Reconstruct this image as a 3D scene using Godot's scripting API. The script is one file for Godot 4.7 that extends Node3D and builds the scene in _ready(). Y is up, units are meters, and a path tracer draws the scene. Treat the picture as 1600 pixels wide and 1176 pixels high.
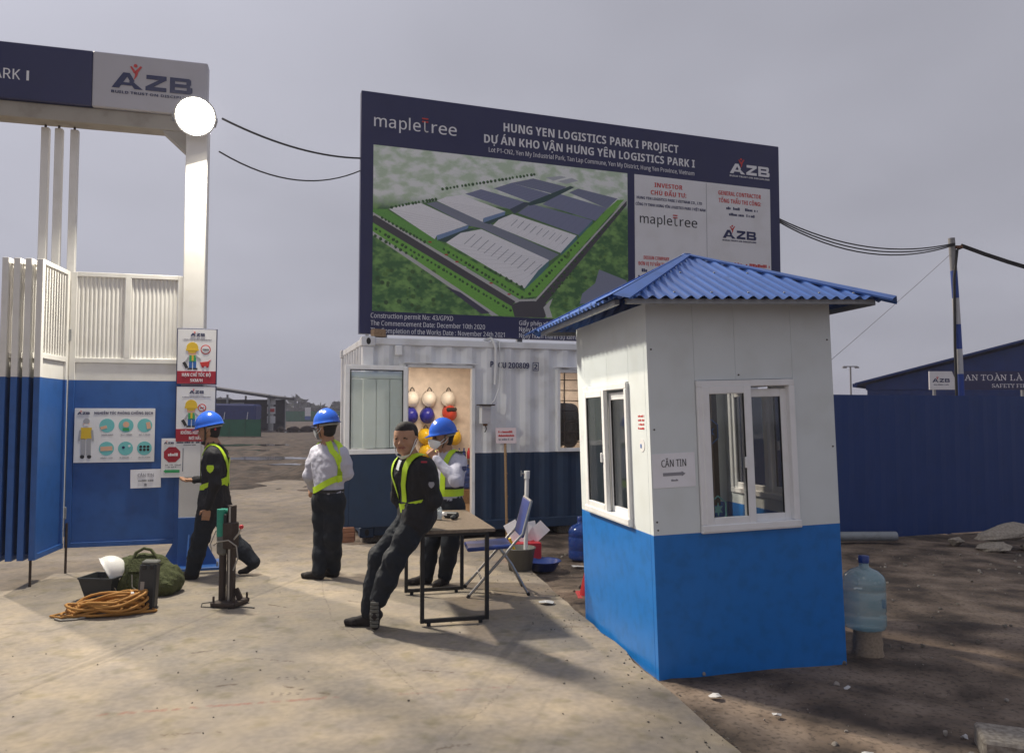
extends Node3D
# A site entrance with a gate, a container office under a project board and a leaning guard booth.
# x to the right, y up, -z away from the photographer; metres.

const GATE_TURN := 15.0        # degrees by which the gate line recedes to the right
const YARD_TURN := 19.0        # container, project board
const BOOTH_TURN := 12.5

var rng := RandomNumberGenerator.new()
var mats := {}
var taken := {}
var wave := FastNoiseLite.new()

func _ready() -> void:
	rng.seed = 20210115
	wave.seed = 5
	wave.frequency = 1.0
	set_view()
	make_materials()
	build_ground()
	build_far_site()
	build_gate()
	build_container()
	build_project_board()
	build_booth()
	build_fence_side()
	build_yard_things()
	build_left_things()
	build_people()
	build_litter()

# ------------------------------------------------------------------ view, sky, sun
func set_view() -> void:
	var cam := Camera3D.new()
	cam.name = "camera"
	cam.position = Vector3(0, 1.6, 0)
	cam.rotation.x = atan(58.0 / 1200.0)
	cam.fov = 52.2
	cam.near = 0.05
	cam.far = 2000.0
	add_child(cam)
	cam.current = true
	var to_sun := Vector3(-0.592, 0.609, -0.528).normalized()
	var env := Environment.new()
	env.background_mode = Environment.BG_SKY
	var sky := Sky.new()
	var pano := PanoramaSkyMaterial.new()
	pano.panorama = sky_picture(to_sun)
	pano.energy_multiplier = 1.0
	sky.sky_material = pano
	env.sky = sky
	env.tonemap_mode = Environment.TONE_MAPPER_LINEAR
	env.tonemap_exposure = 1.3
	env.sdfgi_enabled = true
	env.ssao_enabled = true
	env.ssil_enabled = true
	env.fog_enabled = true
	env.fog_density = 0.0011
	env.fog_light_color = Color(0.74, 0.74, 0.8)
	var we := WorldEnvironment.new()
	we.name = "daylight"
	we.environment = env
	add_child(we)
	var sun := DirectionalLight3D.new()
	sun.name = "sun"
	sun.light_energy = 0.74
	sun.light_color = Color(1.0, 0.93, 0.83)
	sun.light_angular_distance = 1.8
	sun.shadow_enabled = true
	add_child(sun)
	sun.look_at_from_position(Vector3.ZERO, -to_sun, Vector3.UP)

func sky_picture(to_sun: Vector3) -> ImageTexture:
	# hazy overcast: a broad bright patch round the veiled sun, soft drifting cloud, greyer away from it
	var w := 768
	var h := 384
	var im := Image.create(w, h, false, Image.FORMAT_RGBF)
	var n := FastNoiseLite.new()
	n.seed = 11
	n.frequency = 0.9
	n.fractal_octaves = 4
	for y in h:
		var th := PI * (y + 0.5) / h
		var sy := cos(th)
		var sr := sin(th)
		for x in w:
			var ph := TAU * (x + 0.5) / w   # column 0 looks along -z
			var d := Vector3(sin(ph) * sr, sy, -cos(ph) * sr)
			if sy < -0.02:
				im.set_pixel(x, y, Color(0.11, 0.1, 0.09))
				continue
			var c := d.dot(to_sun)
			var ang := acos(clampf(c, -1.0, 1.0))
			var q := d / (absf(sy) + 0.22)
			var cl := n.get_noise_3d(q.x, q.y * 0.6, q.z) * 0.5 + n.get_noise_3d(q.x * 2.7, 4.0, q.z * 2.7) * 0.22
			var l := 0.305 + 0.20 * exp(-ang * ang / 0.28) + 0.01 * c + cl * 0.075
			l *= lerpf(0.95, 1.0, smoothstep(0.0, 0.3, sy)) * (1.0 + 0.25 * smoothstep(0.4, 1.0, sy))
			im.set_pixel(x, y, Color(l * 0.96, l * 0.967, l * 1.115))
	return ImageTexture.create_from_image(im)

# ------------------------------------------------------------------ nodes
func numbered(called: String) -> String:
	if not taken.has(called):
		taken[called] = 0
		return called
	taken[called] += 1
	return "%s_%03d" % [called, taken[called]]

func tag(o: Node, label: String, category: String, group := "") -> void:
	o.set_meta("label", label)
	o.set_meta("category", category)
	if group != "":
		o.set_meta("group", group)

func thing(called: String, label: String, category: String, at := Vector3.ZERO, turn := 0.0, group := "") -> Node3D:
	var o := Node3D.new()
	o.name = numbered(called)
	add_child(o)
	o.position = at
	o.rotation_degrees.y = turn
	tag(o, label, category, group)
	return o

func setting(o: Node, kind := "structure") -> void:
	o.set_meta("kind", kind)

func put(b: MeshBits, called: String, m: Material, parent: Node = self) -> MeshInstance3D:
	var o := MeshInstance3D.new()
	o.name = numbered(called) if parent == self else called
	o.mesh = b.done(m)
	parent.add_child(o, true)
	return o

func put_mesh(mesh: Mesh, called: String, parent: Node = self, at := Transform3D()) -> MeshInstance3D:
	var o := MeshInstance3D.new()
	o.name = numbered(called) if parent == self else called
	o.mesh = mesh
	o.transform = at
	parent.add_child(o, true)
	return o

func bits() -> MeshBits:
	return MeshBits.new()

func part_box(called: String, m: Material, parent: Node, centre: Vector3, size: Vector3, bevel := 0.004, turn := Basis()) -> MeshInstance3D:
	var b := bits()
	b.box(centre, size, bevel, turn)
	return put(b, called, m, parent)

func part_tube(called: String, m: Material, parent: Node, pts: Array, r: float, sides := 10) -> MeshInstance3D:
	var b := bits()
	b.tube(pts, r, sides)
	return put(b, called, m, parent)

# ------------------------------------------------------------------ mesh building
class MeshBits:
	var st := SurfaceTool.new()
	func _init() -> void:
		st.begin(Mesh.PRIMITIVE_TRIANGLES)
		st.set_smooth_group(-1)
	func smooth(on: bool) -> void:
		st.set_smooth_group(0 if on else -1)
	func done(m: Material) -> ArrayMesh:
		st.generate_normals()
		st.set_material(m)
		return st.commit()
	func v(p: Vector3, uv := Vector2.ZERO) -> void:
		st.set_uv(uv)
		st.add_vertex(p)
	# a triangle that faces away from "inside"
	func tri(a: Vector3, b: Vector3, c: Vector3, inside: Vector3) -> void:
		if (b - a).cross(c - a).dot((a + b + c) / 3.0 - inside) > 0.0:
			v(a); v(c); v(b)
		else:
			v(a); v(b); v(c)
	func quad(a: Vector3, b: Vector3, c: Vector3, d: Vector3, inside: Vector3) -> void:
		tri(a, b, c, inside)
		tri(a, c, d, inside)
	func quad_uv(a: Vector3, b: Vector3, c: Vector3, d: Vector3) -> void:
		# a top left, b top right, c bottom right, d bottom left seen from the front
		v(a, Vector2(0, 0)); v(b, Vector2(1, 0)); v(c, Vector2(1, 1))
		v(a, Vector2(0, 0)); v(c, Vector2(1, 1)); v(d, Vector2(0, 1))
	func box(centre: Vector3, size: Vector3, bevel := 0.0, turn := Basis()) -> void:
		var hx := size.x / 2.0
		var hy := size.y / 2.0
		var hz := size.z / 2.0
		var e := minf(bevel, minf(hx, minf(hy, hz)) * 0.6)
		var corner := func(sx: int, sy: int, sz: int, axis: int) -> Vector3:
			var p := Vector3(sx * (hx - (0.0 if axis == 0 else e)), sy * (hy - (0.0 if axis == 1 else e)), sz * (hz - (0.0 if axis == 2 else e)))
			return centre + turn * p
		for s in [-1, 1]:
			quad(corner.call(s, -1, -1, 0), corner.call(s, 1, -1, 0), corner.call(s, 1, 1, 0), corner.call(s, -1, 1, 0), centre)
			quad(corner.call(-1, s, -1, 1), corner.call(1, s, -1, 1), corner.call(1, s, 1, 1), corner.call(-1, s, 1, 1), centre)
			quad(corner.call(-1, -1, s, 2), corner.call(1, -1, s, 2), corner.call(1, 1, s, 2), corner.call(-1, 1, s, 2), centre)
		if e <= 0.0:
			return
		for s in [-1, 1]:
			for t in [-1, 1]:
				quad(corner.call(s, t, -1, 0), corner.call(s, t, 1, 0), corner.call(s, t, 1, 1), corner.call(s, t, -1, 1), centre)
				quad(corner.call(s, -1, t, 0), corner.call(s, 1, t, 0), corner.call(s, 1, t, 2), corner.call(s, -1, t, 2), centre)
				quad(corner.call(-1, s, t, 1), corner.call(1, s, t, 1), corner.call(1, s, t, 2), corner.call(-1, s, t, 2), centre)
				for q in [-1, 1]:
					tri(corner.call(s, t, q, 0), corner.call(s, t, q, 1), corner.call(s, t, q, 2), centre)
	func bar(a: Vector3, b: Vector3, w: float, h: float, bevel := 0.0, up := Vector3.UP) -> void:
		var z := (b - a).normalized()
		var x := up.cross(z)
		if x.length() < 0.01:
			x = Vector3.RIGHT
		x = x.normalized()
		box((a + b) / 2.0, Vector3(w, h, a.distance_to(b)), bevel, Basis(x, z.cross(x).normalized(), z))
	func tube(pts: Array, r: float, sides := 10, r_end := -1.0, caps := true) -> void:
		var n := pts.size()
		var re := r if r_end < 0.0 else r_end
		var t: Vector3 = (pts[1] - pts[0]).normalized()
		var x := t.cross(Vector3.UP if absf(t.y) < 0.9 else Vector3.RIGHT).normalized()
		var rings := []
		for i in n:
			var d: Vector3 = (pts[mini(i + 1, n - 1)] - pts[maxi(i - 1, 0)]).normalized()
			x = (x - d * x.dot(d)).normalized()
			var y := d.cross(x)
			var rr := lerpf(r, re, float(i) / (n - 1))
			var ring := []
			for k in sides:
				var a := TAU * k / sides
				ring.append(pts[i] + (x * cos(a) + y * sin(a)) * rr)
			rings.append(ring)
		smooth(true)
		for i in n - 1:
			var mid: Vector3 = (pts[i] + pts[i + 1]) / 2.0
			for k in sides:
				var l := (k + 1) % sides
				quad(rings[i][k], rings[i][l], rings[i + 1][l], rings[i + 1][k], mid)
		smooth(false)
		if caps:
			for e in [0, n - 1]:
				var inner: Vector3 = pts[1] if e == 0 else pts[n - 2]
				for k in range(1, sides - 1):
					tri(rings[e][0], rings[e][k], rings[e][k + 1], inner)
	# profile: Vector2(radius, height) from bottom to top
	func lathe(profile: Array, sides: int, at := Transform3D(), soft := true) -> void:
		smooth(soft)
		for i in profile.size() - 1:
			var p: Vector2 = profile[i]
			var q: Vector2 = profile[i + 1]
			var dirn := q - p
			for k in sides:
				var a0 := TAU * k / sides
				var a1 := TAU * (k + 1) / sides
				var u0 := Vector3(cos(a0), 0, sin(a0))
				var u1 := Vector3(cos(a1), 0, sin(a1))
				var am := (u0 + u1).normalized()
				var out := (am * dirn.y + Vector3.DOWN * dirn.x)
				var A := at * (u0 * p.x + Vector3.UP * p.y)
				var B := at * (u1 * p.x + Vector3.UP * p.y)
				var C := at * (u1 * q.x + Vector3.UP * q.y)
				var D := at * (u0 * q.x + Vector3.UP * q.y)
				var m := (A + B + C + D) / 4.0
				var inside := m - at.basis * out.normalized()
				if p.x > 0.0005:
					tri(A, B, C if q.x > 0.0005 else D, inside)
				if q.x > 0.0005:
					tri(A, C, D, inside)
		smooth(false)
	# a flat polygon in the xy plane, given depth along z (front at +z)
	func plate(pts: PackedVector2Array, z0: float, z1: float, at := Transform3D()) -> void:
		var idx := Geometry2D.triangulate_polygon(pts)
		var mid := Vector2.ZERO
		for p in pts:
			mid += p / pts.size()
		var zc := (z0 + z1) / 2.0
		for i in range(0, idx.size(), 3):
			var a := pts[idx[i]]
			var b := pts[idx[i + 1]]
			var c := pts[idx[i + 2]]
			for z in [z0, z1]:
				var cen := (a + b + c) / 3.0
				tri(at * Vector3(a.x, a.y, z), at * Vector3(b.x, b.y, z), at * Vector3(c.x, c.y, z), at * Vector3(cen.x, cen.y, zc - (z - zc)))
		var ccw := not Geometry2D.is_polygon_clockwise(pts)
		for i in pts.size():
			var a := pts[i]
			var b := pts[(i + 1) % pts.size()]
			var nrm := Vector2(b.y - a.y, a.x - b.x).normalized() * (1.0 if ccw else -1.0)
			var m := (a + b) / 2.0 - nrm
			quad(at * Vector3(a.x, a.y, z0), at * Vector3(b.x, b.y, z0), at * Vector3(b.x, b.y, z1), at * Vector3(a.x, a.y, z1), at * Vector3(m.x, m.y, zc))

# ------------------------------------------------------------------ lettering
func words(s: String, m: Material, parent: Node, at: Vector3, height: float, width := 0.0, bold := false, align := -1, serif := false, turn := Basis()) -> MeshInstance3D:
	# height: of a capital letter; width: the whole line, 0 leaves the font's own; at: baseline at left, middle or right end; reads towards +z
	var t := TextMesh.new()
	var f := SystemFont.new()
	f.font_names = PackedStringArray(["Droid Serif" if serif else "Droid Sans"])
	f.font_weight = 700 if bold else 400
	t.font = f
	t.font_size = 32
	t.pixel_size = 0.01
	t.depth = 0.02
	t.curve_step = 2.0
	t.horizontal_alignment = HORIZONTAL_ALIGNMENT_LEFT
	t.vertical_alignment = VERTICAL_ALIGNMENT_BOTTOM
	var marks := []
	var plain := ""
	for ch in s:
		if ACCENTED.has(ch) and not f.has_char(ch.unicode_at(0)):
			var q: Array = ACCENTED[ch]
			marks.append([plain.length(), q.slice(1)])
			plain += q[0]
		else:
			plain += ch
	t.text = plain
	t.material = m
	var box := t.get_aabb()
	var cap := 0.229
	var sy := height / cap
	var sx := sy if width <= 0.0 else width / maxf(box.size.x, 0.001)
	var o := MeshInstance3D.new()
	o.name = "lettering"
	o.mesh = t
	var shift := -box.position.x * sx
	if align == 0:
		shift -= box.size.x * sx / 2.0
	elif align == 1:
		shift -= box.size.x * sx
	var base := f.get_descent(32) * 0.01
	o.transform = Transform3D(turn * Basis.from_scale(Vector3(sx, sy, 0.15)), at + turn * Vector3(shift, -base * sy, 0.0))
	parent.add_child(o, true)
	if not marks.is_empty():
		var mb := bits()
		for q in marks:
			var x0 := f.get_string_size(plain.substr(0, q[0]), HORIZONTAL_ALIGNMENT_LEFT, -1, 32).x * 0.01
			var x1 := f.get_string_size(plain.substr(0, q[0] + 1), HORIZONTAL_ALIGNMENT_LEFT, -1, 32).x * 0.01
			var letter: String = plain[q[0]]
			var up := base + (0.229 if letter == letter.to_upper() else 0.172)
			accent_shapes(mb, (x0 + x1) / 2.0, x1 - x0, base, up, q[1])
		put(mb, "accent", m, o)
	return o

# Vietnamese letters the font lacks: base letter and the marks drawn on it
const ACCENTED := {"Ự": ["U", "horn", "dot"], "Ư": ["U", "horn"], "ư": ["u", "horn"], "ự": ["u", "horn", "dot"], "Ậ": ["Â", "dot"], "ậ": ["â", "dot"], "Ơ": ["O", "horn"], "ơ": ["o", "horn"], "Ủ": ["U", "hook"], "Ầ": ["Â", "grave_high"], "ầ": ["â", "grave_high"], "Ấ": ["Â", "acute_high"], "ấ": ["â", "acute_high"], "Ế": ["Ê", "acute_high"], "ế": ["ê", "acute_high"], "Ệ": ["Ê", "dot"], "ệ": ["ê", "dot"], "Ổ": ["Ô", "hook_high"], "Ố": ["Ô", "acute_high"], "ố": ["ô", "acute_high"], "Ộ": ["Ô", "dot"], "Ị": ["I", "dot"], "ị": ["i", "dot"], "Ạ": ["A", "dot"], "ạ": ["a", "dot"], "ở": ["o", "horn", "hook"], "Ể": ["Ê", "hook_high"]}

func accent_shapes(b: MeshBits, cx: float, wide: float, base: float, up: float, marks: Array) -> void:
	for k in marks:
		match k:
			"dot": b.box(Vector3(cx, base - 0.045, 0), Vector3(0.036, 0.036, 0.02))
			"horn":
				b.box(Vector3(cx + wide * 0.44, up + 0.012, 0), Vector3(0.026, 0.06, 0.02), 0.0, Basis(Vector3.BACK, -0.5))
				b.box(Vector3(cx + wide * 0.36, up - 0.02, 0), Vector3(0.05, 0.024, 0.02), 0.0, Basis(Vector3.BACK, 0.3))
			"hook": b.box(Vector3(cx + 0.01, up + 0.045, 0), Vector3(0.026, 0.055, 0.02), 0.0, Basis(Vector3.BACK, -0.3))
			"hook_high": b.box(Vector3(cx + wide * 0.32, up + 0.085, 0), Vector3(0.022, 0.05, 0.02), 0.0, Basis(Vector3.BACK, -0.3))
			"grave_high": b.box(Vector3(cx + wide * 0.32, up + 0.085, 0), Vector3(0.022, 0.06, 0.02), 0.0, Basis(Vector3.BACK, 0.7))
			"acute_high": b.box(Vector3(cx + wide * 0.32, up + 0.085, 0), Vector3(0.022, 0.06, 0.02), 0.0, Basis(Vector3.BACK, -0.7))

# the contractor's mark: three wide bold letters and a small red figure over the first
func contractor_mark(parent: Node, at: Vector3, height: float, ink: Material, red: Material, strap_line := true) -> void:
	var k := height
	var xf := Transform3D(Basis.from_scale(Vector3(k, k, 1)), at)
	var b := bits()
	for q in [
		[[0, 0], [0.42, 0], [1.02, 1], [0.64, 1]], [[0.74, 1], [1.02, 1], [1.3, 0.52], [1.12, 0.3]], [[0.98, 0.44], [1.16, 0.5], [1.78, 0], [1.3, 0]], [[0.5, 0.2], [1.12, 0.2], [1.16, 0.38], [0.62, 0.38]],
		[[1.98, 1], [3.16, 1], [3.16, 0.74], [1.98, 0.74]], [[2.76, 0.76], [3.16, 0.76], [2.36, 0.24], [1.94, 0.24]], [[1.94, 0.26], [3.16, 0.26], [3.16, 0], [1.94, 0]],
		[[3.36, 1], [3.66, 1], [3.66, 0], [3.36, 0]], [[3.64, 1], [4.5, 1], [4.62, 0.9], [4.62, 0.78], [3.64, 0.78]], [[3.64, 0.61], [4.5, 0.61], [4.58, 0.5], [4.5, 0.39], [3.64, 0.39]], [[3.64, 0.22], [4.7, 0.22], [4.7, 0.1], [4.58, 0], [3.64, 0]], [[4.34, 0.8], [4.62, 0.8], [4.62, 0.6], [4.5, 0.54], [4.34, 0.58]], [[4.36, 0.42], [4.52, 0.46], [4.7, 0.4], [4.7, 0.2], [4.36, 0.2]]]:
		var p := PackedVector2Array()
		for c in q:
			p.append(Vector2(c[0], c[1]))
		b.plate(p, 0.0, 0.003 + 0.0002 * (q[0][0] as float), xf)
	put(b, "lettering", ink, parent)
	var r := bits()
	for q in [[[1.02, 1.42], [1.12, 1.44], [1.36, 1.14], [1.36, 0.98], [1.24, 1.02]], [[1.3, 1.12], [1.62, 1.5], [1.72, 1.46], [1.5, 1.1], [1.44, 0.84], [1.24, 0.56], [1.32, 0.9]]]:
		var p := PackedVector2Array()
		for c in q:
			p.append(Vector2(c[0], c[1]))
		r.plate(p, 0.0, 0.0035, xf)
	var ring := PackedVector2Array()
	for i in 10:
		ring.append(Vector2(1.34, 1.5) + Vector2(cos(TAU * i / 10), sin(TAU * i / 10)) * 0.11)
	r.plate(ring, 0.0, 0.0035, xf)
	put(r, "emblem", red, parent)
	if strap_line:
		words("BUILD TRUST ON DISCIPLINE", ink, parent, at + Vector3(-0.02 * k, -0.34 * k, 0.002), 0.16 * k, 4.72 * k, true)

# the investor's mark: lower-case letters, the tall one a hook under two red bars
func investor_mark(parent: Node, at: Vector3, width: float, ink: Material, red: Material) -> void:
	var x := width * 0.22
	words("maple", ink, parent, at, x * 0.62, width * 0.555)
	words("ree", ink, parent, at + Vector3(width * 0.69, 0, 0), x * 0.62, width * 0.31)
	var b := bits()
	var px := at.x + width * 0.605
	b.tube([Vector3(px, at.y + x * 0.56, at.z + 0.002), Vector3(px, at.y + x * 0.14, at.z + 0.002), Vector3(px + x * 0.03, at.y + x * 0.05, at.z + 0.002), Vector3(px + x * 0.1, at.y + x * 0.02, at.z + 0.002), Vector3(px + x * 0.19, at.y + x * 0.04, at.z + 0.002)], x * 0.034, 6)
	put(b, "lettering", ink, parent)
	var r := bits()
	for k in 2:
		r.box(Vector3(px + x * 0.02, at.y + x * (0.56 + 0.17 * k), at.z + 0.003), Vector3(x * 0.34, x * 0.07, 0.005))
	put(r, "emblem", red, parent)

# ------------------------------------------------------------------ materials
func lin(r: float, g: float, b: float) -> Color:
	return Color(r, g, b).linear_to_srgb()

func ramp_tex(sd: int, freq: float, oct: int, size: int, cols: Array, squeeze := 1.0) -> ImageTexture:
	# seamless noise through a ramp of linear colours
	var n := FastNoiseLite.new()
	n.seed = sd
	n.frequency = freq
	n.fractal_octaves = oct
	n.noise_type = FastNoiseLite.TYPE_SIMPLEX_SMOOTH
	var src := n.get_seamless_image(size, size)
	src.convert(Image.FORMAT_L8)
	var bytes := src.get_data()
	var table := PackedByteArray()
	for i in 256:
		var t := clampf((i / 255.0 - 0.5) * squeeze + 0.5, 0.0, 1.0) * (cols.size() - 1)
		var k := mini(int(t), cols.size() - 2)
		var c: Color = cols[k].lerp(cols[k + 1], t - k)
		c = c.linear_to_srgb()
		table.append(c.r8); table.append(c.g8); table.append(c.b8)
	var out := PackedByteArray()
	out.resize(bytes.size() * 3)
	var j := 0
	for i in bytes.size():
		var o := bytes[i] * 3
		out[j] = table[o]
		out[j + 1] = table[o + 1]
		out[j + 2] = table[o + 2]
		j += 3
	return ImageTexture.create_from_image(Image.create_from_data(size, size, false, Image.FORMAT_RGB8, out))

func height_tex(sd: int, freq: float, oct: int, size := 256) -> ImageTexture:
	return ramp_tex(sd, freq, oct, size, [Color(0, 0, 0), Color(1, 1, 1)], 1.0)

func paint(called: String, c: Color, rough := 0.6, metal := 0.0, wear: Texture2D = null, scale := 1.0) -> StandardMaterial3D:
	var m := StandardMaterial3D.new()
	m.resource_name = called
	m.albedo_color = c.linear_to_srgb()
	m.roughness = rough
	m.metallic = metal
	if wear:
		m.albedo_texture = wear
		m.uv1_triplanar = true
		m.uv1_scale = Vector3.ONE * scale
	mats[called] = m
	return m

func make_materials() -> void:
	var grime := ramp_tex(1, 0.012, 5, 256, [Color(0.80, 0.785, 0.76), Color(0.94, 0.935, 0.925), Color(0.985, 0.985, 0.985), Color(1, 1, 1)], 1.5)
	var mottle := ramp_tex(2, 0.03, 4, 256, [Color(0.8, 0.8, 0.8), Color(1, 1, 1)], 1.3)
	var dusty := ramp_tex(3, 0.02, 5, 256, [Color(0.84, 0.83, 0.81), Color(0.96, 0.96, 0.96), Color(1.0, 1.0, 1.0)], 1.4)
	var clean := ramp_tex(8, 0.015, 5, 256, [Color(0.93, 0.925, 0.91), Color(0.985, 0.985, 0.985), Color(1, 1, 1)], 1.3)
	var weave := ramp_tex(4, 0.09, 3, 256, [Color(0.8, 0.8, 0.8), Color(1.0, 1.0, 1.0)], 1.2)
	var wood_grain := ramp_tex(6, 0.03, 4, 256, [Color(0.7, 0.68, 0.64), Color(1, 1, 1)], 1.6)
	var lump := height_tex(7, 0.03, 4)
	# the site's paints
	paint("white_paint", Color(0.8, 0.8, 0.8), 0.5, 0.0, grime, 0.8)
	paint("container_white", Color(0.78, 0.80, 0.83), 0.55, 0.0, grime, 0.6)
	paint("container_navy", Color(0.012, 0.036, 0.085), 0.5, 0.0, dusty, 0.7)
	paint("gate_blue", Color(0.022, 0.098, 0.33), 0.5, 0.0, dusty, 0.9)
	paint("gate_white", Color(0.76, 0.745, 0.71), 0.5, 0.0, clean, 1.1)
	paint("beam_grey", Color(0.36, 0.33, 0.28), 0.5, 0.0, grime, 1.0)
	paint("fence_navy", Color(0.007, 0.038, 0.165), 0.5, 0.0, clean, 0.5)
	paint("booth_white", Color(0.69, 0.74, 0.75), 0.45, 0.0, clean, 0.7)
	paint("booth_blue", Color(0.012, 0.17, 0.54), 0.34, 0.0, dusty, 1.3)
	paint("roof_blue", Color(0.05, 0.135, 0.43), 0.5, 0.0, grime, 2.2)
	paint("frame_white", Color(0.84, 0.85, 0.86), 0.35, 0.0, clean, 1.4)
	paint("slat_green", Color(0.70, 0.78, 0.74), 0.5, 0.0, clean, 1.0)
	paint("rubber_black", Color(0.015, 0.015, 0.016), 0.7)
	paint("steel", Color(0.42, 0.42, 0.42), 0.38, 0.9, mottle, 4.0)
	paint("zinc", Color(0.36, 0.37, 0.38), 0.45, 0.6, mottle, 3.0)
	paint("frame_black", Color(0.018, 0.018, 0.02), 0.45, 0.2, mottle, 3.0)
	paint("rust", Color(0.16, 0.07, 0.035), 0.85, 0.1, grime, 3.0)
	paint("iron_brown", Color(0.06, 0.045, 0.038), 0.7, 0.4, grime, 4.0)
	paint("table_wood", Color(0.17, 0.13, 0.095), 0.5, 0.0, wood_grain, 3.0)
	paint("wood_pale", Color(0.36, 0.24, 0.14), 0.75, 0.0, wood_grain, 4.0)
	paint("bamboo", Color(0.38, 0.24, 0.12), 0.6, 0.0, wood_grain, 5.0)
	paint("ply_cream", Color(0.78, 0.71, 0.65), 0.6, 0.0, mottle, 0.8)
	paint("paper", Color(0.86, 0.86, 0.90), 0.8, 0.0, clean, 1.4)
	paint("sign_white", Color(0.78, 0.78, 0.79), 0.4, 0.0, clean, 0.5)
	paint("sign_grey", Color(0.48, 0.47, 0.5), 0.45, 0.0, clean, 0.5)
	paint("sign_navy", Color(0.014, 0.017, 0.085), 0.42, 0.0, clean, 0.5)
	paint("ink_navy", Color(0.012, 0.02, 0.09), 0.5)
	paint("ink_black", Color(0.02, 0.02, 0.025), 0.5)
	paint("ink_white", Color(0.78, 0.78, 0.8), 0.5)
	paint("ink_grey", Color(0.27, 0.27, 0.3), 0.5)
	paint("ink_red", Color(0.55, 0.035, 0.03), 0.5)
	paint("sign_red", Color(0.36, 0.012, 0.03), 0.45)
	paint("sign_green", Color(0.03, 0.33, 0.11), 0.5)
	paint("teal_print", Color(0.16, 0.52, 0.52), 0.5)
	paint("yellow_print", Color(0.72, 0.48, 0.03), 0.5)
	paint("skin_print", Color(0.72, 0.42, 0.28), 0.5)
	paint("grey_print", Color(0.38, 0.38, 0.4), 0.5)
	paint("blue_print", Color(0.02, 0.12, 0.4), 0.5)
	paint("helmet_blue", Color(0.015, 0.10, 0.55), 0.22)
	paint("helmet_white", Color(0.78, 0.76, 0.72), 0.25)
	paint("helmet_dark_blue", Color(0.02, 0.025, 0.30), 0.28)
	paint("helmet_yellow", Color(0.75, 0.5, 0.015), 0.28)
	paint("helmet_red", Color(0.55, 0.06, 0.035), 0.3)
	paint("strap_dark", Color(0.03, 0.03, 0.03), 0.8)
	paint("hi_vis", Color(0.52, 0.76, 0.02), 0.55, 0.0, weave, 6.0)
	paint("mask_white", Color(0.72, 0.76, 0.78), 0.85)
	paint("hair_black", Color(0.012, 0.010, 0.010), 0.6)
	paint("plastic_blue", Color(0.013, 0.04, 0.20), 0.35)
	paint("plastic_red", Color(0.5, 0.02, 0.03), 0.4)
	paint("plastic_grey", Color(0.11, 0.11, 0.10), 0.6, 0.0, grime, 4.0)
	paint("plastic_dark", Color(0.022, 0.026, 0.03), 0.5, 0.0, grime, 3.0)
	paint("pvc_white", Color(0.68, 0.69, 0.7), 0.35)
	paint("pvc_grey", Color(0.2, 0.22, 0.24), 0.4, 0.0, grime, 2.0)
	paint("tool_green", Color(0.012, 0.25, 0.17), 0.4, 0.0, dusty, 6.0)
	paint("canvas_olive", Color(0.065, 0.075, 0.025), 0.9, 0.0, weave, 7.0)
	paint("rope_orange", Color(0.44, 0.21, 0.045), 0.75, 0.0, weave, 20.0)
	paint("glove_grey", Color(0.3, 0.28, 0.25), 0.9)
	paint("cable_black", Color(0.02, 0.02, 0.02), 0.6)
	paint("wire_grey", Color(0.25, 0.25, 0.26), 0.6)
	paint("pole_white", Color(0.5, 0.5, 0.5), 0.6, 0.0, grime, 2.0)
	paint("pole_blue", Color(0.02, 0.06, 0.30), 0.6, 0.0, grime, 2.0)
	paint("pole_grey", Color(0.28, 0.28, 0.28), 0.7, 0.0, grime, 2.0)
	paint("shed_blue", Color(0.009, 0.035, 0.16), 0.8, 0.0, dusty, 0.3)
	paint("shed_grey", Color(0.06, 0.06, 0.065), 0.6, 0.0, grime, 0.3)
	paint("tank_blue", Color(0.015, 0.035, 0.17), 0.45, 0.0, dusty, 0.5)
	paint("barrier_green", Color(0.03, 0.16, 0.085), 0.7, 0.0, grime, 0.3)
	paint("curtain_brown", Color(0.05, 0.035, 0.028), 0.9, 0.0, weave, 3.0)
	paint("brick_red", Color(0.28, 0.13, 0.075), 0.9, 0.0, grime, 3.0)
	var stone := paint("stone", Color(0.30, 0.27, 0.23), 0.92, 0.0, ramp_tex(21, 0.05, 5, 256, [Color(0.55, 0.52, 0.5), Color(1, 1, 1)], 1.5), 2.0)
	stone.heightmap_enabled = true
	stone.heightmap_texture = lump
	stone.heightmap_scale = 1.0
	var bark := paint("stump_wood", Color(0.34, 0.27, 0.2), 0.9, 0.0, wood_grain, 5.0)
	bark.heightmap_enabled = true
	bark.heightmap_texture = lump
	bark.heightmap_scale = 0.6
	var olive: StandardMaterial3D = mats.canvas_olive
	olive.heightmap_enabled = true
	olive.heightmap_texture = lump
	olive.heightmap_scale = 1.2
	var leaf := paint("far_leaf", Color(0.05, 0.065, 0.04), 0.9)
	leaf.cull_mode = BaseMaterial3D.CULL_DISABLED
	# glass and water
	for g in [["window_glass", Color(0.16, 0.19, 0.19, 0.22)], ["shutter_glass", Color(0.6, 0.7, 0.66, 0.06)], ["bottle_clear", Color(0.75, 0.8, 0.82, 0.35)]]:
		var m := StandardMaterial3D.new()
		m.resource_name = g[0]
		m.albedo_color = g[1]
		m.transparency = BaseMaterial3D.TRANSPARENCY_ALPHA
		m.roughness = 0.04
		m.metallic_specular = 0.6
		m.cull_mode = BaseMaterial3D.CULL_DISABLED
		mats[g[0]] = m
	var jug := StandardMaterial3D.new()
	jug.resource_name = "jug_plastic"
	jug.albedo_color = Color(0.56, 0.74, 0.78, 0.4)
	jug.transparency = BaseMaterial3D.TRANSPARENCY_ALPHA
	jug.roughness = 0.18
	mats["jug_plastic"] = jug
	var jug2 := jug.duplicate()
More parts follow.
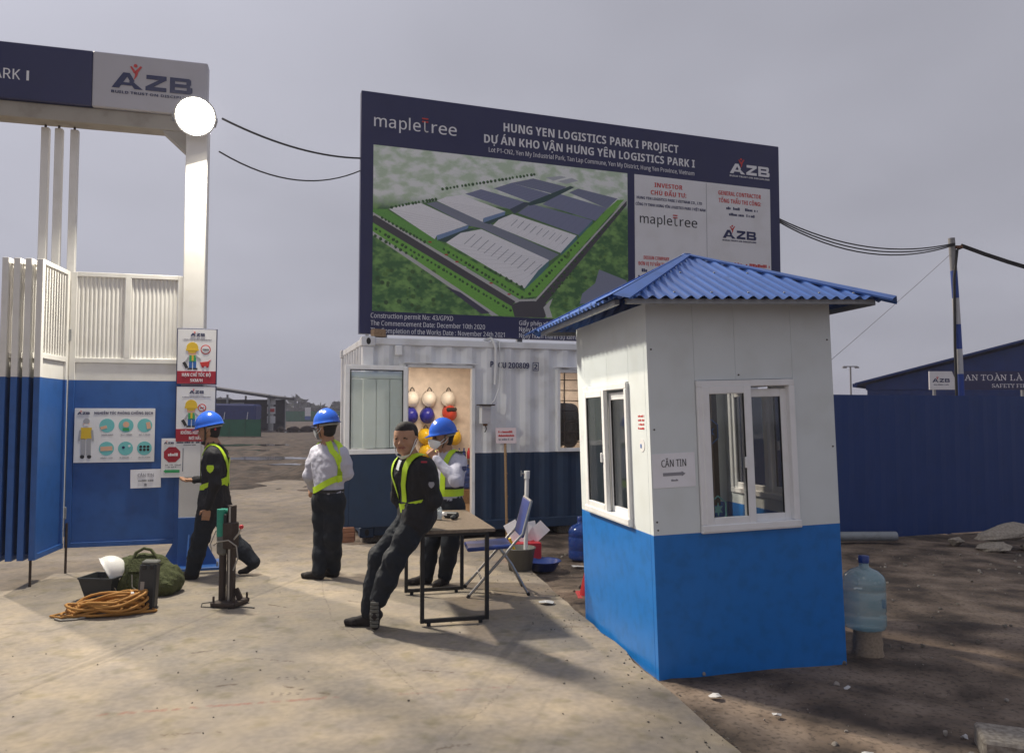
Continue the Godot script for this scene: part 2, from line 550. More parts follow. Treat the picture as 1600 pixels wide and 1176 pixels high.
	jug2.resource_name = "jug_plastic_dark"
	jug2.albedo_color = Color(0.12, 0.26, 0.55, 0.75)
	mats["jug_plastic_dark"] = jug2
	var pud := paint("puddle_water", Color(0.09, 0.075, 0.062), 0.07)
	pud.metallic_specular = 0.8
	# lamps
	var glow := StandardMaterial3D.new()
	glow.resource_name = "flood_glow"
	glow.albedo_color = Color(1, 0.98, 0.92)
	glow.emission_enabled = true
	glow.emission = Color(1.0, 0.97, 0.9)
	glow.emission_energy_multiplier = 30.0
	mats["flood_glow"] = glow
	var tube := StandardMaterial3D.new()
	tube.resource_name = "tube_glow"
	tube.albedo_color = Color(1, 0.95, 0.9)
	tube.emission_enabled = true
	tube.emission = Color(1.0, 0.9, 0.78)
	tube.emission_energy_multiplier = 6.0
	mats["tube_glow"] = tube
	# people: colours sit in the vertices
	var body := StandardMaterial3D.new()
	body.resource_name = "cloth_and_skin"
	body.vertex_color_use_as_albedo = true
	body.roughness = 0.82
	body.albedo_texture = weave
	body.uv1_triplanar = true
	body.uv1_scale = Vector3.ONE * 9.0
	mats["body"] = body
	# ground
	var dirt := StandardMaterial3D.new()
	dirt.resource_name = "dirt"
	dirt.albedo_texture = ramp_tex(31, 0.008, 6, 1024, [Color(0.05, 0.035, 0.026), Color(0.10, 0.073, 0.053), Color(0.145, 0.107, 0.079), Color(0.20, 0.152, 0.115)], 1.9)
	dirt.uv1_scale = Vector3(0.19, 0.19, 0.19)
	dirt.detail_enabled = true
	dirt.detail_blend_mode = BaseMaterial3D.BLEND_MODE_MUL
	dirt.detail_albedo = ramp_tex(32, 0.05, 4, 512, [Color(0.5, 0.5, 0.5), Color(0.95, 0.95, 0.95), Color(1.0, 1.0, 1.0), Color(1, 1, 1)], 1.6)
	dirt.detail_uv_layer = BaseMaterial3D.DETAIL_UV_2
	dirt.roughness = 0.92
	dirt.heightmap_enabled = true
	dirt.heightmap_texture = height_tex(33, 0.03, 5, 512)
	dirt.heightmap_scale = 3.0
	dirt.vertex_color_use_as_albedo = true   # wetter soil is darker
	mats["dirt"] = dirt
	var spoil := paint("spoil", Color(0.07, 0.052, 0.04), 0.95, 0.0, mottle, 0.8)
	mats["concrete"] = concrete_material()

func concrete_material() -> StandardMaterial3D:
	# 12 m square of worn, dusty concrete: x -8..4, z -13..-1
	var s := 1536
	var a := noise_bytes(41, 0.0035, 4, s)
	var b := noise_bytes(42, 0.018, 4, s)
	var c := noise_bytes(43, 0.12, 3, s)
	var e := noise_bytes(44, 0.03, 3, s)
	var out := PackedByteArray()
	out.resize(s * s * 3)
	var tone := PackedFloat32Array()
	for i in 256:
		tone.append(i / 255.0)
	var streak := PackedFloat32Array()
	for i in s:
		streak.append(0.5 + 0.5 * wave.get_noise_1d(i * 0.02) + 0.35 * wave.get_noise_1d(i * 0.11 + 90.0))
	var j := 0
	for i in s * s:
		var v := tone[a[i]] * 0.42 + tone[b[i]] * 0.33 + tone[c[i]] * 0.25
		var k := 0.68 + 0.58 * v
		var spot := tone[e[i]]
		var stain := 0.0
		if spot < 0.40:
			k *= 0.84 + 0.4 * spot
			stain = (0.40 - spot) * 0.22
		var br := (tone[b[i]] - 0.5) * 0.10
		var col := i % s
		var drift := streak[(col + (i / s) / 4) % s] + tone[a[i]] * 0.5
		if drift > 0.95:
			k *= 1.0 - minf(0.12, (drift - 0.95) * 0.5)
		out[j] = clampi(int(139.0 * k * (1.0 + br * 0.3)), 0, 255)
		out[j + 1] = clampi(int(129.0 * k), 0, 255)
		out[j + 2] = clampi(int(116.0 * k * (1.0 - br - stain)), 0, 255)
		j += 3
	var im := Image.create_from_data(s, s, false, Image.FORMAT_RGB8, out)
	var put_line := func(x0: float, z0: float, x1: float, z1: float, wide: float, col: Color, holes: float, fade := 0.26) -> void:
		var n := int(Vector2(x0 - x1, z0 - z1).length() * s / 12.0)
		for i in n:
			var t := float(i) / n
			var wob := wave.get_noise_2d(x0 * 30.0 + t * 40.0, z0 * 9.0) * 0.02
			if wave.get_noise_2d(t * n * 0.09, x0 * 77.0) < holes - 0.5:
				continue
			var px := int((lerpf(x0, x1, t) + wob + 8.0) / 12.0 * s)
			var py := int((lerpf(z0, z1, t) + wob + 13.0) / 12.0 * s)
			var r := maxi(1, int(wide * s / 12.0))
			for dy in r:
				for dx in r:
					if rng.randf() < 0.75 and px + dx < s and py + dy < s and px >= 0 and py >= 0:
						im.set_pixel(px + dx, py + dy, im.get_pixel(px + dx, py + dy).lerp(col, fade))
	# faded red marking, cracks, scuffs
	put_line.call(-2.21, -4.18, -1.0, -4.44, 0.035, Color(0.50, 0.28, 0.24), 0.35, 0.14)
	put_line.call(-0.7, -4.47, 0.1, -4.62, 0.03, Color(0.50, 0.28, 0.24), 0.5, 0.10)
	put_line.call(-3.0, -6.0, 0.3, -6.75, 0.02, Color(0.52, 0.34, 0.30), 0.45, 0.12)
	for cr in [[[-2.26, -9.4], [-2.0, -8.2], [-1.78, -7.3], [-1.66, -6.85], [-1.5, -6.4], [-1.42, -6.1]], [[-1.5, -6.4], [-2.1, -6.3], [-2.7, -6.35]], [[-1.42, -6.1], [-0.9, -5.2], [-0.5, -4.4]], [[-6.5, -8.6], [-4.4, -8.9], [-2.2, -9.3]], [[0.2, -5.2], [-0.4, -3.6], [-0.5, -2.0]]]:
		for i in cr.size() - 1:
			put_line.call(cr[i][0], cr[i][1], cr[i + 1][0], cr[i + 1][1], 0.012, Color(0.2, 0.17, 0.15), 0.15)
	for i in 90:
		var x := rng.randf_range(-4.0, 1.2)
		var z := rng.randf_range(-9.5, -2.5)
		var an := rng.randf_range(-0.5, 0.5)
		var l := rng.randf_range(0.05, 0.35)
		put_line.call(x, z, x + cos(an) * l, z + sin(an) * l, rng.randf_range(0.012, 0.03), Color(0.28, 0.22, 0.18), 0.45)
	for i in 4:   # tyre scrub
		put_line.call(-1.42 + 0.05 * i, -4.76, -1.41 + 0.05 * i, -4.71, 0.02, Color(0.2, 0.17, 0.15), 0.1, 0.2)
		put_line.call(-1.38 + 0.05 * i, -4.50, -1.37 + 0.05 * i, -4.45, 0.02, Color(0.2, 0.17, 0.15), 0.1, 0.2)
	var m := StandardMaterial3D.new()
	m.resource_name = "concrete"
	m.albedo_texture = ImageTexture.create_from_image(im)
	m.roughness = 0.9
	m.heightmap_enabled = true
	m.heightmap_texture = ramp_tex(45, 0.06, 4, 512, [Color(0, 0, 0), Color(1, 1, 1)], 1.2)
	m.heightmap_scale = 0.5
	return m

func noise_bytes(sd: int, freq: float, oct: int, s: int) -> PackedByteArray:
	var n := FastNoiseLite.new()
	n.seed = sd
	n.frequency = freq
	n.fractal_octaves = oct
	var im := n.get_seamless_image(s, s)
	im.convert(Image.FORMAT_L8)
	return im.get_data()

# ------------------------------------------------------------------ ground
var slab_outline := PackedVector2Array([Vector2(2.68, 4.0), Vector2(2.2, 1.7), Vector2(1.08, -3.74), Vector2(0.567, -6.14), Vector2(0.19, -7.97), Vector2(-0.23, -10.05), Vector2(-1.95, -9.45), Vector2(-2.25, -9.75), Vector2(-2.7, -11.6), Vector2(-3.4, -14.5), Vector2(-4.2, -18.5), Vector2(-9.0, -19.0), Vector2(-15.0, -18.0), Vector2(-16.0, -8.0), Vector2(-15.0, 4.0)])
var puddles := [[-8.6, -27.2, 1.9, 1.1], [-13.4, -38.5, 2.2, 1.3], [-18.5, -66.0, 1.6, 2.6], [-6.7, -24.0, 0.9, 0.45], [-11.5, -33.0, 1.5, 0.5]]

func ground_height(x: float, z: float) -> float:
	var flush := smoothstep(-8.2, -6.6, z) * smoothstep(0.2, 0.9, x)   # soil heaped level with the slab round the booth
	var h := lerpf(-0.075, -0.022, flush) + wave.get_noise_2d(x * 0.9, z * 0.9) * 0.03 + wave.get_noise_2d(x * 3.1 + 40.0, z * 3.1) * 0.014
	var back := smoothstep(-12.5, -17.0, z) * smoothstep(2.0, -2.5, x)
	var rough := wave.get_noise_2d(x * 0.35 + 9.0, z * 0.22) * 0.16 + wave.get_noise_2d(x * 1.3, z * 0.9 + 7.0) * 0.07
	h += back * (0.10 + rough)
	# spoil beside the track
	h += 0.55 * exp(-((x + 5.0) * (x + 5.0) / 0.5 + (z + 20.6) * (z + 20.6) / 1.6)) + 1.1 * exp(-((x + 31.0) * (x + 31.0) / 6.0 + (z + 92.0) * (z + 92.0) / 6.0))
	for p in puddles:
		var d := Vector2((x - p[0]) / p[2], (z - p[1]) / p[3]).length()
		h = lerpf(0.02, h, smoothstep(1.1, 1.9, d))
	if z > -16.0 and Geometry2D.is_point_in_polygon(Vector2(x, z), slab_outline):
		h = minf(h, -0.05)
	return h

func steps_out(a: float, b: float, fine: float, lo: float, hi: float) -> PackedFloat32Array:
	var out := PackedFloat32Array()
	var t := a
	while t <= b + 0.001:
		out.append(t)
		t += fine
	var s := fine
	t = out[out.size() - 1]
	while t < hi:
		s *= 1.28
		t = minf(t + s, hi)
		out.append(t)
	var first := PackedFloat32Array()
	s = fine
	t = a
	while t > lo:
		s *= 1.28
		t = maxf(t - s, lo)
		first.append(t)
	first.reverse()
	return first + out

func build_ground() -> void:
	var xs := steps_out(-12.0, 9.0, 0.22, -380.0, 300.0)
	var zs := steps_out(-32.0, 3.0, 0.25, -330.0, 40.0)
	var st := SurfaceTool.new()
	st.begin(Mesh.PRIMITIVE_TRIANGLES)
	st.set_smooth_group(0)
	for z in zs:
		for x in xs:
			st.set_uv(Vector2(x, z))
			st.set_uv2(Vector2(x, z) * 0.83)
			# churned wet mud on the track behind the gate, patchy at its edge
			var wet := smoothstep(-13.8, -16.2, z + wave.get_noise_2d(x * 0.7, z * 0.5 + 31.0) * 3.0) * smoothstep(0.5, -1.5, x)
			wet *= 0.75 + 0.5 * wave.get_noise_2d(x * 0.4 + 13.0, z * 0.16)
			st.set_color(Color.WHITE.lerp(Color(0.36, 0.31, 0.285), clampf(wet, 0.0, 1.0)))
			st.add_vertex(Vector3(x, ground_height(x, z), z))
	var nx := xs.size()
	for j in zs.size() - 1:
		for i in nx - 1:
			var a := j * nx + i
			for k in [a, a + 1, a + nx + 1, a, a + nx + 1, a + nx]:
				st.add_index(k)
	st.generate_normals()
	st.set_material(mats.dirt)
	var g := put_mesh(st.commit(), "ground")
	setting(g)
	# the concrete apron, top at 0
	var b := bits()
	var pts := PackedVector2Array()
	for i in slab_outline.size():
		var p := slab_outline[i]
		var q := slab_outline[(i + 1) % slab_outline.size()]
		var n := maxi(1, int(p.distance_to(q) / 0.22)) if i in [1, 2, 3, 4, 5, 6, 7, 8] else 1
		for k in n:
			var r := p.lerp(q, float(k) / n)
			if n > 1 and k > 0:
				r += (q - p).normalized().orthogonal() * (wave.get_noise_2d(r.x * 4.0, r.y * 4.0) * 0.03 + wave.get_noise_2d(r.x * 15.0, r.y * 15.0) * 0.014)
			pts.append(r)
	var idx := Geometry2D.triangulate_polygon(pts)
	for i in range(0, idx.size(), 3):
		var t := [pts[idx[i]], pts[idx[i + 1]], pts[idx[i + 2]]]
		if (t[1] - t[0]).cross(t[2] - t[0]) < 0.0:
			t.reverse()
		for p in t:
			b.v(Vector3(p.x, 0, p.y), Vector2((p.x + 8.0) / 12.0, (p.y + 13.0) / 12.0))
	for i in pts.size():
		var p := pts[i]
		var q := pts[(i + 1) % pts.size()]
		var P := Vector3(p.x, 0, p.y)
		var Q := Vector3(q.x, 0, q.y)
		var inn := (P + Q) / 2.0 + Vector3(-4, 0, 0) if i < 110 else Vector3(-6, 0, -6)
		for e in [[P, Q, Q + Vector3.DOWN * 0.14], [P, Q + Vector3.DOWN * 0.14, P + Vector3.DOWN * 0.14]]:
			for w in e:
				b.st.set_uv(Vector2((w.x + w.y + 8.0) / 12.0, (w.z + 13.0) / 12.0))
				b.st.add_vertex(w)
	setting(put(b, "pavement", mats.concrete))
	# standing water in the ruts
	for p in puddles:
		var w := bits()
		var ring := []
		for k in 40:
			var a := TAU * k / 40
			var r := 0.92 + wave.get_noise_2d(cos(a) * 2.0 + p[0], sin(a) * 2.0 + p[1]) * 0.55
			ring.append(Vector3(p[0] + cos(a) * p[2] * r, 0.032, p[1] + sin(a) * p[3] * r))
		for k in 40:
			w.tri(Vector3(p[0], 0.032, p[1]), ring[k], ring[(k + 1) % 40], Vector3(p[0], -5, p[1]))
		setting(put(w, "puddle", mats.puddle_water))

# ------------------------------------------------------------------ beyond the gate
func build_far_site() -> void:
	# open work shed
	var s := thing("work_shed", "open shed with a grey pitched roof beyond the gate", "shed", Vector3(-25.2, -0.05, -72.0))
	var b := bits()
	b.bar(Vector3(-7.6, 4.75, 0), Vector3(4.0, 3.05, 0), 5.5, 0.22, 0.02)
	put(b, "roof", mats.shed_grey, s)
	for x in [-4.2, -0.6, 3.2]:
		for z in [-2.4, 2.4]:
			part_box("post", mats.zinc, s, Vector3(x, 1.62, z), Vector3(0.16, 3.5, 0.16), 0.02)
	part_box("back_wall", mats.shed_grey, s, Vector3(-1.6, 1.5, -2.35), Vector3(9.6, 3.0, 0.08))
	for i in 4:
		part_box("stored_panel", mats.zinc if i % 2 else mats.plastic_grey, s, Vector3(-3.9 + i * 1.3, 2.62 - 0.05 * i, 1.6), Vector3(1.25, 0.42, 0.1), 0.02)
	# blue sheeted stack under the roof
	var t := thing("sheeted_stack", "long dark blue sheeted stack standing under the shed roof", "stack", Vector3(-24.6, 0.0, -67.5))
	part_box("sheet", mats.tank_blue, t, Vector3(-0.6, 1.72, 0), Vector3(5.9, 1.5, 1.7), 0.16, Basis(Vector3.BACK, -0.015))
	part_box("stacked_goods", mats.plastic_dark, t, Vector3(-0.5, 0.52, -0.1), Vector3(5.6, 1.1, 1.5), 0.05)
	for x in [-2.4, -0.4, 1.6]:
		part_tube("tie", mats.pvc_white, t, [Vector3(x, 0.3, 1.0), Vector3(x + 0.1, 1.5, 0.98), Vector3(x + 0.05, 2.2, 0.5)], 0.03, 6)
	part_box("pallet", mats.rust, t, Vector3(-0.4, 0.5, 1.0), Vector3(2.6, 0.22, 0.12), 0.02)
	# green sheet barrier
	var g := thing("sheet_barrier", "low green sheet barrier in front of the blue sheeted stack", "barrier", Vector3(-18.6, 0.0, -52.5), 4.0)
	for i in 5:
		part_box("sheet", mats.barrier_green, g, Vector3(0.9 - i * 1.06, 0.62, 0.01 * (i % 2)), Vector3(1.04, 1.15, 0.03), 0.005)
	for i in 6:
		part_box("post", mats.iron_brown, g, Vector3(1.4 - i * 1.06, 0.6, -0.06), Vector3(0.06, 1.3, 0.06), 0.005)
	# notice post at the shed corner
	var n := thing("notice_post", "white post carrying small white notices at the shed corner", "signpost", Vector3(-21.9, -0.05, -70.0))
	part_box("post", mats.pole_white, n, Vector3(0, 1.65, 0), Vector3(0.3, 3.3, 0.16), 0.02)
	for i in 3:
		part_box("notice", mats.sign_white, n, Vector3(0.0, 1.1 + i * 0.85, 0.11), Vector3(0.75, 0.66, 0.04), 0.01)
	part_box("red_band", mats.ink_red, n, Vector3(0, 1.95, 0.135), Vector3(0.6, 0.3, 0.02), 0.0)
	# rubble beside it
	for i in 3:
		var r := put(rock_bits(80 + i, Vector3(1.0 + 0.4 * i, 0.7, 0.8)), "spoil_heap", mats.spoil)
		r.position = Vector3(-20.4 + i * 0.9, 0.25, -68.0 - i * 0.7)
		tag(r, ["dark spoil lump against the notice post", "broad dark spoil lump between two others by the track", "dark spoil lump at the track side of the three"][i], "spoil heap", "spoil beside the shed")
	# far boundary
	var f := thing("boundary_fence", "long green boundary fence across the far end of the site", "fence", Vector3(-60.0, 0.0, -152.0))
	for i in 22:
		part_box("panel", mats.barrier_green, f, Vector3(1.5 + i * 3.04, 1.0, 0.02 * (i % 2)), Vector3(3.02, 2.1, 0.04), 0.0)
	var w := part_box("far_notice_board", mats.sign_white, self, Vector3(-40.2, 1.95, -151.3), Vector3(1.15, 1.7, 0.08), 0.02)
	tag(w, "small white board with blue base against the green boundary fence", "board")
	part_box("lower_band", mats.blue_print, w, Vector3(-40.2, 0.72, -151.3), Vector3(1.15, 0.72, 0.07), 0.02)
	var hs := thing("site_hut", "low grey hut with a flat pitched roof near the boundary fence", "hut", Vector3(-43.6, 0.0, -140.0))
	part_box("wall", mats.shed_grey, hs, Vector3(0, 1.1, 0), Vector3(3.6, 2.3, 3.0))
	var rb := bits()
	rb.bar(Vector3(-2.1, 2.75, 0), Vector3(2.1, 2.3, 0), 3.6, 0.1)
	put(rb, "roof", mats.zinc, hs)
	# a hazy belt of trees closing the view
	var leaves := SurfaceTool.new()
	leaves.begin(Mesh.PRIMITIVE_TRIANGLES)
	leaves.set_smooth_group(-1)
	for i in 15000:
		var x := rng.randf_range(-330.0, 120.0)
		var top := 5.2 + wave.get_noise_1d(x * 0.06) * 3.2 + wave.get_noise_1d(x * 0.3 + 50.0) * 2.2
		var y := top * pow(rng.randf(), 0.7)
		var p := Vector3(x, y, -245.0 + rng.randf_range(-6, 6) * (1.0 - 0.5 * y / top))
		var u := Vector3(rng.randf_range(-1, 1), rng.randf_range(-1, 1), rng.randf_range(-1, 1)).normalized() * rng.randf_range(0.7, 1.3)
		var v2 := u.cross(Vector3(rng.randf_range(-1, 1), rng.randf_range(-1, 1), rng.randf_range(-1, 1))).normalized() * rng.randf_range(0.5, 0.9)
		for q in [p - u, p + v2, p + u, p - u, p + u, p - v2]:
			leaves.add_vertex(q)
	leaves.generate_normals()
	leaves.set_material(mats.far_leaf)
	var tr := put_mesh(leaves.commit(), "treeline")
	setting(tr, "stuff")
	tag(tr, "hazy green belt of trees along the horizon beyond the fence", "trees")

func rock_bits(sd: int, size: Vector3) -> MeshBits:
	# a broken lump: a sphere pushed about by noise and cut by a few planes
	var b := bits()
	var r := RandomNumberGenerator.new()
	r.seed = sd
	var planes := []
	for i in 11:
		planes.append([Vector3(r.randf_range(-1, 1), r.randf_range(-1, 1), r.randf_range(-1, 1)).normalized(), r.randf_range(0.42, 0.8)])
	var nu := 14
	var nv := 9
	var grid := []
	for j in nv + 1:
		var row := []
		for i in nu:
			var th := PI * j / nv
			var ph := TAU * i / nu
			var d := Vector3(sin(th) * cos(ph), cos(th), sin(th) * sin(ph))
			var q := 1.0 + wave.get_noise_3d(d.x * 2.0 + sd, d.y * 2.0, d.z * 2.0) * 0.35
			for pl in planes:
				var k: float = d.dot(pl[0])
				if k * q > pl[1]:
					q = pl[1] / k
			row.append(d * q * size / 2.0)
		grid.append(row)
	for j in nv:
		for i in nu:
			var k := (i + 1) % nu
			b.quad(grid[j][i], grid[j][k], grid[j + 1][k], grid[j + 1][i], Vector3.ZERO)
	return b

# ------------------------------------------------------------------ gate
# local frame of the gate: x along the gate line (receding to the right), z towards the photographer; origin at the column foot
func build_gate() -> void:
	var at := Vector3(-3.30, 0.0, -8.14)
	var g := thing("entrance_gate", "white gate column carrying a long sign beam over the site entrance", "gate", at, GATE_TURN)
	var W: Material = mats.gate_white
	part_box("column", W, g, Vector3(-0.075, 2.62, 0), Vector3(0.215, 4.2, 0.215), 0.008)
	part_box("column_foot", mats.gate_blue, g, Vector3(-0.075, 0.27, 0), Vector3(0.225, 0.52, 0.225), 0.006)
	part_box("base_plate", mats.gate_blue, g, Vector3(-0.02, 0.015, 0), Vector3(0.56, 0.03, 0.5), 0.004)
	for s in [-1, 1]:
		var b := bits()
		b.plate(PackedVector2Array([Vector2(0, 0), Vector2(0.17, 0), Vector2(0, 0.32)]), -0.008, 0.008, Transform3D(Basis.from_scale(Vector3(s, 1, 1)), Vector3(-0.075 + s * 0.113, 0.03, 0.06)))
		put(b, "gusset", mats.gate_blue, g)
		var c := bits()
		c.plate(PackedVector2Array([Vector2(0, 0), Vector2(0.13, 0), Vector2(0, 0.32)]), -0.008, 0.008, Transform3D(Basis(Vector3(0, 0, s), Vector3.UP, Vector3.RIGHT), Vector3(-0.075, 0.03, s * 0.113)))
		put(c, "gusset", mats.gate_blue, g)
		for t in [-1, 1]:
			part_tube("anchor_bolt", mats.zinc, g, [Vector3(-0.02 + s * 0.235, 0.03, t * 0.2), Vector3(-0.02 + s * 0.235, 0.075, t * 0.2)], 0.012, 6)
	# beam: steel box under the sign, haunch at the column
	part_box("beam", mats.beam_grey, g, Vector3(-4.95, 4.66, 0), Vector3(9.9, 0.165, 0.2), 0.008)
	var hb := bits()
	hb.plate(PackedVector2Array([Vector2(-0.42, 4.575), Vector2(-0.185, 4.575), Vector2(-0.185, 4.36)]), -0.09, 0.09)
	put(hb, "haunch", mats.beam_grey, g)
	part_box("column_cap", mats.beam_grey, g, Vector3(-0.075, 4.73, 0), Vector3(0.24, 0.03, 0.24), 0.004)
	part_box("sign_panel", mats.sign_grey, g, Vector3(-0.53, 5.035, 0.06), Vector3(1.105, 0.58, 0.16), 0.01)
	part_box("sign_panel", mats.sign_navy, g, Vector3(-5.5, 5.035, 0.06), Vector3(8.83, 0.58, 0.16), 0.01)
	contractor_mark(g, Vector3(-0.90, 4.965, 0.142), 0.165, mats.ink_navy, mats.ink_red)
	words("HUNG YEN LOGISTICS PARK", mats.ink_white, g, Vector3(-1.735, 4.945, 0.142), 0.10, 0.0, false, 1)
	part_box("lettering", mats.ink_white, g, Vector3(-1.668, 4.995, 0.143), Vector3(0.022, 0.10, 0.004), 0.0)
	for x in [-2.2, -4.8, -7.4]:
		part_box("strut", mats.beam_grey, g, Vector3(x, 5.0, -0.05), Vector3(0.06, 0.56, 0.06))
	# guide posts between beam and leaves
	for x in [-1.555, -1.43, -1.285]:
		var p := part_box("guide_post", W, g, Vector3(x, 2.45, -0.075), Vector3(0.075, 4.2, 0.06), 0.006)
		part_tube("hanger", mats.iron_brown, g, [Vector3(x, 4.54, -0.06), Vector3(x, 4.6, -0.06)], 0.012, 6)
	# floodlight bolted in front of the column head, aimed out and down over the entrance
	var fl := thing("floodlight", "lit floodlight at the head of the white gate column", "floodlight", at + Basis(Vector3.UP, deg_to_rad(GATE_TURN)) * Vector3(-0.07, 4.68, 0.30), GATE_TURN + 12.0)
	var tilt := Basis(Vector3.RIGHT, deg_to_rad(30.0))
	var spin := Transform3D(tilt * Basis(Vector3.RIGHT, PI / 2), Vector3.ZERO)   # lathe axis along the beam
	var hb0 := bits()
	hb0.lathe([Vector2(0.0, -0.12), Vector2(0.10, -0.12), Vector2(0.195, -0.03), Vector2(0.208, 0.0), Vector2(0.204, 0.012), Vector2(0.19, 0.012), Vector2(0.187, -0.004)], 32, spin)
	put(hb0, "housing", mats.pole_white, fl)
	hb0 = bits()
	hb0.lathe([Vector2(0.188, -0.002), Vector2(0.14, 0.016), Vector2(0.07, 0.025), Vector2(0.0, 0.028)], 32, spin)
	put(hb0, "lens", mats.flood_glow, fl)
	for i in 6:
		part_box("cooling_fin", mats.plastic_grey, fl, tilt * Vector3(-0.15 + 0.06 * i, 0, -0.115), Vector3(0.008, 0.2, 0.06), 0.0, tilt)
	for s in [-1, 1]:
		part_box("bracket_arm", mats.zinc, fl, Vector3(s * 0.215, 0.0, -0.10), Vector3(0.01, 0.04, 0.18), 0.0)
	part_box("bracket", mats.zinc, fl, Vector3(0, 0, -0.185), Vector3(0.44, 0.04, 0.012), 0.0)
	var lamp := AreaLight3D.new()
	lamp.name = "flood_beam"
	lamp.area_size = Vector2(0.33, 0.33)
	lamp.light_color = Color(1.0, 0.97, 0.9)
	lamp.light_energy = 34.0
	lamp.area_range = 40.0
	lamp.shadow_enabled = true
	fl.add_child(lamp)
	lamp.transform = Transform3D(tilt * Basis(Vector3.UP, PI), tilt * Vector3(0, 0, 0.045))
	# leaf closed on the column
	var pn := thing("gate_leaf", "white and blue gate leaf hanging beside the column with notices on it", "gate", at, GATE_TURN)
	leaf_parts(pn, Vector3(-1.255, 0, 0.0), Vector3(-0.186, 0, 0.0), true)
	part_tube("drop_bolt", mats.iron_brown, pn, [Vector3(-1.235, 0.0, 0.03), Vector3(-1.235, 0.5, 0.03)], 0.012, 8)
	# leaves folded back one against the next
	for i in 4:
		var f := thing("folded_gate_leaf", ["folded blue and white gate leaf hinged to the hanging leaf, its barred face showing", "second folded gate leaf, edge on behind the barred one", "third folded gate leaf counted from the hanging leaf", "outermost folded gate leaf of the folded stack"][i], "gate", at, GATE_TURN, "folded gate leaves")
		var off := -0.105 * i
		leaf_parts(f, Vector3(-1.29 + off, 0, 0.02), Vector3(-1.345 + off + 0.01 * i, 0, 0.68), false)
		if i == 0:
			part_tube("drop_bolt", mats.iron_brown, f, [Vector3(-1.37, 0.0, 0.62), Vector3(-1.37, 0.4, 0.62)], 0.012, 8)
			part_box("hinge_strip", W, f, Vector3(-1.268, 1.3, 0.035), Vector3(0.012, 2.0, 0.02), 0.0)
	gate_notices(at)

func leaf_parts(o: Node3D, a: Vector3, b: Vector3, wide: bool) -> void:
	# frame of square tube from a to b; bars above, plain sheet below, painted blue under 1.95 m
	var d := b - a
	var w := d.length()
	var turn := Basis(d.normalized(), Vector3.UP, d.normalized().cross(Vector3.UP))
	var put_box := func(called: String, m: Material, x: float, y: float, z: float, sx: float, sy: float, sz: float, e := 0.003) -> MeshInstance3D:
		return part_box(called, m, o, a + turn * Vector3(x, y, z), Vector3(sx, sy, sz), e, turn)
	var W: Material = mats.gate_white
	var B: Material = mats.gate_blue
	var t := 0.055
	for x in [t / 2, w - t / 2]:
		put_box.call("stile", W, x, 2.495, 0.0, t, 1.11, t)
		put_box.call("stile", B, x, 1.095, 0.0, t, 1.69, t)
	put_box.call("rail", W, w / 2, 3.03, 0.0, w - 2 * t, 0.045, t * 0.9)
	put_box.call("rail", W, w / 2, 2.145, 0.0, w - 2 * t, 0.05, t * 0.9)
	put_box.call("rail", B, w / 2, 0.275, 0.0, w - 2 * t, 0.05, t * 0.9)
	put_box.call("sheet", W, w / 2, 2.03, 0.004, w - 2 * t, 0.18, 0.012)
	put_box.call("sheet", B, w / 2, 1.12, 0.004, w - 2 * t, 1.64, 0.012)
	if wide:
		put_box.call("mullion", W, w / 2, 2.59, 0.0, t, 0.84, t * 0.92)
		# pressed ribbed sheet behind the bars
		for k in 2:
			var x0 := t + 0.005 if k == 0 else w / 2 + t / 2 + 0.005
			var x1 := w / 2 - t / 2 - 0.005 if k == 0 else w - t - 0.005
			var m := bits()
			var n := 44
			for i in n:
				var xa := lerpf(x0, x1, float(i) / n)
				var xb := lerpf(x0, x1, float(i + 1) / n)
				var za := 0.005 * (1 if (i / 2) % 2 == 0 else -1)
				var zb := 0.005 * (1 if ((i + 1) / 2) % 2 == 0 else -1)
				m.quad(a + turn * Vector3(xa, 2.17, za), a + turn * Vector3(xb, 2.17, zb), a + turn * Vector3(xb, 3.007, zb), a + turn * Vector3(xa, 3.007, za), a + turn * Vector3((xa + xb) / 2, 2.6, -1))
			put(m, "ribbed_sheet", W, o)
	else:
		var n := 9
		for i in n:
			put_box.call("bar", W, t + (w - 2 * t) * (i + 0.5) / n, 2.59, 0.0, 0.022, 0.84, 0.022, 0.0)
	for y in [0.6, 2.4]:
		put_box.call("hinge", mats.zinc, 0.0, y, 0.02, 0.03, 0.12, 0.03)

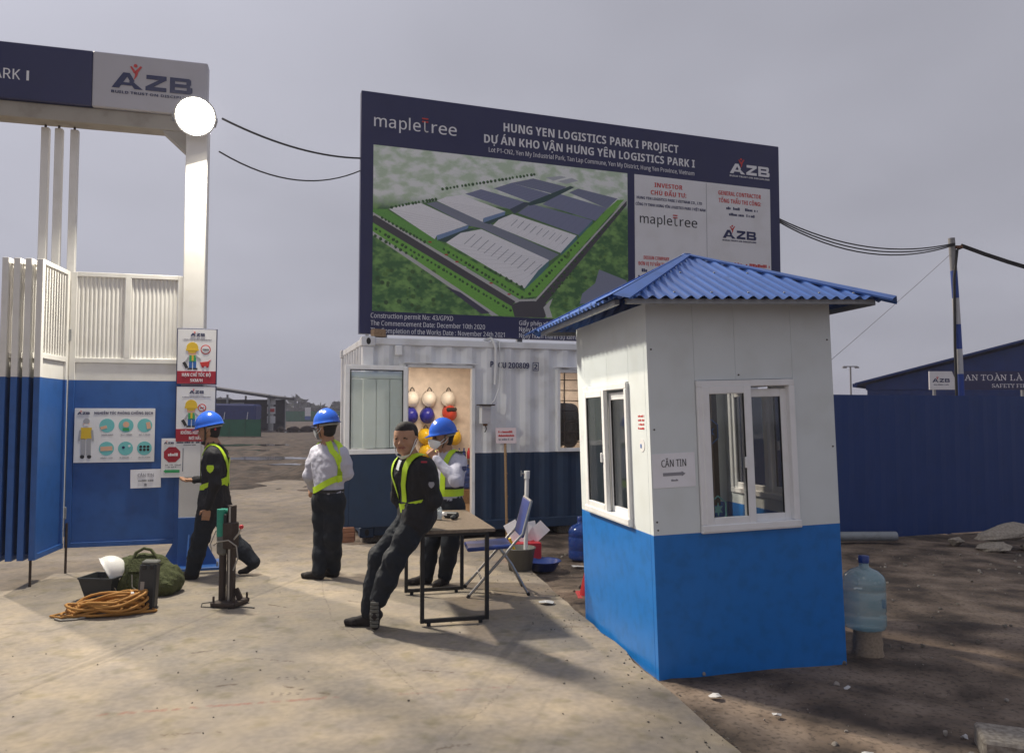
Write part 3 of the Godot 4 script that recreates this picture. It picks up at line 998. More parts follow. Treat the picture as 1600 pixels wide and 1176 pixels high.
func gate_notices(at: Vector3) -> void:
	var turn := Basis(Vector3.UP, deg_to_rad(GATE_TURN))
	# ---- rules poster
	var p := thing("hygiene_poster", "white poster with six teal round pictures on the blue gate leaf", "poster", at + turn * Vector3(-0.812, 1.378, 0.032), GATE_TURN)
	part_box("board", mats.sign_white, p, Vector3.ZERO, Vector3(0.752, 0.55, 0.008), 0.001)
	contractor_mark(p, Vector3(-0.35, 0.215, 0.005), 0.024, mats.ink_navy, mats.ink_red, false)
	words("NGHIÊM TÚC PHÒNG CHỐNG DỊCH", mats.ink_navy, p, Vector3(-0.195, 0.215, 0.005), 0.026, 0.55, true)
	for r in 2:
		for c in 3:
			var cen := Vector2(-0.075 + 0.178 * c, 0.1 - 0.235 * r)
			print_disc(p, mats.teal_print, cen, 0.071, 0.005)
			match r * 3 + c:
				0: print_rect(p, mats.skin_print, cen + Vector2(-0.03, -0.02), Vector2(0.06, 0.03), 0.3)
				1:
					print_disc(p, mats.skin_print, cen + Vector2(0, 0.01), 0.03, 0.0065)
					print_rect(p, mats.sign_green, cen + Vector2(0, -0.04), Vector2(0.06, 0.03), 0.0)
				2: print_rect(p, mats.skin_print, cen + Vector2(0.035, 0.0), Vector2(0.04, 0.07), 0.2)
				3: print_rect(p, mats.skin_print, cen, Vector2(0.11, 0.045), 0.05)
				4:
					print_disc(p, mats.ink_navy, cen + Vector2(-0.02, 0.01), 0.014, 0.0065)
					print_disc(p, mats.sign_white, cen + Vector2(0.035, 0.025), 0.012, 0.0065)
				5:
					for k in 6:
						print_disc(p, mats.ink_black, cen + Vector2(-0.035 + 0.035 * (k % 3), 0.016 - 0.032 * (k / 3)), 0.014, 0.0065)
			fine_print(p, mats.ink_grey, Vector2(cen.x, cen.y - 0.092), 0.11, 0.009)
	# worker figure in grey trousers
	print_disc(p, mats.grey_print, Vector2(-0.265, 0.145), 0.03, 0.0065)
	print_disc(p, mats.skin_print, Vector2(-0.265, 0.118), 0.028, 0.006)
	print_rect(p, mats.sign_white, Vector2(-0.265, 0.105), Vector2(0.045, 0.02), 0.0, 0.008)
	print_rect(p, mats.yellow_print, Vector2(-0.265, 0.02), Vector2(0.10, 0.12), 0.0)
	for s in [-1, 1]:
		print_rect(p, mats.grey_print, Vector2(-0.265 + s * 0.058, 0.0), Vector2(0.022, 0.11), 0.1 * s)
		print_rect(p, mats.grey_print, Vector2(-0.265 + s * 0.026, -0.115), Vector2(0.042, 0.17), 0.0)
		print_disc(p, mats.ink_black, Vector2(-0.265 + s * 0.032, -0.215), 0.02, 0.0065)
	# ---- canteen paper
	var q := thing("canteen_notice", "plain white paper notice taped low on the blue gate leaf", "notice", at + turn * Vector3(-0.513, 0.93, 0.032), GATE_TURN)
	part_box("sheet", mats.paper, q, Vector3.ZERO, Vector3(0.288, 0.19, 0.004), 0.0, Basis(Vector3.BACK, 0.02))
	words("CĂN TIN", mats.ink_grey, q, Vector3(0, 0.02, 0.0035), 0.032, 0.15, false, 0)
	fine_print(q, mats.ink_grey, Vector2(0, -0.02), 0.14, 0.02)
	words("→", mats.ink_grey, q, Vector3(0, -0.075, 0.0035), 0.022, 0.0, false, 0)
	# ---- stop notice, half behind the walking man
	var r := thing("stop_notice", "white notice with a red octagon and a green arrow beside the column", "notice", at + turn * Vector3(-0.165, 1.143, 0.125), GATE_TURN)
	part_box("board", mats.sign_white, r, Vector3.ZERO, Vector3(0.376, 0.40, 0.008), 0.001)
	part_box("rear_batten", mats.wood_pale, r, Vector3(-0.1, 0.0, -0.045), Vector3(0.04, 0.36, 0.078), 0.0)
	contractor_mark(r, Vector3(-0.165, 0.145, 0.005), 0.02, mats.ink_navy, mats.ink_red, false)
	fine_print(r, mats.ink_navy, Vector2(0.06, 0.16), 0.21, 0.02)
	fine_print(r, mats.ink_grey, Vector2(0.08, 0.132), 0.12, 0.011)
	print_disc(r, mats.sign_red, Vector2(-0.085, 0.035), 0.085, 0.005, 8)
	fine_print(r, mats.ink_white, Vector2(-0.075, 0.035), 0.1, 0.03, 0.0065)
	fine_print(r, mats.ink_grey, Vector2(-0.085, -0.07), 0.17, 0.012)
	fine_print(r, mats.ink_grey, Vector2(-0.085, -0.092), 0.08, 0.011)
	var ar := bits()
	ar.plate(PackedVector2Array([Vector2(-0.165, -0.135), Vector2(-0.14, -0.115), Vector2(-0.14, -0.121), Vector2(-0.01, -0.121), Vector2(-0.01, -0.151), Vector2(-0.14, -0.151), Vector2(-0.14, -0.157)]), 0.004, 0.006)
	put(ar, "arrow", mats.sign_green, r)
	print_rect(r, mats.ink_navy, Vector2(0.02, -0.02), Vector2(0.006, 0.24), 0.0)
	# ---- two safety signs on the column
	for k in 2:
		var s := thing("safety_sign", ["framed worker sign with a red speed band high on the column", "framed worker sign with a no-smoking ring and a red band, lower on the column"][k], "sign", at + turn * Vector3(-0.03, 2.195 - 0.6 * k, 0.125), GATE_TURN, "worker signs on the gate column")
		part_box("frame", mats.ink_navy, s, Vector3(0, 0, -0.004), Vector3(0.395, 0.59, 0.014), 0.002)
		part_box("board", mats.sign_white, s, Vector3(0, 0, 0.004), Vector3(0.375, 0.57, 0.006), 0.0)
		part_box("rear_clip", mats.zinc, s, Vector3(-0.045, 0, -0.014), Vector3(0.2, 0.04, 0.008), 0.0)
		contractor_mark(s, Vector3(-0.066, 0.215, 0.008), 0.030, mats.ink_navy, mats.ink_red, false)
		fine_print(s, mats.ink_grey, Vector2(0, 0.18), 0.28, 0.008, 0.008)
		part_box("red_band", mats.sign_red, s, Vector3(0, -0.218, 0.007), Vector3(0.375, 0.13, 0.006), 0.0)
		words("HẠN CHẾ TỐC ĐỘ" if k == 0 else "KHÔNG HÚT THUỐC", mats.ink_white, s, Vector3(0, -0.208, 0.0115), 0.034, 0.28, true, 0)
		words("5KM/H" if k == 0 else "NƠI NÀY", mats.ink_white, s, Vector3(0.0, -0.265, 0.0115), 0.032, 0.12, true, 0)
		# simple worker figure
		print_disc(s, mats.skin_print, Vector2(-0.045, 0.045), 0.042, 0.0085)
		print_disc(s, mats.yellow_print, Vector2(-0.045, 0.092), 0.058, 0.0095)
		print_rect(s, mats.yellow_print, Vector2(-0.045, 0.07), Vector2(0.125, 0.018), 0.0, 0.0105)
		print_rect(s, mats.sign_green, Vector2(-0.04, -0.022), Vector2(0.065, 0.07), 0.0, 0.0095)
		print_rect(s, mats.yellow_print, Vector2(-0.04, -0.016), Vector2(0.018, 0.058), 0.0, 0.0105)
		print_rect(s, mats.grey_print, Vector2(-0.09, -0.03), Vector2(0.02, 0.06), -0.5, 0.0095)
		print_rect(s, mats.grey_print, Vector2(0.012, -0.012), Vector2(0.02, 0.06), 0.9, 0.0095)
		for t in [-1, 1]:
			print_rect(s, mats.blue_print, Vector2(-0.04 + t * 0.02, -0.085), Vector2(0.03, 0.07), 0.0, 0.0095)
			print_rect(s, mats.ink_black, Vector2(-0.04 + t * 0.026, -0.128), Vector2(0.045, 0.016), 0.0, 0.0095)
		print_rect(s, mats.ink_black, Vector2(-0.11, -0.09), Vector2(0.03, 0.07), 0.5, 0.0095)
		# ring
		var c := Vector2(0.085, 0.075) if k == 0 else Vector2(0.06, 0.065)
		print_disc(s, mats.ink_red, c, 0.05 - 0.008 * k, 0.008)
		print_disc(s, mats.sign_white, c, 0.04 - 0.008 * k, 0.0095)
		if k == 0:
			words("5KM/H", mats.ink_black, s, Vector3(c.x, c.y - 0.01, 0.0105), 0.018, 0.06, true, 0)
			var d := bits()   # red tipper truck
			d.plate(PackedVector2Array([Vector2(0.03, -0.06), Vector2(0.045, -0.1), Vector2(0.12, -0.1), Vector2(0.125, -0.055), Vector2(0.14, -0.03), Vector2(0.11, -0.05)]), 0.006, 0.0095)
			put(d, "truck_print", mats.ink_red, s)
			for x in [0.06, 0.105]:
				print_disc(s, mats.sign_red, Vector2(x, -0.104), 0.012, 0.011)
		else:
			print_rect(s, mats.ink_black, c, Vector2(0.04, 0.008), 0.3, 0.0105)
			print_rect(s, mats.ink_red, c, Vector2(0.075, 0.008), -0.785, 0.0115)

func print_disc(o: Node3D, m: Material, c: Vector2, r: float, z: float, sides := 20) -> void:
	var p := PackedVector2Array()
	for i in sides:
		var a := TAU * (i + 0.5) / sides
		p.append(c + Vector2(cos(a), sin(a)) * r)
	var b := bits()
	b.plate(p, z - 0.002, z)
	put(b, "printed_disc", m, o)

func print_rect(o: Node3D, m: Material, c: Vector2, size: Vector2, turn: float, z := 0.0065) -> void:
	part_box("printed_shape", m, o, Vector3(c.x, c.y, z - 0.001), Vector3(size.x, size.y, 0.002), 0.0, Basis(Vector3.BACK, turn))

func fine_print(o: Node3D, m: Material, c: Vector2, width: float, height: float, z := 0.005) -> void:
	# a line of print too small to read: a broken row of letter-sized strokes
	var b := bits()
	var x := -width / 2.0
	while x < width / 2.0:
		var w := height * rng.randf_range(0.35, 0.75)
		if rng.randf() > 0.16:
			var tall := rng.randf() < 0.45
			b.box(Vector3(c.x + x + w / 2.0, c.y + (0.0 if tall else -height * 0.12), z), Vector3(w * 0.8, height * (1.0 if tall else 0.72), 0.002))
		x += w
	put(b, "lettering", m, o)

# ------------------------------------------------------------------ container office
# local frame: origin at the front corner by the door, x along the front (receding to the right), z towards the photographer
func yard_turn() -> Basis:
	return Basis(Vector3.UP, deg_to_rad(YARD_TURN))

const CONTAINER_AT := Vector3(-1.927, 0.0, -9.846)
const BOARD_AT := Vector3(-2.041, 0.0, -10.177)

func pressed_z(x: float) -> float:
	# trapezoid pressing of the wall sheet, 36 mm deep
	var t := fposmod(x, 0.28)
	if t < 0.07:
		return 0.0
	if t < 0.14:
		return -0.036 * (t - 0.07) / 0.07
	if t < 0.21:
		return -0.036
	return -0.036 * (1.0 - (t - 0.21) / 0.07)

func pressed_wall(o: Node3D, called: String, m: Material, x0: float, x1: float, y0: float, y1: float, at := Transform3D()) -> void:
	var xs := [x0]
	var t := ceilf(x0 / 0.07 + 0.01) * 0.07
	while t < x1 - 0.003:
		xs.append(t)
		t += 0.07
	xs.append(x1)
	var b := bits()
	for i in xs.size() - 1:
		var za := pressed_z(xs[i])
		var zb := pressed_z(xs[i + 1])
		for back in [0.0, -0.012]:
			b.quad(at * Vector3(xs[i], y0, za + back), at * Vector3(xs[i + 1], y0, zb + back), at * Vector3(xs[i + 1], y1, zb + back), at * Vector3(xs[i], y1, za + back), at * Vector3((xs[i] + xs[i + 1]) / 2, (y0 + y1) / 2, -1.0 if back == 0.0 else 1.0))
	put(b, called, m, o)

func build_container() -> void:
	var at := CONTAINER_AT
	var turn := yard_turn()
	var c := thing("container_office", "white and navy steel shipping container used as a site office", "container", at, YARD_TURN)
	var W: Material = mats.container_white
	var N: Material = mats.container_navy
	var L := 6.06
	var D := 2.44
	var line := 1.07
	# walls
	for s in [[0.16, 0.56, 0.17, 2.5], [0.56, 1.51, 2.25, 2.5], [1.51, 2.70, 0.17, 2.5], [2.70, 3.66, 0.17, 1.07], [2.70, 3.66, 2.22, 2.5], [3.66, 5.9, 0.17, 2.5]]:
		if s[2] < line:
			pressed_wall(c, "lower_wall", N, s[0], s[1], s[2], minf(line, s[3]), Transform3D(Basis(), Vector3(0, 0, -0.02)))
		if s[3] > line:
			pressed_wall(c, "wall", W, s[0], s[1], maxf(line, s[2]), s[3], Transform3D(Basis(), Vector3(0, 0, -0.02)))
	for e in [0, 1]:
		var xf := Transform3D(Basis(Vector3(0, 0, 1), Vector3.UP, Vector3(-1, 0, 0)), Vector3(0.02, 0, -D)) if e == 0 else Transform3D(Basis(Vector3(0, 0, -1), Vector3.UP, Vector3(1, 0, 0)), Vector3(L - 0.02, 0, 0))
		pressed_wall(c, "lower_wall", N, 0.16, D - 0.16, 0.17, line, xf)
		pressed_wall(c, "wall", W, 0.16, D - 0.16, line, 2.5, xf)
	var back := Transform3D(Basis(Vector3(-1, 0, 0), Vector3.UP, Vector3(0, 0, -1)), Vector3(L, 0, -D + 0.02))
	pressed_wall(c, "lower_wall", N, 0.16, L - 0.16, 0.17, line, back)
	pressed_wall(c, "wall", W, 0.16, L - 0.16, line, 2.5, back)
	part_box("roof", W, c, Vector3(L / 2, 2.55, -D / 2), Vector3(L - 0.3, 0.05, D - 0.26), 0.0)
	part_box("underframe", mats.rubber_black, c, Vector3(L / 2, 0.09, -D / 2), Vector3(L - 0.34, 0.12, D - 0.3), 0.0)
	# posts, rails, corner castings
	for x in [0.08, L - 0.08]:
		for z in [-0.075, -D + 0.075]:
			part_box("corner_post", W, c, Vector3(x, (line + 2.47) / 2, z), Vector3(0.15, 2.47 - line, 0.14), 0.012)
			part_box("corner_post", N, c, Vector3(x, (line + 0.15) / 2, z), Vector3(0.15, line - 0.15, 0.14), 0.012)
			for y in [0.085, 2.535]:
				var k := part_box("corner_casting", W if y > 1 else N, c, Vector3(x, y, z), Vector3(0.178, 0.13, 0.165), 0.012)
				var hole := bits()
				var ov := PackedVector2Array()
				for i in 14:
					ov.append(Vector2(x, y) + Vector2(cos(TAU * i / 14) * 0.028, sin(TAU * i / 14) * 0.044))
				var zf: float = z + (0.084 if z > -1 else -0.084)
				hole.plate(ov, zf - 0.0015, zf + 0.0015)
				put(hole, "slot", mats.rubber_black, k)
	for z in [-0.04, -D + 0.04]:
		part_box("top_rail", W, c, Vector3(L / 2, 2.54, z), Vector3(L - 0.34, 0.09, 0.07), 0.008)
		part_box("bottom_rail", N, c, Vector3(L / 2, 0.105, z), Vector3(L - 0.34, 0.13, 0.06), 0.008)
	for x in [0.05, L - 0.05]:
		part_box("top_rail", W, c, Vector3(x, 2.54, -D / 2), Vector3(0.07, 0.09, D - 0.33), 0.008)
		part_box("bottom_rail", N, c, Vector3(x, 0.105, -D / 2), Vector3(0.06, 0.13, D - 0.33), 0.008)
	# lining: cream boards, plywood floor, white ceiling
	part_box("floor", mats.wood_pale, c, Vector3(L / 2, 0.165, -D / 2), Vector3(L - 0.2, 0.03, D - 0.2), 0.0)
	part_box("ceiling", mats.ply_cream, c, Vector3(L / 2, 2.46, -D / 2), Vector3(L - 0.2, 0.02, D - 0.2), 0.0)
	part_box("lining", mats.ply_cream, c, Vector3(L / 2, 1.315, -D + 0.1), Vector3(L - 0.24, 2.27, 0.02), 0.0)
	for x in [0.1, L - 0.1]:
		part_box("lining", mats.ply_cream, c, Vector3(x, 1.315, -D / 2), Vector3(0.02, 2.27, D - 0.24), 0.0)
	for s in [[0.12, 0.555], [1.515, 2.69], [3.67, 5.94]]:
		part_box("lining", mats.ply_cream, c, Vector3((s[0] + s[1]) / 2, 1.315, -0.085), Vector3(s[1] - s[0], 2.27, 0.02), 0.0)
	part_box("partition", mats.ply_cream, c, Vector3(2.3, 1.315, -D / 2), Vector3(0.05, 2.27, D - 0.25), 0.0)
	# door frame
	for x in [0.58, 1.487]:
		part_box("door_jamb", W, c, Vector3(x, 1.21, -0.035), Vector3(0.045, 2.08, 0.1), 0.005)
	part_box("door_head", W, c, Vector3(1.033, 2.228, -0.035), Vector3(0.95, 0.045, 0.1), 0.005)
	part_box("drip_strip", W, c, Vector3(1.04, 2.265, 0.01), Vector3(1.02, 0.014, 0.05), 0.003)
	# window with a grille
	for x in [2.725, 3.635]:
		part_box("window_jamb", mats.frame_white, c, Vector3(x, 1.645, -0.03), Vector3(0.05, 1.15, 0.09), 0.005)
	for y in [1.095, 2.195]:
		part_box("window_rail", mats.frame_white, c, Vector3(3.18, y, -0.03), Vector3(0.86, 0.05, 0.09), 0.005)
	part_box("drip_strip", W, c, Vector3(3.18, 2.245, 0.02), Vector3(1.04, 0.014, 0.09), 0.003)
	part_box("pane", mats.window_glass, c, Vector3(3.18, 1.645, -0.045), Vector3(0.86, 1.05, 0.005), 0.0)
	for i in 7:
		part_box("grille_bar", mats.iron_brown, c, Vector3(3.18, 1.2 + 0.145 * i, -0.02), Vector3(0.86, 0.012, 0.012), 0.0)
	for i in 4:
		part_box("grille_bar", mats.iron_brown, c, Vector3(2.82 + 0.24 * i, 1.645, -0.005), Vector3(0.012, 1.05, 0.012), 0.0)
	# number on the side
	words("P", mats.ink_navy, c, Vector3(1.728, 2.232, -0.003), 0.078, 0.045, true)
	words("CU 200809", mats.ink_navy, c, Vector3(1.84, 2.222, -0.003), 0.078, 0.45, true)
	words("2", mats.ink_navy, c, Vector3(2.36, 2.214, 0.001), 0.07, 0.05, true)
	for q in [[2.385, 2.196, 0.09, 0.01], [2.385, 2.304, 0.09, 0.01], [2.345, 2.25, 0.01, 0.1], [2.425, 2.25, 0.01, 0.1]]:
		part_box("lettering", mats.ink_navy, c, Vector3(q[0], q[1], 0.001), Vector3(q[2], q[3], 0.003), 0.0)
	# swung-back door leaf
	var d := thing("door_leaf", "open white-framed glazed door leaf with a navy foot, folded back against the container", "door", at + turn * Vector3(0.585, 0.0, 0.03), YARD_TURN - 175.0)
	# its own frame: x from the hinge, z outward face towards the wall after opening
	for x in [0.03, 0.785]:
		part_box("stile", mats.frame_white, d, Vector3(x, 1.655, 0), Vector3(0.06, 1.11, 0.04), 0.004)
		part_box("stile", N, d, Vector3(x, 0.63, 0), Vector3(0.06, 0.93, 0.04), 0.004)
	for y in [2.19, 1.115]:
		part_box("rail", mats.frame_white, d, Vector3(0.408, y, 0), Vector3(0.695, 0.06, 0.04), 0.004)
	part_box("foot_panel", N, d, Vector3(0.408, 0.63, 0), Vector3(0.69, 0.93, 0.03), 0.0)
	part_box("pane", mats.shutter_glass, d, Vector3(0.408, 1.655, -0.012), Vector3(0.69, 1.02, 0.005), 0.0)
	part_box("seal", mats.rubber_black, d, Vector3(0.408, 2.154, -0.02), Vector3(0.69, 0.012, 0.006), 0.0)
	part_box("seal", mats.rubber_black, d, Vector3(0.07, 1.655, -0.02), Vector3(0.012, 1.0, 0.006), 0.0)
	part_box("seal", mats.rubber_black, d, Vector3(0.745, 1.655, -0.02), Vector3(0.012, 1.0, 0.006), 0.0)
	for i in 4:
		part_box("slat", mats.slat_green, d, Vector3(0.145 + 0.176 * i, 1.60, 0.006), Vector3(0.168, 0.88, 0.012), 0.003)
	part_box("slat", mats.slat_green, d, Vector3(0.408, 2.09, 0.006), Vector3(0.69, 0.085, 0.012), 0.003)
	part_box("handle", mats.steel, d, Vector3(0.77, 1.0, -0.035), Vector3(0.02, 0.12, 0.03), 0.004)
	# blocks that carry it
	for q in [[0.25, -0.3, -0.04], [0.25, -2.1, -0.04], [3.0, -0.3, -0.04], [3.0, -2.1, -0.04], [5.8, -0.3, -0.04], [5.8, -2.1, -0.04]]:
		part_box("support_block", mats.stone, c, Vector3(q[0], -0.04, q[1]), Vector3(0.4, 0.14, 0.22), 0.02, Basis(Vector3.UP, rng.randf_range(-0.1, 0.1)))
	for i in 5:
		var br := part_box("brick", mats.brick_red, self, Vector3.ZERO, Vector3(0.2, 0.06, 0.1), 0.006)
		br.position = at + turn * Vector3(-0.2 + 0.03 * (i % 2), 0.03 + 0.062 * (i / 2), 0.13 - 0.115 * (i % 2))
		br.rotation_degrees.y = YARD_TURN + [8, -4, 3, -9, 5][i]
		tag(br, ["red brick at the bottom of the little stack under the door leaf, outer side", "red brick at the bottom of the little stack under the door leaf, wall side", "red brick in the second course of the little stack, outer side", "red brick in the second course of the little stack, wall side", "topmost red brick of the little stack under the door leaf"][i], "brick", "loose bricks at the container")
	# ceiling lights inside
	for k in 2:
		var t := thing("ceiling_batten", ["lit batten light over the helmet wall in the container", "lit batten light behind the barred container window"][k], "ceiling light", at + turn * Vector3([1.15, 3.3][k], 2.45, -1.35), YARD_TURN)
		part_box("body", mats.frame_white, t, Vector3(0, -0.014, 0), Vector3(1.2, 0.028, 0.08), 0.004)
		part_tube("tube", mats.tube_glow, t, [Vector3(-0.57, -0.05, 0), Vector3(0.57, -0.05, 0)], 0.014, 10)
		var a := AreaLight3D.new()
		a.name = "batten_light"
		a.area_size = Vector2(1.14, 0.03)
		a.light_color = Color(1.0, 0.92, 0.82)
		a.light_energy = [1.9, 3.4][k]
		a.area_range = 8.0
		a.shadow_enabled = true
		t.add_child(a)
		a.transform = Transform3D(Basis(Vector3.RIGHT, -PI / 2), Vector3(0, -0.07, 0))
	container_contents(at, turn)
	# electrical box, conduit and junction on the front
	var eb := thing("meter_box", "small grey electrical box with a dark hood on the container wall", "electrical box", at + turn * Vector3(1.64, 1.585, 0.0), YARD_TURN)
	part_box("case", mats.container_white, eb, Vector3(0, 0, 0.05), Vector3(0.145, 0.24, 0.1), 0.006)
	part_box("door", mats.sign_grey, eb, Vector3(0, -0.01, 0.103), Vector3(0.12, 0.19, 0.006), 0.002)
	part_box("hood", mats.iron_brown, eb, Vector3(0, 0.13, 0.07), Vector3(0.22, 0.018, 0.15), 0.003)
	part_box("gland", mats.rust, eb, Vector3(0, -0.135, 0.05), Vector3(0.05, 0.03, 0.05), 0.003)
	part_tube("tail", mats.cable_black, eb, [Vector3(0.0, -0.14, 0.06), Vector3(0.012, -0.19, 0.07), Vector3(-0.012, -0.235, 0.07)], 0.007, 6)
	var cd := thing("conduit", "white plastic conduit running from the container roof down to the electrical box", "conduit", at, YARD_TURN)
	part_tube("pipe", mats.pvc_white, cd, [Vector3(1.72, 2.61, -0.25), Vector3(1.735, 2.62, 0.0), Vector3(1.75, 2.6, 0.035), Vector3(1.79, 2.5, 0.04), Vector3(1.795, 2.25, 0.035), Vector3(1.785, 1.99, 0.035)], 0.022, 8)
	part_tube("cable", mats.pvc_white, cd, [Vector3(1.83, 2.61, -0.1), Vector3(1.845, 2.58, 0.035), Vector3(1.86, 2.3, 0.03), Vector3(1.84, 1.95, 0.04), Vector3(1.77, 1.78, 0.06), Vector3(1.70, 1.7, 0.05)], 0.009, 6)
	var jb := thing("junction_box", "little white junction box under the container's top rail", "junction box", at + turn * Vector3(0.47, 2.42, -0.02), YARD_TURN)
	part_box("case", mats.frame_white, jb, Vector3(0, 0, 0.03), Vector3(0.09, 0.13, 0.06), 0.008)
	part_box("lid", mats.container_white, jb, Vector3(0, 0, 0.063), Vector3(0.076, 0.11, 0.006), 0.002)
	var wb := part_box("wood_block", mats.wood_pale, self, Vector3.ZERO, Vector3(0.17, 0.1, 0.12), 0.008)
	wb.position = at + turn * Vector3(0.22, 2.65, -0.1)
	wb.rotation_degrees.y = YARD_TURN + 14
	tag(wb, "short brown timber offcut lying on the container roof edge", "timber")

func container_contents(at: Vector3, turn: Basis) -> void:
	var spots := [[1.117, 1.856, "helmet_white", "white helmet hanging on the cream wall, first of the top row beside the door leaf"], [1.399, 1.858, "helmet_white", "white helmet in the middle of the top row on the cream wall"], [1.717, 1.86, "helmet_white", "white helmet at the doorpost end of the top row"],
		[1.098, 1.59, "helmet_dark_blue", "dark blue helmet half hidden by the door leaf on the cream wall"], [1.369, 1.59, "helmet_dark_blue", "dark blue helmet hanging under the middle white one"], [1.74, 1.631, "helmet_red", "red and black helmet hanging under a white one"],
		[1.34, 1.251, "helmet_yellow", "yellow helmet hanging behind the masked man's shoulder"], [1.82, 1.236, "helmet_yellow", "yellow helmet behind the masked man's ear"], [1.361, 1.0, "helmet_yellow", "lowest yellow helmet on the cream wall"]]
	for s in spots:
		var h := thing("hung_helmet", s[3], "helmet", at + turn * Vector3(s[0], s[1], -2.27), YARD_TURN, "helmets hung on the wall")
		var xf := Transform3D(Basis(Vector3.RIGHT, deg_to_rad(66.0)) * Basis(Vector3.UP, PI + rng.randf_range(-0.3, 0.3)), Vector3(0, -0.02, 0.005))
		put_mesh(helmet_mesh(mats[s[2]]), "shell", h, xf.scaled_local(Vector3.ONE * 0.94))
		part_tube("strap", mats.strap_dark, h, [Vector3(-0.035, 0.08, 0.02), Vector3(-0.025, 0.14, 0.02), Vector3(0.0, 0.165, 0.015), Vector3(0.025, 0.14, 0.02), Vector3(0.04, 0.08, 0.02)], 0.008, 6)
		part_tube("hook", mats.steel, h, [Vector3(0, 0.15, -0.06), Vector3(0, 0.15, 0.025), Vector3(0, 0.175, 0.03)], 0.005, 6)
		if s[2] == "helmet_red":
			part_box("dark_band", mats.rubber_black, h, Vector3(0.0, 0.035, 0.135), Vector3(0.17, 0.06, 0.05), 0.02)
	# crate, water jug and shelf just inside the doorpost
	var cr := thing("stock_crate", "pale timber crate under the blue water jug in the doorway", "crate", at + turn * Vector3(1.98, 0.18, -2.05), YARD_TURN)
	for i in 4:
		part_box("slat", mats.wood_pale, cr, Vector3(0, 0.03 + 0.05 * i, 0.15), Vector3(0.36, 0.044, 0.012), 0.0)
		part_box("slat", mats.wood_pale, cr, Vector3(0, 0.03 + 0.05 * i, -0.15), Vector3(0.36, 0.044, 0.012), 0.0)
	for x in [-0.17, 0.17]:
		part_box("end_board", mats.wood_pale, cr, Vector3(x, 0.1, 0), Vector3(0.015, 0.2, 0.288), 0.0)
	part_box("lid", mats.wood_pale, cr, Vector3(0, 0.208, 0), Vector3(0.36, 0.012, 0.32), 0.0)
	water_jug(at + turn * Vector3(1.98, 0.395, -2.05), YARD_TURN, "jug_plastic_dark", "dark blue water jug on a crate in the container doorway", 0.8)
	var sh := thing("wall_shelf", "grey shelf carrying small bottles just inside the doorpost", "shelf", at + turn * Vector3(1.98, 0.86, -2.16), YARD_TURN)
	part_box("board", mats.zinc, sh, Vector3.ZERO, Vector3(0.4, 0.02, 0.3), 0.0)
	for x in [-0.15, 0.15]:
		part_box("bracket", mats.zinc, sh, Vector3(x, -0.06, -0.1), Vector3(0.02, 0.1, 0.1), 0.0)
	for i in 4:
		var b := bits()
		b.lathe([Vector2(0, 0), Vector2(0.03, 0), Vector2(0.03, 0.11), Vector2(0.012, 0.14), Vector2(0.012, 0.155)], 10)
		var o := put(b, "small_bottle", [mats.bottle_clear, mats.plastic_blue, mats.plastic_red, mats.bottle_clear][i])
		o.position = at + turn * Vector3(1.86 + 0.08 * i, 0.872, -2.1)
		b = bits()
		b.lathe([Vector2(0.014, 0.15), Vector2(0.014, 0.172), Vector2(0, 0.172)], 8)
		put(b, "cap", mats.plastic_blue if i != 2 else mats.plastic_red, o)
		tag(o, ["clear small bottle at the shelf end beside the blue bottle", "blue small bottle on the container shelf", "red small bottle on the container shelf", "clear small bottle at the shelf end beside the red bottle"][i], "bottle", "bottles on the container shelf")
	# dark jacket on a hanger behind the barred window
	var bones := [[Vector3(-0.12, 0.5, 0), Vector3(0.12, 0.5, 0), 0.06, 0.06, 0], [Vector3(-0.08, 0.45, 0), Vector3(-0.1, 0.0, 0), 0.09, 0.11, 0], [Vector3(0.08, 0.45, 0), Vector3(0.1, 0.0, 0), 0.09, 0.11, 0], [Vector3(-0.17, 0.48, 0), Vector3(-0.24, 0.05, 0.02), 0.055, 0.05, 0], [Vector3(0.17, 0.48, 0), Vector3(0.24, 0.05, 0.02), 0.055, 0.05, 0]]
	var f := fresh_field()
	grow(f, bones, 0.016, 0.03, [Color(0.02, 0.02, 0.025)], 0.012)
	var jk := put_mesh(field_done(f), "hung_jacket", self, Transform3D(turn, at + turn * Vector3(3.05, 1.2, -0.6)))
	tag(jk, "dark jacket hanging behind the barred container window", "jacket")
	part_tube("hanger", mats.steel, jk, [Vector3(0, 0.55, 0), Vector3(0, 0.9, 0), Vector3(0, 1.24, 0)], 0.004, 6)

func water_jug(at: Vector3, turn: float, m: String, label: String, k := 1.0, capped := true) -> Node3D:
	var j := thing("water_jug", label, "water jug", at, turn)
	var b := bits()
	var prof := []
	for p in [[0.0, 0.004], [0.10, 0.0], [0.128, 0.012], [0.135, 0.04], [0.135, 0.10], [0.132, 0.108], [0.132, 0.118], [0.135, 0.126], [0.135, 0.25], [0.132, 0.256], [0.132, 0.266], [0.135, 0.272], [0.135, 0.32], [0.124, 0.355], [0.09, 0.385], [0.045, 0.405], [0.032, 0.415], [0.030, 0.45]]:
		prof.append(Vector2(p[0], p[1]) * k)
	b.lathe(prof, 28)
	put(b, "body", mats[m], j)
	b = bits()
	b.lathe([Vector2(0.034, 0.44) * k, Vector2(0.036, 0.485) * k, Vector2(0.0, 0.487) * k], 16)
	put(b, "cap", mats.plastic_blue, j)
	return j

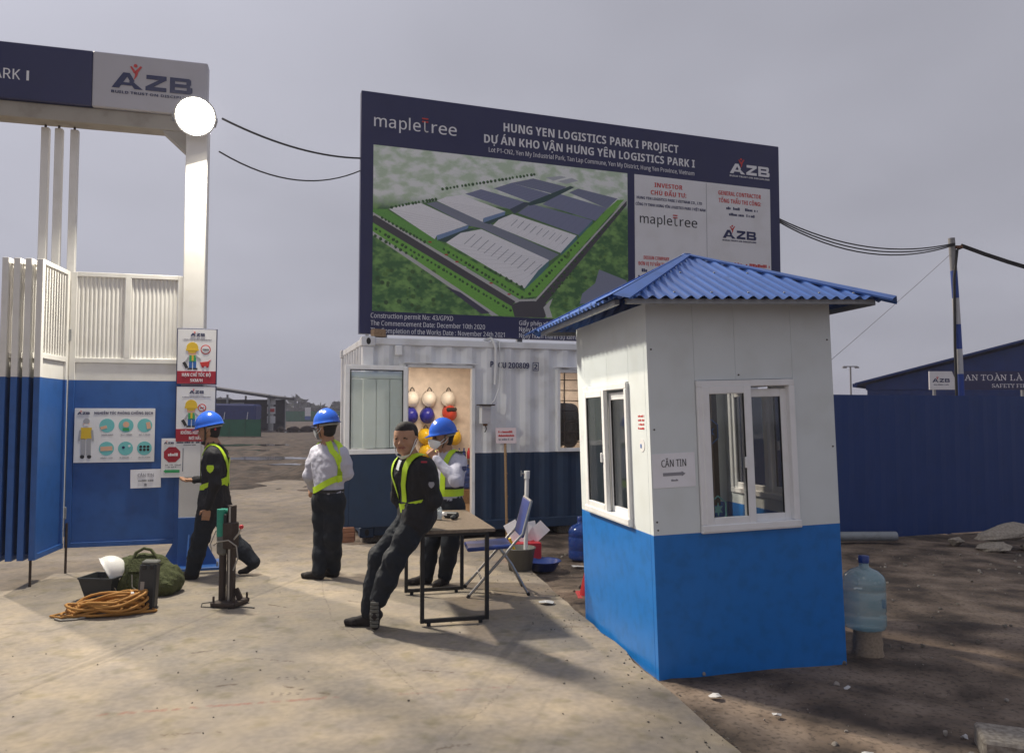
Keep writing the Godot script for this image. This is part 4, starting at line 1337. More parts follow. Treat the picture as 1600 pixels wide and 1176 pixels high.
# ------------------------------------------------------------------ project board
func build_project_board() -> void:
	var turn := yard_turn()
	var p := thing("project_board", "large navy project board with an aerial picture standing on the container roof", "billboard", BOARD_AT, YARD_TURN)
	var zf := 0.062
	part_box("backing", mats.sign_navy, p, Vector3(3.367, 4.30, 0.0), Vector3(6.735, 3.28, 0.12), 0.006)
	var b := bits()
	b.quad_uv(Vector3(0.165, 5.215, zf + 0.004), Vector3(3.975, 5.215, zf + 0.004), Vector3(3.975, 2.965, zf + 0.004), Vector3(0.165, 2.965, zf + 0.004))
	var pm := StandardMaterial3D.new()
	pm.resource_name = "aerial_print"
	pm.albedo_texture = aerial_picture()
	pm.roughness = 0.42
	put(b, "printed_picture", pm, p)
	part_box("info_panel", mats.sign_white, p, Vector3(5.32, 3.98, zf + 0.001), Vector3(2.45, 2.47, 0.006), 0.0)
	part_box("divider_line", mats.grey_print, p, Vector3(5.352, 4.1, zf + 0.005), Vector3(0.008, 2.2, 0.002), 0.0)
	for x in [0.35, 2.3, 4.3, 5.75]:
		part_box("post", mats.zinc, p, Vector3(x, 4.22, -0.1), Vector3(0.08, 3.26, 0.07), 0.004)
		part_tube("brace", mats.zinc, p, [Vector3(x, 5.2, -0.12), Vector3(x, 2.62, -1.75)], 0.028, 8)
		part_box("foot", mats.zinc, p, Vector3(x, 2.605, -0.1), Vector3(0.16, 0.02, 0.16), 0.0)
		part_box("foot", mats.zinc, p, Vector3(x, 2.6, -1.75), Vector3(0.16, 0.03, 0.16), 0.0)
	for y in [3.0, 4.3, 5.7]:
		part_box("rail", mats.zinc, p, Vector3(3.36, y, -0.163), Vector3(6.5, 0.06, 0.05), 0.0)
	var z := zf + 0.0005
	var I: Material = mats.ink_white
	investor_mark(p, Vector3(0.17, 5.47, z), 1.15, mats.ink_white, mats.ink_red)
	words("HUNG YEN LOGISTICS PARK I PROJECT", I, p, Vector3(2.01, 5.62, z), 0.122, 2.85, true)
	words("DỰ ÁN KHO VẬN HƯNG YÊN LOGISTICS PARK I", I, p, Vector3(1.72, 5.425, z), 0.118, 3.43, true)
	words("Lot P1-CN2, Yen My Industrial Park, Tan Lap Commune, Yen My District, Hung Yen Province, Vietnam", I, p, Vector3(1.79, 5.30, z), 0.062, 3.35)
	contractor_mark(p, Vector3(5.79, 5.41, z), 0.16, mats.ink_white, mats.ink_red)
	words("Construction permit No: 43/GPXD", I, p, Vector3(0.148, 2.875, z), 0.062, 1.13)
	words("The Commencement Date: December 10th 2020", I, p, Vector3(0.148, 2.775, z), 0.062, 1.59)
	words("The Completion of the Works Date : November 24th 2021", I, p, Vector3(0.148, 2.675, z), 0.062, 1.88)
	words("Giấy phép xây dựng số: 43/GPXD", I, p, Vector3(2.245, 2.855, z), 0.062, 1.13)
	words("Ngày khởi công: 10/12/2020", I, p, Vector3(2.245, 2.765, z), 0.062, 0.98)
	words("Ngày hoàn thành dự kiến: 24/11/2021", I, p, Vector3(2.245, 2.675, z), 0.062, 1.3)
	z = zf + 0.0055
	var R: Material = mats.ink_red
	var K: Material = mats.ink_navy
	words("INVESTOR", R, p, Vector3(4.68, 5.05, z), 0.068, 0.49, true, 0)
	words("CHỦ ĐẦU TƯ:", R, p, Vector3(4.68, 4.93, z), 0.068, 0.62, true, 0)
	words("HUNG YEN LOGISTICS PARK I VIETNAM CO., LTD", K, p, Vector3(4.7, 4.845, z), 0.042, 1.14, true, 0)
	words("CÔNG TY TNHH HƯNG YÊN LOGISTICS PARK I VIỆT NAM", K, p, Vector3(4.72, 4.745, z), 0.042, 1.22, true, 0)
	investor_mark(p, Vector3(4.18, 4.48, z), 1.0, mats.ink_black, mats.ink_red)
	words("GENERAL CONTRACTOR", R, p, Vector3(5.97, 5.04, z), 0.066, 0.80, true, 0)
	words("TỔNG THẦU THI CÔNG:", R, p, Vector3(5.97, 4.92, z), 0.066, 0.79, true, 0)
	fine_print(p, K, Vector2(6.0, 4.84), 0.58, 0.045, z)
	fine_print(p, K, Vector2(6.0, 4.745), 0.48, 0.045, z)
	contractor_mark(p, Vector3(5.64, 4.36, z), 0.133, mats.ink_navy, mats.ink_red)
	words("DESIGN COMPANY", R, p, Vector3(4.46, 3.93, z), 0.052, 0.44, true, 0)
	words("ĐƠN VỊ TƯ VẤN THIẾT KẾ:", R, p, Vector3(4.46, 3.835, z), 0.055, 0.62, true, 0)
	for i in 4:
		fine_print(p, K, Vector2(4.5 - 0.02 * i, 3.76 - 0.105 * i), 0.6 + 0.08 * (i % 2), 0.05, z)
	fine_print(p, R, Vector2(5.95, 3.955), 1.15, 0.05, z)
	fine_print(p, R, Vector2(6.0, 3.86), 0.9, 0.05, z)
	for i in 4:
		fine_print(p, K, Vector2(5.95, 3.76 - 0.105 * i), 0.9, 0.05, z)

func aerial_picture() -> ImageTexture:
	# print of the planned park seen from the air
	var w := 1024
	var h := 608
	var im := Image.create(w, h, false, Image.FORMAT_RGB8)
	var n := FastNoiseLite.new()
	n.seed = 77
	n.frequency = 0.012
	n.fractal_octaves = 4
	var hues := {"white": Color(0.76, 0.76, 0.78), "glass": Color(0.16, 0.25, 0.42), "shade": Color(0.03, 0.07, 0.07), "teal": Color(0.06, 0.16, 0.18), "roof": Color(0.18, 0.2, 0.31), "roof2": Color(0.17, 0.19, 0.28), "dark": Color(0.05, 0.07, 0.1), "apron": Color(0.19, 0.21, 0.27), "yard": Color(0.07, 0.16, 0.05), "verge": Color(0.12, 0.32, 0.06), "grass": Color(0.15, 0.38, 0.055), "kerb": Color(0.45, 0.45, 0.44), "road": Color(0.055, 0.05, 0.06), "violet": Color(0.05, 0.045, 0.08), "sky": Color(0.4, 0.43, 0.46), "greyb": Color(0.2, 0.22, 0.3)}
	for y in h:
		for x in w:
			var v := n.get_noise_2d(x, y * 1.6)
			var u := n.get_noise_2d(x * 3.0 + 500.0, y * 4.0)
			var far := clampf(1.0 - (y / float(h) + (x - w * 0.3) / w * 0.12) / 0.36, 0.0, 1.0)
			var c := Color(0.04, 0.12, 0.035).lerp(Color(0.16, 0.31, 0.08), clampf(0.35 + v * 1.3 + u * 0.6, 0.0, 1.0))
			c = c.lerp(Color(0.66, 0.69, 0.66).lerp(Color(0.42, 0.52, 0.38), clampf(0.5 + v * 1.6, 0.0, 1.0)), smoothstep(0.0, 0.3, far))
			c = Color(c.r * 1.25, c.g * 1.25, c.b * 1.25)
			im.set_pixel(x, y, c.linear_to_srgb())
	var shapes := [
		["verge", -0.003, 0.391, 0.052, 0.383, 0.237, 0.552, 0.566, 0.861, 0.547, 0.888, -0.003, 0.42],
		["yard", 0.184, 0.324, 0.23, 0.303, 0.515, 0.315, 0.787, 0.4, 0.786, 0.463, 0.681, 0.652, 0.368, 0.441, 0.237, 0.552, 0.052, 0.388],
		["apron", 0.192, 0.328, 0.228, 0.31, 0.417, 0.41, 0.707, 0.582, 0.671, 0.627, 0.398, 0.452, 0.35, 0.444],
		["white", 0.057, 0.382, 0.098, 0.352, 0.172, 0.328, 0.347, 0.439, 0.23, 0.522, 0.223, 0.544],
		["glass", 0.23, 0.52, 0.35, 0.439, 0.347, 0.461, 0.232, 0.549],
		["shade", 0.232, 0.549, 0.347, 0.461, 0.374, 0.456, 0.266, 0.558],
		["white", 0.229, 0.306, 0.266, 0.275, 0.322, 0.254, 0.492, 0.333, 0.406, 0.388, 0.404, 0.413],
		["glass", 0.406, 0.388, 0.492, 0.333, 0.489, 0.356, 0.407, 0.416],
		["shade", 0.407, 0.416, 0.489, 0.356, 0.509, 0.351, 0.429, 0.423],
		["white", 0.265, 0.559, 0.32, 0.492, 0.398, 0.458, 0.668, 0.624, 0.623, 0.693, 0.569, 0.816],
		["teal", 0.668, 0.624, 0.663, 0.664, 0.569, 0.841, 0.569, 0.811, 0.623, 0.693],
		["white", 0.442, 0.428, 0.466, 0.388, 0.519, 0.345, 0.781, 0.449, 0.714, 0.572],
		["teal", 0.781, 0.449, 0.784, 0.484, 0.715, 0.588, 0.714, 0.572],
		["roof", 0.337, 0.246, 0.398, 0.207, 0.567, 0.261, 0.508, 0.317],
		["dark", 0.508, 0.317, 0.567, 0.261, 0.598, 0.262, 0.528, 0.344],
		["roof", 0.447, 0.194, 0.515, 0.148, 0.685, 0.196, 0.591, 0.259],
		["roof2", 0.515, 0.148, 0.604, 0.104, 0.74, 0.136, 0.688, 0.191],
		["roof", 0.54, 0.336, 0.593, 0.269, 0.849, 0.34, 0.788, 0.445],
		["teal", 0.788, 0.445, 0.849, 0.34, 0.849, 0.358, 0.792, 0.457],
		["roof", 0.641, 0.265, 0.701, 0.183, 0.911, 0.251, 0.861, 0.342],
		["roof2", 0.75, 0.171, 0.789, 0.139, 0.957, 0.179, 0.911, 0.251],
		["shade", 0.578, 0.27, 0.599, 0.25, 0.755, 0.127, 0.772, 0.133, 0.647, 0.252, 0.588, 0.282],
		["sky", 0.652, 0.088, 0.717, 0.068, 0.739, 0.073, 0.685, 0.104],
		["sky", 0.701, 0.105, 0.761, 0.074, 0.788, 0.087, 0.739, 0.116],
		["grass", 0.266, 0.578, 0.566, 0.836, 0.597, 0.859, 0.547, 0.878, 0.249, 0.61],
		["kerb", -0.003, 0.406, 0.011, 0.418, 0.547, 0.886, 0.61, 0.878, 0.623, 0.892, 0.528, 0.91, -0.003, 0.432],
		["road", -0.003, 0.432, 0.008, 0.428, 0.531, 0.901, 0.515, 0.931, -0.003, 0.468],
		["grass", -0.003, 0.469, 0.515, 0.933, 0.536, 0.964, 0.528, 0.992, 0.466, 0.996, -0.003, 0.52],
		["kerb", -0.003, 0.52, 0.466, 0.996, 0.439, 0.998, -0.003, 0.544],
		["road", 0.515, 0.926, 0.547, 0.9, 0.62, 0.89, 0.671, 0.914, 0.648, 0.997, 0.528, 0.998],
		["violet", 0.261, 0.828, 0.32, 0.862, 0.432, 0.982, 0.399, 0.989],
		["grass", 0.567, 0.824, 0.716, 0.588, 0.793, 0.459, 0.956, 0.187, 0.985, 0.182, 0.619, 0.861, 0.577, 0.873],
		["kerb", 0.604, 0.892, 0.997, 0.172, 0.997, 0.189, 0.615, 0.895],
		["road", 0.612, 0.895, 0.997, 0.187, 0.997, 0.216, 0.651, 0.905],
		["kerb", 0.643, 0.931, 0.667, 0.887, 0.681, 0.868, 0.667, 0.929, 0.68, 0.993, 0.656, 0.995],
		["greyb", 0.875, 0.662, 0.994, 0.724, 0.994, 0.829, 0.792, 0.898, 0.803, 0.828, 0.83, 0.792, 0.858, 0.754],
	]
	var tree_rows := [
		[0.03, 0.434, 0.193, 0.568, 13],
		[0.255, 0.599, 0.566, 0.876, 20],
		[0.411, 0.69, 0.566, 0.811, 8],
		[0.008, 0.504, 0.522, 0.965, 34],
		[0.003, 0.543, 0.168, 0.677, 9],
		[0.641, 0.859, 0.985, 0.213, 24],
		[0.583, 0.848, 0.793, 0.476, 16],
		[0.673, 0.84, 0.792, 0.632, 8],
		[0.248, 0.226, 0.617, 0.068, 26],
		[0.064, 0.367, 0.236, 0.287, 14],
	]
	var roof_lines := [
		[0.374, 0.492, 0.332, 0.56],
		[0.399, 0.508, 0.357, 0.576],
		[0.425, 0.524, 0.383, 0.592],
		[0.451, 0.54, 0.408, 0.608],
		[0.477, 0.556, 0.434, 0.624],
		[0.503, 0.572, 0.46, 0.64],
		[0.529, 0.588, 0.486, 0.656],
		[0.556, 0.604, 0.512, 0.672],
		[0.582, 0.62, 0.538, 0.689],
		[0.609, 0.637, 0.565, 0.705],
		[0.636, 0.653, 0.591, 0.722],
		[0.538, 0.378, 0.512, 0.422],
		[0.563, 0.388, 0.538, 0.432],
		[0.588, 0.399, 0.563, 0.444],
		[0.614, 0.41, 0.588, 0.455],
		[0.639, 0.421, 0.614, 0.465],
		[0.665, 0.432, 0.639, 0.476],
		[0.691, 0.443, 0.665, 0.488],
		[0.717, 0.454, 0.691, 0.499],
		[0.743, 0.465, 0.717, 0.51],
	]
	for s in shapes:
		var pts := PackedVector2Array()
		for i in range(1, s.size(), 2):
			pts.append(Vector2(s[i] * w, s[i + 1] * h))
		fill_shape(im, pts, hues[s[0]] * 1.15, 0.16 if s[0] in ["grass", "verge", "yard"] else 0.05)
		if s[0] in ["white", "roof", "roof2"]:
			for k in 9:    # seams of the roof sheets
				var a := pts[0].lerp(pts[pts.size() - 1], k / 9.0)
				var e := pts[pts.size() - 3 if pts.size() > 4 else 1].lerp(pts[pts.size() - 2 if pts.size() > 4 else 2], k / 9.0)
				stroke(im, a, e, 1, hues[s[0]] * 0.86)
	for l in roof_lines:
		stroke(im, Vector2(l[0] * w, l[1] * h), Vector2(l[2] * w, l[3] * h), 2, Color(0.3, 0.31, 0.36))
	for r in tree_rows:
		for i in r[4]:
			var t: float = (i + rng.randf() * 0.4) / r[4]
			var p := Vector2(lerpf(r[0], r[2], t) * w, lerpf(r[1], r[3], t) * h)
			blob(im, p + Vector2(1, 2), rng.randf_range(4.0, 6.5), Color(0.015, 0.045, 0.012))
			blob(im, p, rng.randf_range(3.0, 5.0), Color(0.04, 0.13, 0.025))
	for q in [[0.2, 0.56], [0.3, 0.67], [0.33, 0.7], [0.5, 0.855], [0.43, 0.79], [0.26, 0.63]]:
		im.fill_rect(Rect2i(int(q[0] * w), int(q[1] * h), 12, 5), lin(0.5, 0.03, 0.02) if q[0] != 0.33 else lin(0.6, 0.6, 0.6))
	for i in 40:
		blob(im, Vector2(rng.randf_range(0.72, 1.0) * w, rng.randf_range(0.5, 1.0) * h), rng.randf_range(3, 9), Color(0.02, 0.06, 0.015).lerp(Color(0.16, 0.3, 0.05), rng.randf()), 0.6, true)
		blob(im, Vector2(rng.randf_range(0.0, 0.3) * w, rng.randf_range(0.72, 1.0) * h), rng.randf_range(3, 10), Color(0.015, 0.04, 0.012).lerp(Color(0.12, 0.26, 0.04), rng.randf() * rng.randf()), 0.6, true)
	return ImageTexture.create_from_image(im)

func fill_shape(im: Image, pts: PackedVector2Array, c: Color, vary: float) -> void:
	var lo := 1e9
	var hi := -1e9
	for p in pts:
		lo = minf(lo, p.y)
		hi = maxf(hi, p.y)
	for y in range(maxi(0, int(lo)), mini(im.get_height() - 1, int(hi)) + 1):
		var xs := []
		for i in pts.size():
			var a := pts[i]
			var b := pts[(i + 1) % pts.size()]
			if (a.y <= y + 0.5) != (b.y <= y + 0.5):
				xs.append(lerpf(a.x, b.x, (y + 0.5 - a.y) / (b.y - a.y)))
		xs.sort()
		for i in range(0, xs.size() - 1, 2):
			var x0 := clampi(int(xs[i]), 0, im.get_width())
			var x1 := clampi(int(xs[i + 1]), 0, im.get_width())
			for x in range(x0, x1, 4):
				var k := 1.0 + rng.randf_range(-vary, vary)
				im.fill_rect(Rect2i(x, y, mini(4, x1 - x), 1), Color(c.r * k, c.g * k, c.b * k).linear_to_srgb())

func stroke(im: Image, a: Vector2, b: Vector2, wide: int, c: Color) -> void:
	var n := int(a.distance_to(b))
	for i in n:
		var p := a.lerp(b, float(i) / n)
		im.fill_rect(Rect2i(int(p.x), int(p.y), wide, wide), c.linear_to_srgb())

func blob(im: Image, p: Vector2, r: float, c: Color, mix := 1.0, only_green := false) -> void:
	for y in range(int(p.y - r), int(p.y + r) + 1):
		for x in range(int(p.x - r), int(p.x + r) + 1):
			if x < 0 or y < 0 or x >= im.get_width() or y >= im.get_height():
				continue
			if Vector2(x, y).distance_to(p) > r * rng.randf_range(0.75, 1.05):
				continue
			var o := im.get_pixel(x, y)
			if only_green and not (o.g > o.r * 1.15 and o.g > o.b * 1.15):
				continue
			im.set_pixel(x, y, o.lerp(c.linear_to_srgb(), mix))

# ------------------------------------------------------------------ guard booth (leaning a little)
func build_booth() -> void:
	var o := thing("guard_booth", "leaning white and blue guard booth with a blue corrugated hip roof", "booth", Vector3(0.899, 0.0, -4.771))
	o.basis = Basis(Vector3.BACK, 0.03) * Basis(Vector3.UP, deg_to_rad(BOOTH_TURN))
	var W: Material = mats.booth_white
	var B: Material = mats.booth_blue
	var t := 0.05
	var w := 1.30
	var d := 1.45
	var line := 0.848
	var top := 2.29
	# blue foot
	part_box("lower_wall", B, o, Vector3(w / 2, (line - 0.09) / 2, -t / 2), Vector3(w, line + 0.09, t), 0.002)
	part_box("lower_wall", B, o, Vector3(w / 2, (line - 0.09) / 2, -d + t / 2), Vector3(w, line + 0.09, t), 0.002)
	for x in [t / 2, w - t / 2]:
		part_box("lower_wall", B, o, Vector3(x, (line - 0.09) / 2, -d / 2), Vector3(t, line + 0.09, d - 2 * t - 0.002), 0.002)
	# white panels round the openings
	var pan := func(x0: float, x1: float, y0: float, y1: float, xf: Transform3D) -> void:
		part_box("wall_panel", W, o, xf * Vector3((x0 + x1) / 2, (y0 + y1) / 2, -t / 2), Vector3(x1 - x0 - 0.001, y1 - y0 - 0.0006, t), 0.0012, xf.basis)
	var front := Transform3D()
	var left := Transform3D(Basis(Vector3(0, 0, 1), Vector3.UP, Vector3(-1, 0, 0)), Vector3(0, 0, -d))
	var right := Transform3D(Basis(Vector3(0, 0, -1), Vector3.UP, Vector3(1, 0, 0)), Vector3(w, 0, 0))
	var rear := Transform3D(Basis(Vector3(-1, 0, 0), Vector3.UP, Vector3(0, 0, -1)), Vector3(w, 0, -d))
	for f in [[0.0, 0.315, line, top], [1.005, w, line, top], [0.315, 0.6, 1.80, top], [0.6, 1.005, 1.80, top]]:
		pan.call(f[0], f[1], f[2], f[3], front)
	for f in [[t, 0.185, line, top], [1.12, d - t, line, top], [0.185, 0.7, 1.815, top], [0.7, 1.12, 1.815, top], [0.185, 1.12, line, 0.862]]:
		pan.call(f[0], f[1], f[2], f[3], left)
	for f in [[t, 0.22, line, top], [1.32, d - t, line, top], [0.22, 1.32, line, 0.93], [0.22, 1.32, 1.82, top]]:
		pan.call(f[0], f[1], f[2], f[3], right)
	for f in [[0.0, 0.12, line, top], [0.62, w, line, top], [0.12, 0.62, 2.0, top]]:
		pan.call(f[0], f[1], f[2], f[3], rear)
	part_box("floor", mats.wood_pale, o, Vector3(w / 2, -0.02, -d / 2), Vector3(w - 2 * t - 0.004, 0.03, d - 2 * t - 0.004), 0.0)
	part_box("ceiling", W, o, Vector3(w / 2, 2.25, -d / 2), Vector3(w - 2 * t - 0.004, 0.02, d - 2 * t - 0.004), 0.0)
	# screws along the panel edges
	for q in [[0.025, 0.93], [0.03, 1.5], [0.028, 2.0], [1.275, 1.35], [1.27, 2.05], [0.62, 1.83], [0.03, 0.88]]:
		part_tube("screw", mats.iron_brown, o, [Vector3(q[0], q[1], 0.0), Vector3(q[0], q[1], 0.003)], 0.006, 6)
	slide_window(o, 0.318, 1.002, 0.852, 1.797, front)
	slide_window(o, 0.188, 1.117, 0.866, 1.812, left)
	slide_window(o, 0.225, 1.315, 0.935, 1.815, right)
	for x in [0.70, 1.155]:
		part_box("door_jamb", mats.curtain_brown, o, Vector3(x, 1.4, -d + t / 2), Vector3(0.05, 1.16, t + 0.02), 0.003)
	# roof
	var x0 := -0.30
	var x1 := 1.58
	var z0 := 0.25
	var z1 := -1.70
	var he := 2.285
	var ap := Vector3((x0 + x1) / 2, 2.745, (z0 + z1) / 2)
	var c := [Vector3(x0, he, z0), Vector3(x1, he, z0), Vector3(x1, he, z1), Vector3(x0, he, z1)]
	for k in 4:
		hip_sheet(o, c[k], c[(k + 1) % 4], ap)
	for k in 4:
		hip_cap(o, c[k], c[(k + 1) % 4], c[(k + 3) % 4], ap)
	var pb := bits()
	pb.lathe([Vector2(0.10, -0.035), Vector2(0.03, 0.02), Vector2(0, 0.024)], 4, Transform3D(Basis(Vector3.UP, PI / 4), ap), false)
	put(pb, "apex_cap", mats.roof_blue, o)
	for z in [z0 - 0.06, z1 + 0.06]:
		part_box("purlin", mats.zinc, o, Vector3((x0 + x1) / 2, he - 0.012, z), Vector3(x1 - x0 - 0.2, 0.03, 0.03), 0.0)
	for x in [x0 + 0.06, x1 - 0.06]:
		part_box("purlin", mats.zinc, o, Vector3(x, he - 0.012, (z0 + z1) / 2), Vector3(0.03, 0.03, z0 - z1 - 0.2), 0.0)
	# stickers on the lit side
	var st := Basis(Vector3(0, 0, 1), Vector3.UP, Vector3(-1, 0, 0))
	var red := Node3D.new()
	red.name = "red_stencil"
	red.transform = Transform3D(st, Vector3(-0.001, 1.55, -0.135))
	o.add_child(red, true)
	for i in 4:
		fine_print(red, mats.ink_red, Vector2(0, 0.036 - 0.026 * i), 0.10, 0.013, 0.0)
	var stick := bits()
	var ring := PackedVector2Array()
	for i in 18:
		ring.append(Vector2(cos(TAU * i / 18), sin(TAU * i / 18)) * 0.042)
	stick.plate(ring, 0.0, 0.002, Transform3D(st, Vector3(-0.0005, 1.40, -0.13)))
	put(stick, "round_sticker", mats.sign_white, o)
	part_box("sticker_print", mats.blue_print, o, Vector3(-0.003, 1.395, -0.145), Vector3(0.002, 0.025, 0.02), 0.0)
	part_box("paper_scrap", mats.sign_white, o, Vector3(-0.001, 1.42, -1.41), Vector3(0.002, 0.05, 0.05), 0.0)
	# hexagon stickers on the front pane
	for s in [[0.405, 1.475], [0.44, 0.985]]:
		var hx := bits()
		for i in 6:
			var a := Vector2(sin(TAU * i / 6), cos(TAU * i / 6)) * Vector2(0.062, 0.085)
			var e := Vector2(sin(TAU * (i + 1) / 6), cos(TAU * (i + 1) / 6)) * Vector2(0.062, 0.085)
			hx.bar(Vector3(s[0] + a.x, s[1] + a.y, 0.0), Vector3(s[0] + e.x, s[1] + e.y, 0.0), 0.008, 0.002, 0.0, Vector3.BACK)
		var star := PackedVector2Array()
		for i in 12:
			var r := 0.045 if i % 2 == 0 else 0.02
			star.append(Vector2(s[0], s[1]) + Vector2(sin(TAU * i / 12), cos(TAU * i / 12)) * Vector2(r * 0.8, r))
		hx.plate(star, -0.001, 0.001)
		put(hx, "pane_sticker", mats.teal_print if s[1] < 1.2 else mats.blue_print, o)
	# canteen paper on the front
	var n := thing("canteen_arrow_notice", "white paper notice with an arrow taped beside the booth window", "notice")
	n.transform = o.transform * Transform3D(Basis(Vector3.BACK, 0.01), Vector3(0.15, 1.245, 0.002))
	part_box("sheet", mats.paper, n, Vector3.ZERO, Vector3(0.285, 0.212, 0.003), 0.0)
	words("CĂN TIN", mats.ink_black, n, Vector3(0.0, 0.022, 0.002), 0.042, 0.165, false, 0)
	var ar := bits()
	ar.plate(PackedVector2Array([Vector2(-0.075, -0.014), Vector2(0.05, -0.014), Vector2(0.05, -0.008), Vector2(0.075, -0.024), Vector2(0.05, -0.040), Vector2(0.05, -0.034), Vector2(-0.075, -0.034)]), 0.001, 0.003)
	put(ar, "arrow", mats.ink_grey, n)
	fine_print(n, mats.ink_grey, Vector2(0, -0.062), 0.045, 0.012, 0.002)
	# inside: curtain, desk with a blue chair back
	var cu := thing("door_curtain", "dark brown curtain hanging inside the booth window", "curtain")
	cu.transform = o.transform * Transform3D(Basis(), Vector3(0.80, 0, -1.36))
	for i in 5:
		var cb := bits()
		cb.tube([Vector3(-0.07 + 0.035 * i, 0.03, 0.01 * (i % 2)), Vector3(-0.07 + 0.035 * i, 1.1, 0.012 * ((i + 1) % 2)), Vector3(-0.07 + 0.035 * i, 2.22, 0)], 0.022, 8)
		put(cb, "fold", mats.curtain_brown, cu)
	var ch := thing("booth_chair", "blue plastic chair inside the guard booth", "chair")
	ch.transform = o.transform * Transform3D(Basis(Vector3.UP, 0.5), Vector3(0.55, -0.005, -0.8))
	part_box("seat", mats.plastic_blue, ch, Vector3(0, 0.43, 0), Vector3(0.4, 0.03, 0.4), 0.012)
	part_box("backrest", mats.plastic_blue, ch, Vector3(0, 0.75, -0.2), Vector3(0.4, 0.4, 0.025), 0.01, Basis(Vector3.RIGHT, -0.15))
	for x in [-0.17, 0.17]:
		for z in [-0.17, 0.17]:
			part_tube("leg", mats.plastic_blue, ch, [Vector3(x * 1.1, 0, z * 1.1), Vector3(x, 0.42, z)], 0.016, 8)

func slide_window(o: Node3D, x0: float, x1: float, y0: float, y1: float, xf: Transform3D) -> void:
	# outer frame, a fixed-track sash in front and one behind it
	var F: Material = mats.frame_white
	var k := 0.042
	var win := part_box("window", F, o, xf * Vector3((x0 + x1) / 2, y1 - k / 2, -0.02), Vector3(x1 - x0, k, 0.085), 0.004, xf.basis)
	part_box("frame", F, win, xf * Vector3((x0 + x1) / 2, y0 + k / 2, -0.015), Vector3(x1 - x0, k, 0.10), 0.004, xf.basis)
	part_box("sill", F, win, xf * Vector3((x0 + x1) / 2, y0 - 0.002, 0.016), Vector3(x1 - x0 + 0.01, 0.012, 0.03), 0.004, xf.basis)
	for x in [x0 + k / 2, x1 - k / 2]:
		part_box("frame", F, win, xf * Vector3(x, (y0 + y1) / 2, -0.02), Vector3(k, y1 - y0 - 2 * k, 0.085), 0.004, xf.basis)
	var mid := (x0 + x1) / 2
	for s in 2:
		var a := x0 + k * 0.7 if s == 0 else mid - 0.012
		var b := mid + 0.03 if s == 0 else x1 - k * 0.7
		var z := 0.012 if s == 0 else -0.034
		var e := 0.052
		var lo := y0 + k * 0.8
		var hi := y1 - k * (0.8 if s == 0 else 1.4)
		for x in [a + e / 2, b - e / 2]:
			part_box("sash_stile", F, win, xf * Vector3(x, (lo + hi) / 2, z), Vector3(e, hi - lo, 0.03), 0.004, xf.basis)
		for y in [lo + e / 2, hi - e / 2]:
			part_box("sash_rail", F, win, xf * Vector3((a + b) / 2, y, z), Vector3(b - a - 2 * e, e, 0.03), 0.004, xf.basis)
		part_box("pane", mats.window_glass, win, xf * Vector3((a + b) / 2, (lo + hi) / 2, z), Vector3(b - a - 2 * e + 0.01, hi - lo - 2 * e + 0.01, 0.005), 0.0, xf.basis)
		for x in [a + e + 0.003, b - e - 0.003]:
			part_box("seal", mats.rubber_black, win, xf * Vector3(x, (lo + hi) / 2, z + 0.005), Vector3(0.006, hi - lo - 2 * e, 0.01), 0.0, xf.basis)
	part_box("latch", mats.frame_white, win, xf * Vector3(mid - 0.03, (y0 + y1) / 2 - 0.05, 0.034), Vector3(0.02, 0.07, 0.014), 0.004, xf.basis)

func hip_sheet(o: Node3D, a: Vector3, b: Vector3, ap: Vector3) -> void:
	var n := (b - a).cross(ap - a).normalized()
	if n.y < 0:
		n = -n
	var len_ := a.distance_to(b)
	var cnt := int(len_ / 0.082) * 8
	var m := bits()
	m.smooth(true)
	var inside := (a + b + ap) / 3.0 - n * 2.0
	for i in cnt:
		var s0 := float(i) / cnt
		var s1 := float(i + 1) / cnt
		var f0 := 1.0 - absf(2.0 * s0 - 1.0)
		var f1 := 1.0 - absf(2.0 * s1 - 1.0)
		var w0 := n * (cos(s0 * len_ / 0.082 * TAU) * 0.0115 + 0.004)
		var w1 := n * (cos(s1 * len_ / 0.082 * TAU) * 0.0115 + 0.004)
		var mid := (a + b) / 2.0
		var up := ap - mid
		var p0 := a.lerp(b, s0)
		var p1 := a.lerp(b, s1)
		m.quad(p0 + w0, p1 + w1, p1 + up * f1 + w1, p0 + up * f0 + w0, inside)
	var sheet := put(m, "roof_sheet", mats.roof_blue, o)
	var sc := bits()
	for i in range(2, int(len_ / 0.082) - 1, 3):
		var s0 := (i) * 0.082 / len_
		for h: float in [0.06, 0.5]:
			if h < (1.0 - absf(2.0 * s0 - 1.0)) - 0.1:
				var q: Vector3 = a.lerp(b, s0) + (ap - (a + b) / 2.0) * h + n * 0.0155
				sc.tube([q, q + n * 0.006], 0.007, 6)
	put(sc, "screw", mats.zinc, sheet)

func hip_cap(o: Node3D, c: Vector3, n1: Vector3, n2: Vector3, ap: Vector3) -> void:
	# folded flashing over the hip from corner c to the apex
	var along := (ap - c).normalized()
	var m := bits()
	var w := 0.105
	for nb in [n1, n2]:
		var side: Vector3 = (nb - c)
		side = (side - along * side.dot(along)).normalized()
		var nrm := along.cross(side).normalized()
		if nrm.y < 0:
			nrm = -nrm
		var lift := nrm * 0.024
		var p := c - along * 0.02 + lift
		var q := ap + lift
		m.quad(p, q, q + side * w * 0.35, p + side * w, p - nrm)
		m.quad(p + side * w, q + side * w * 0.35, q + side * w * 0.35 - nrm * 0.012, p + side * w - nrm * 0.012, p)
	put(m, "hip_cap", mats.roof_blue, o)

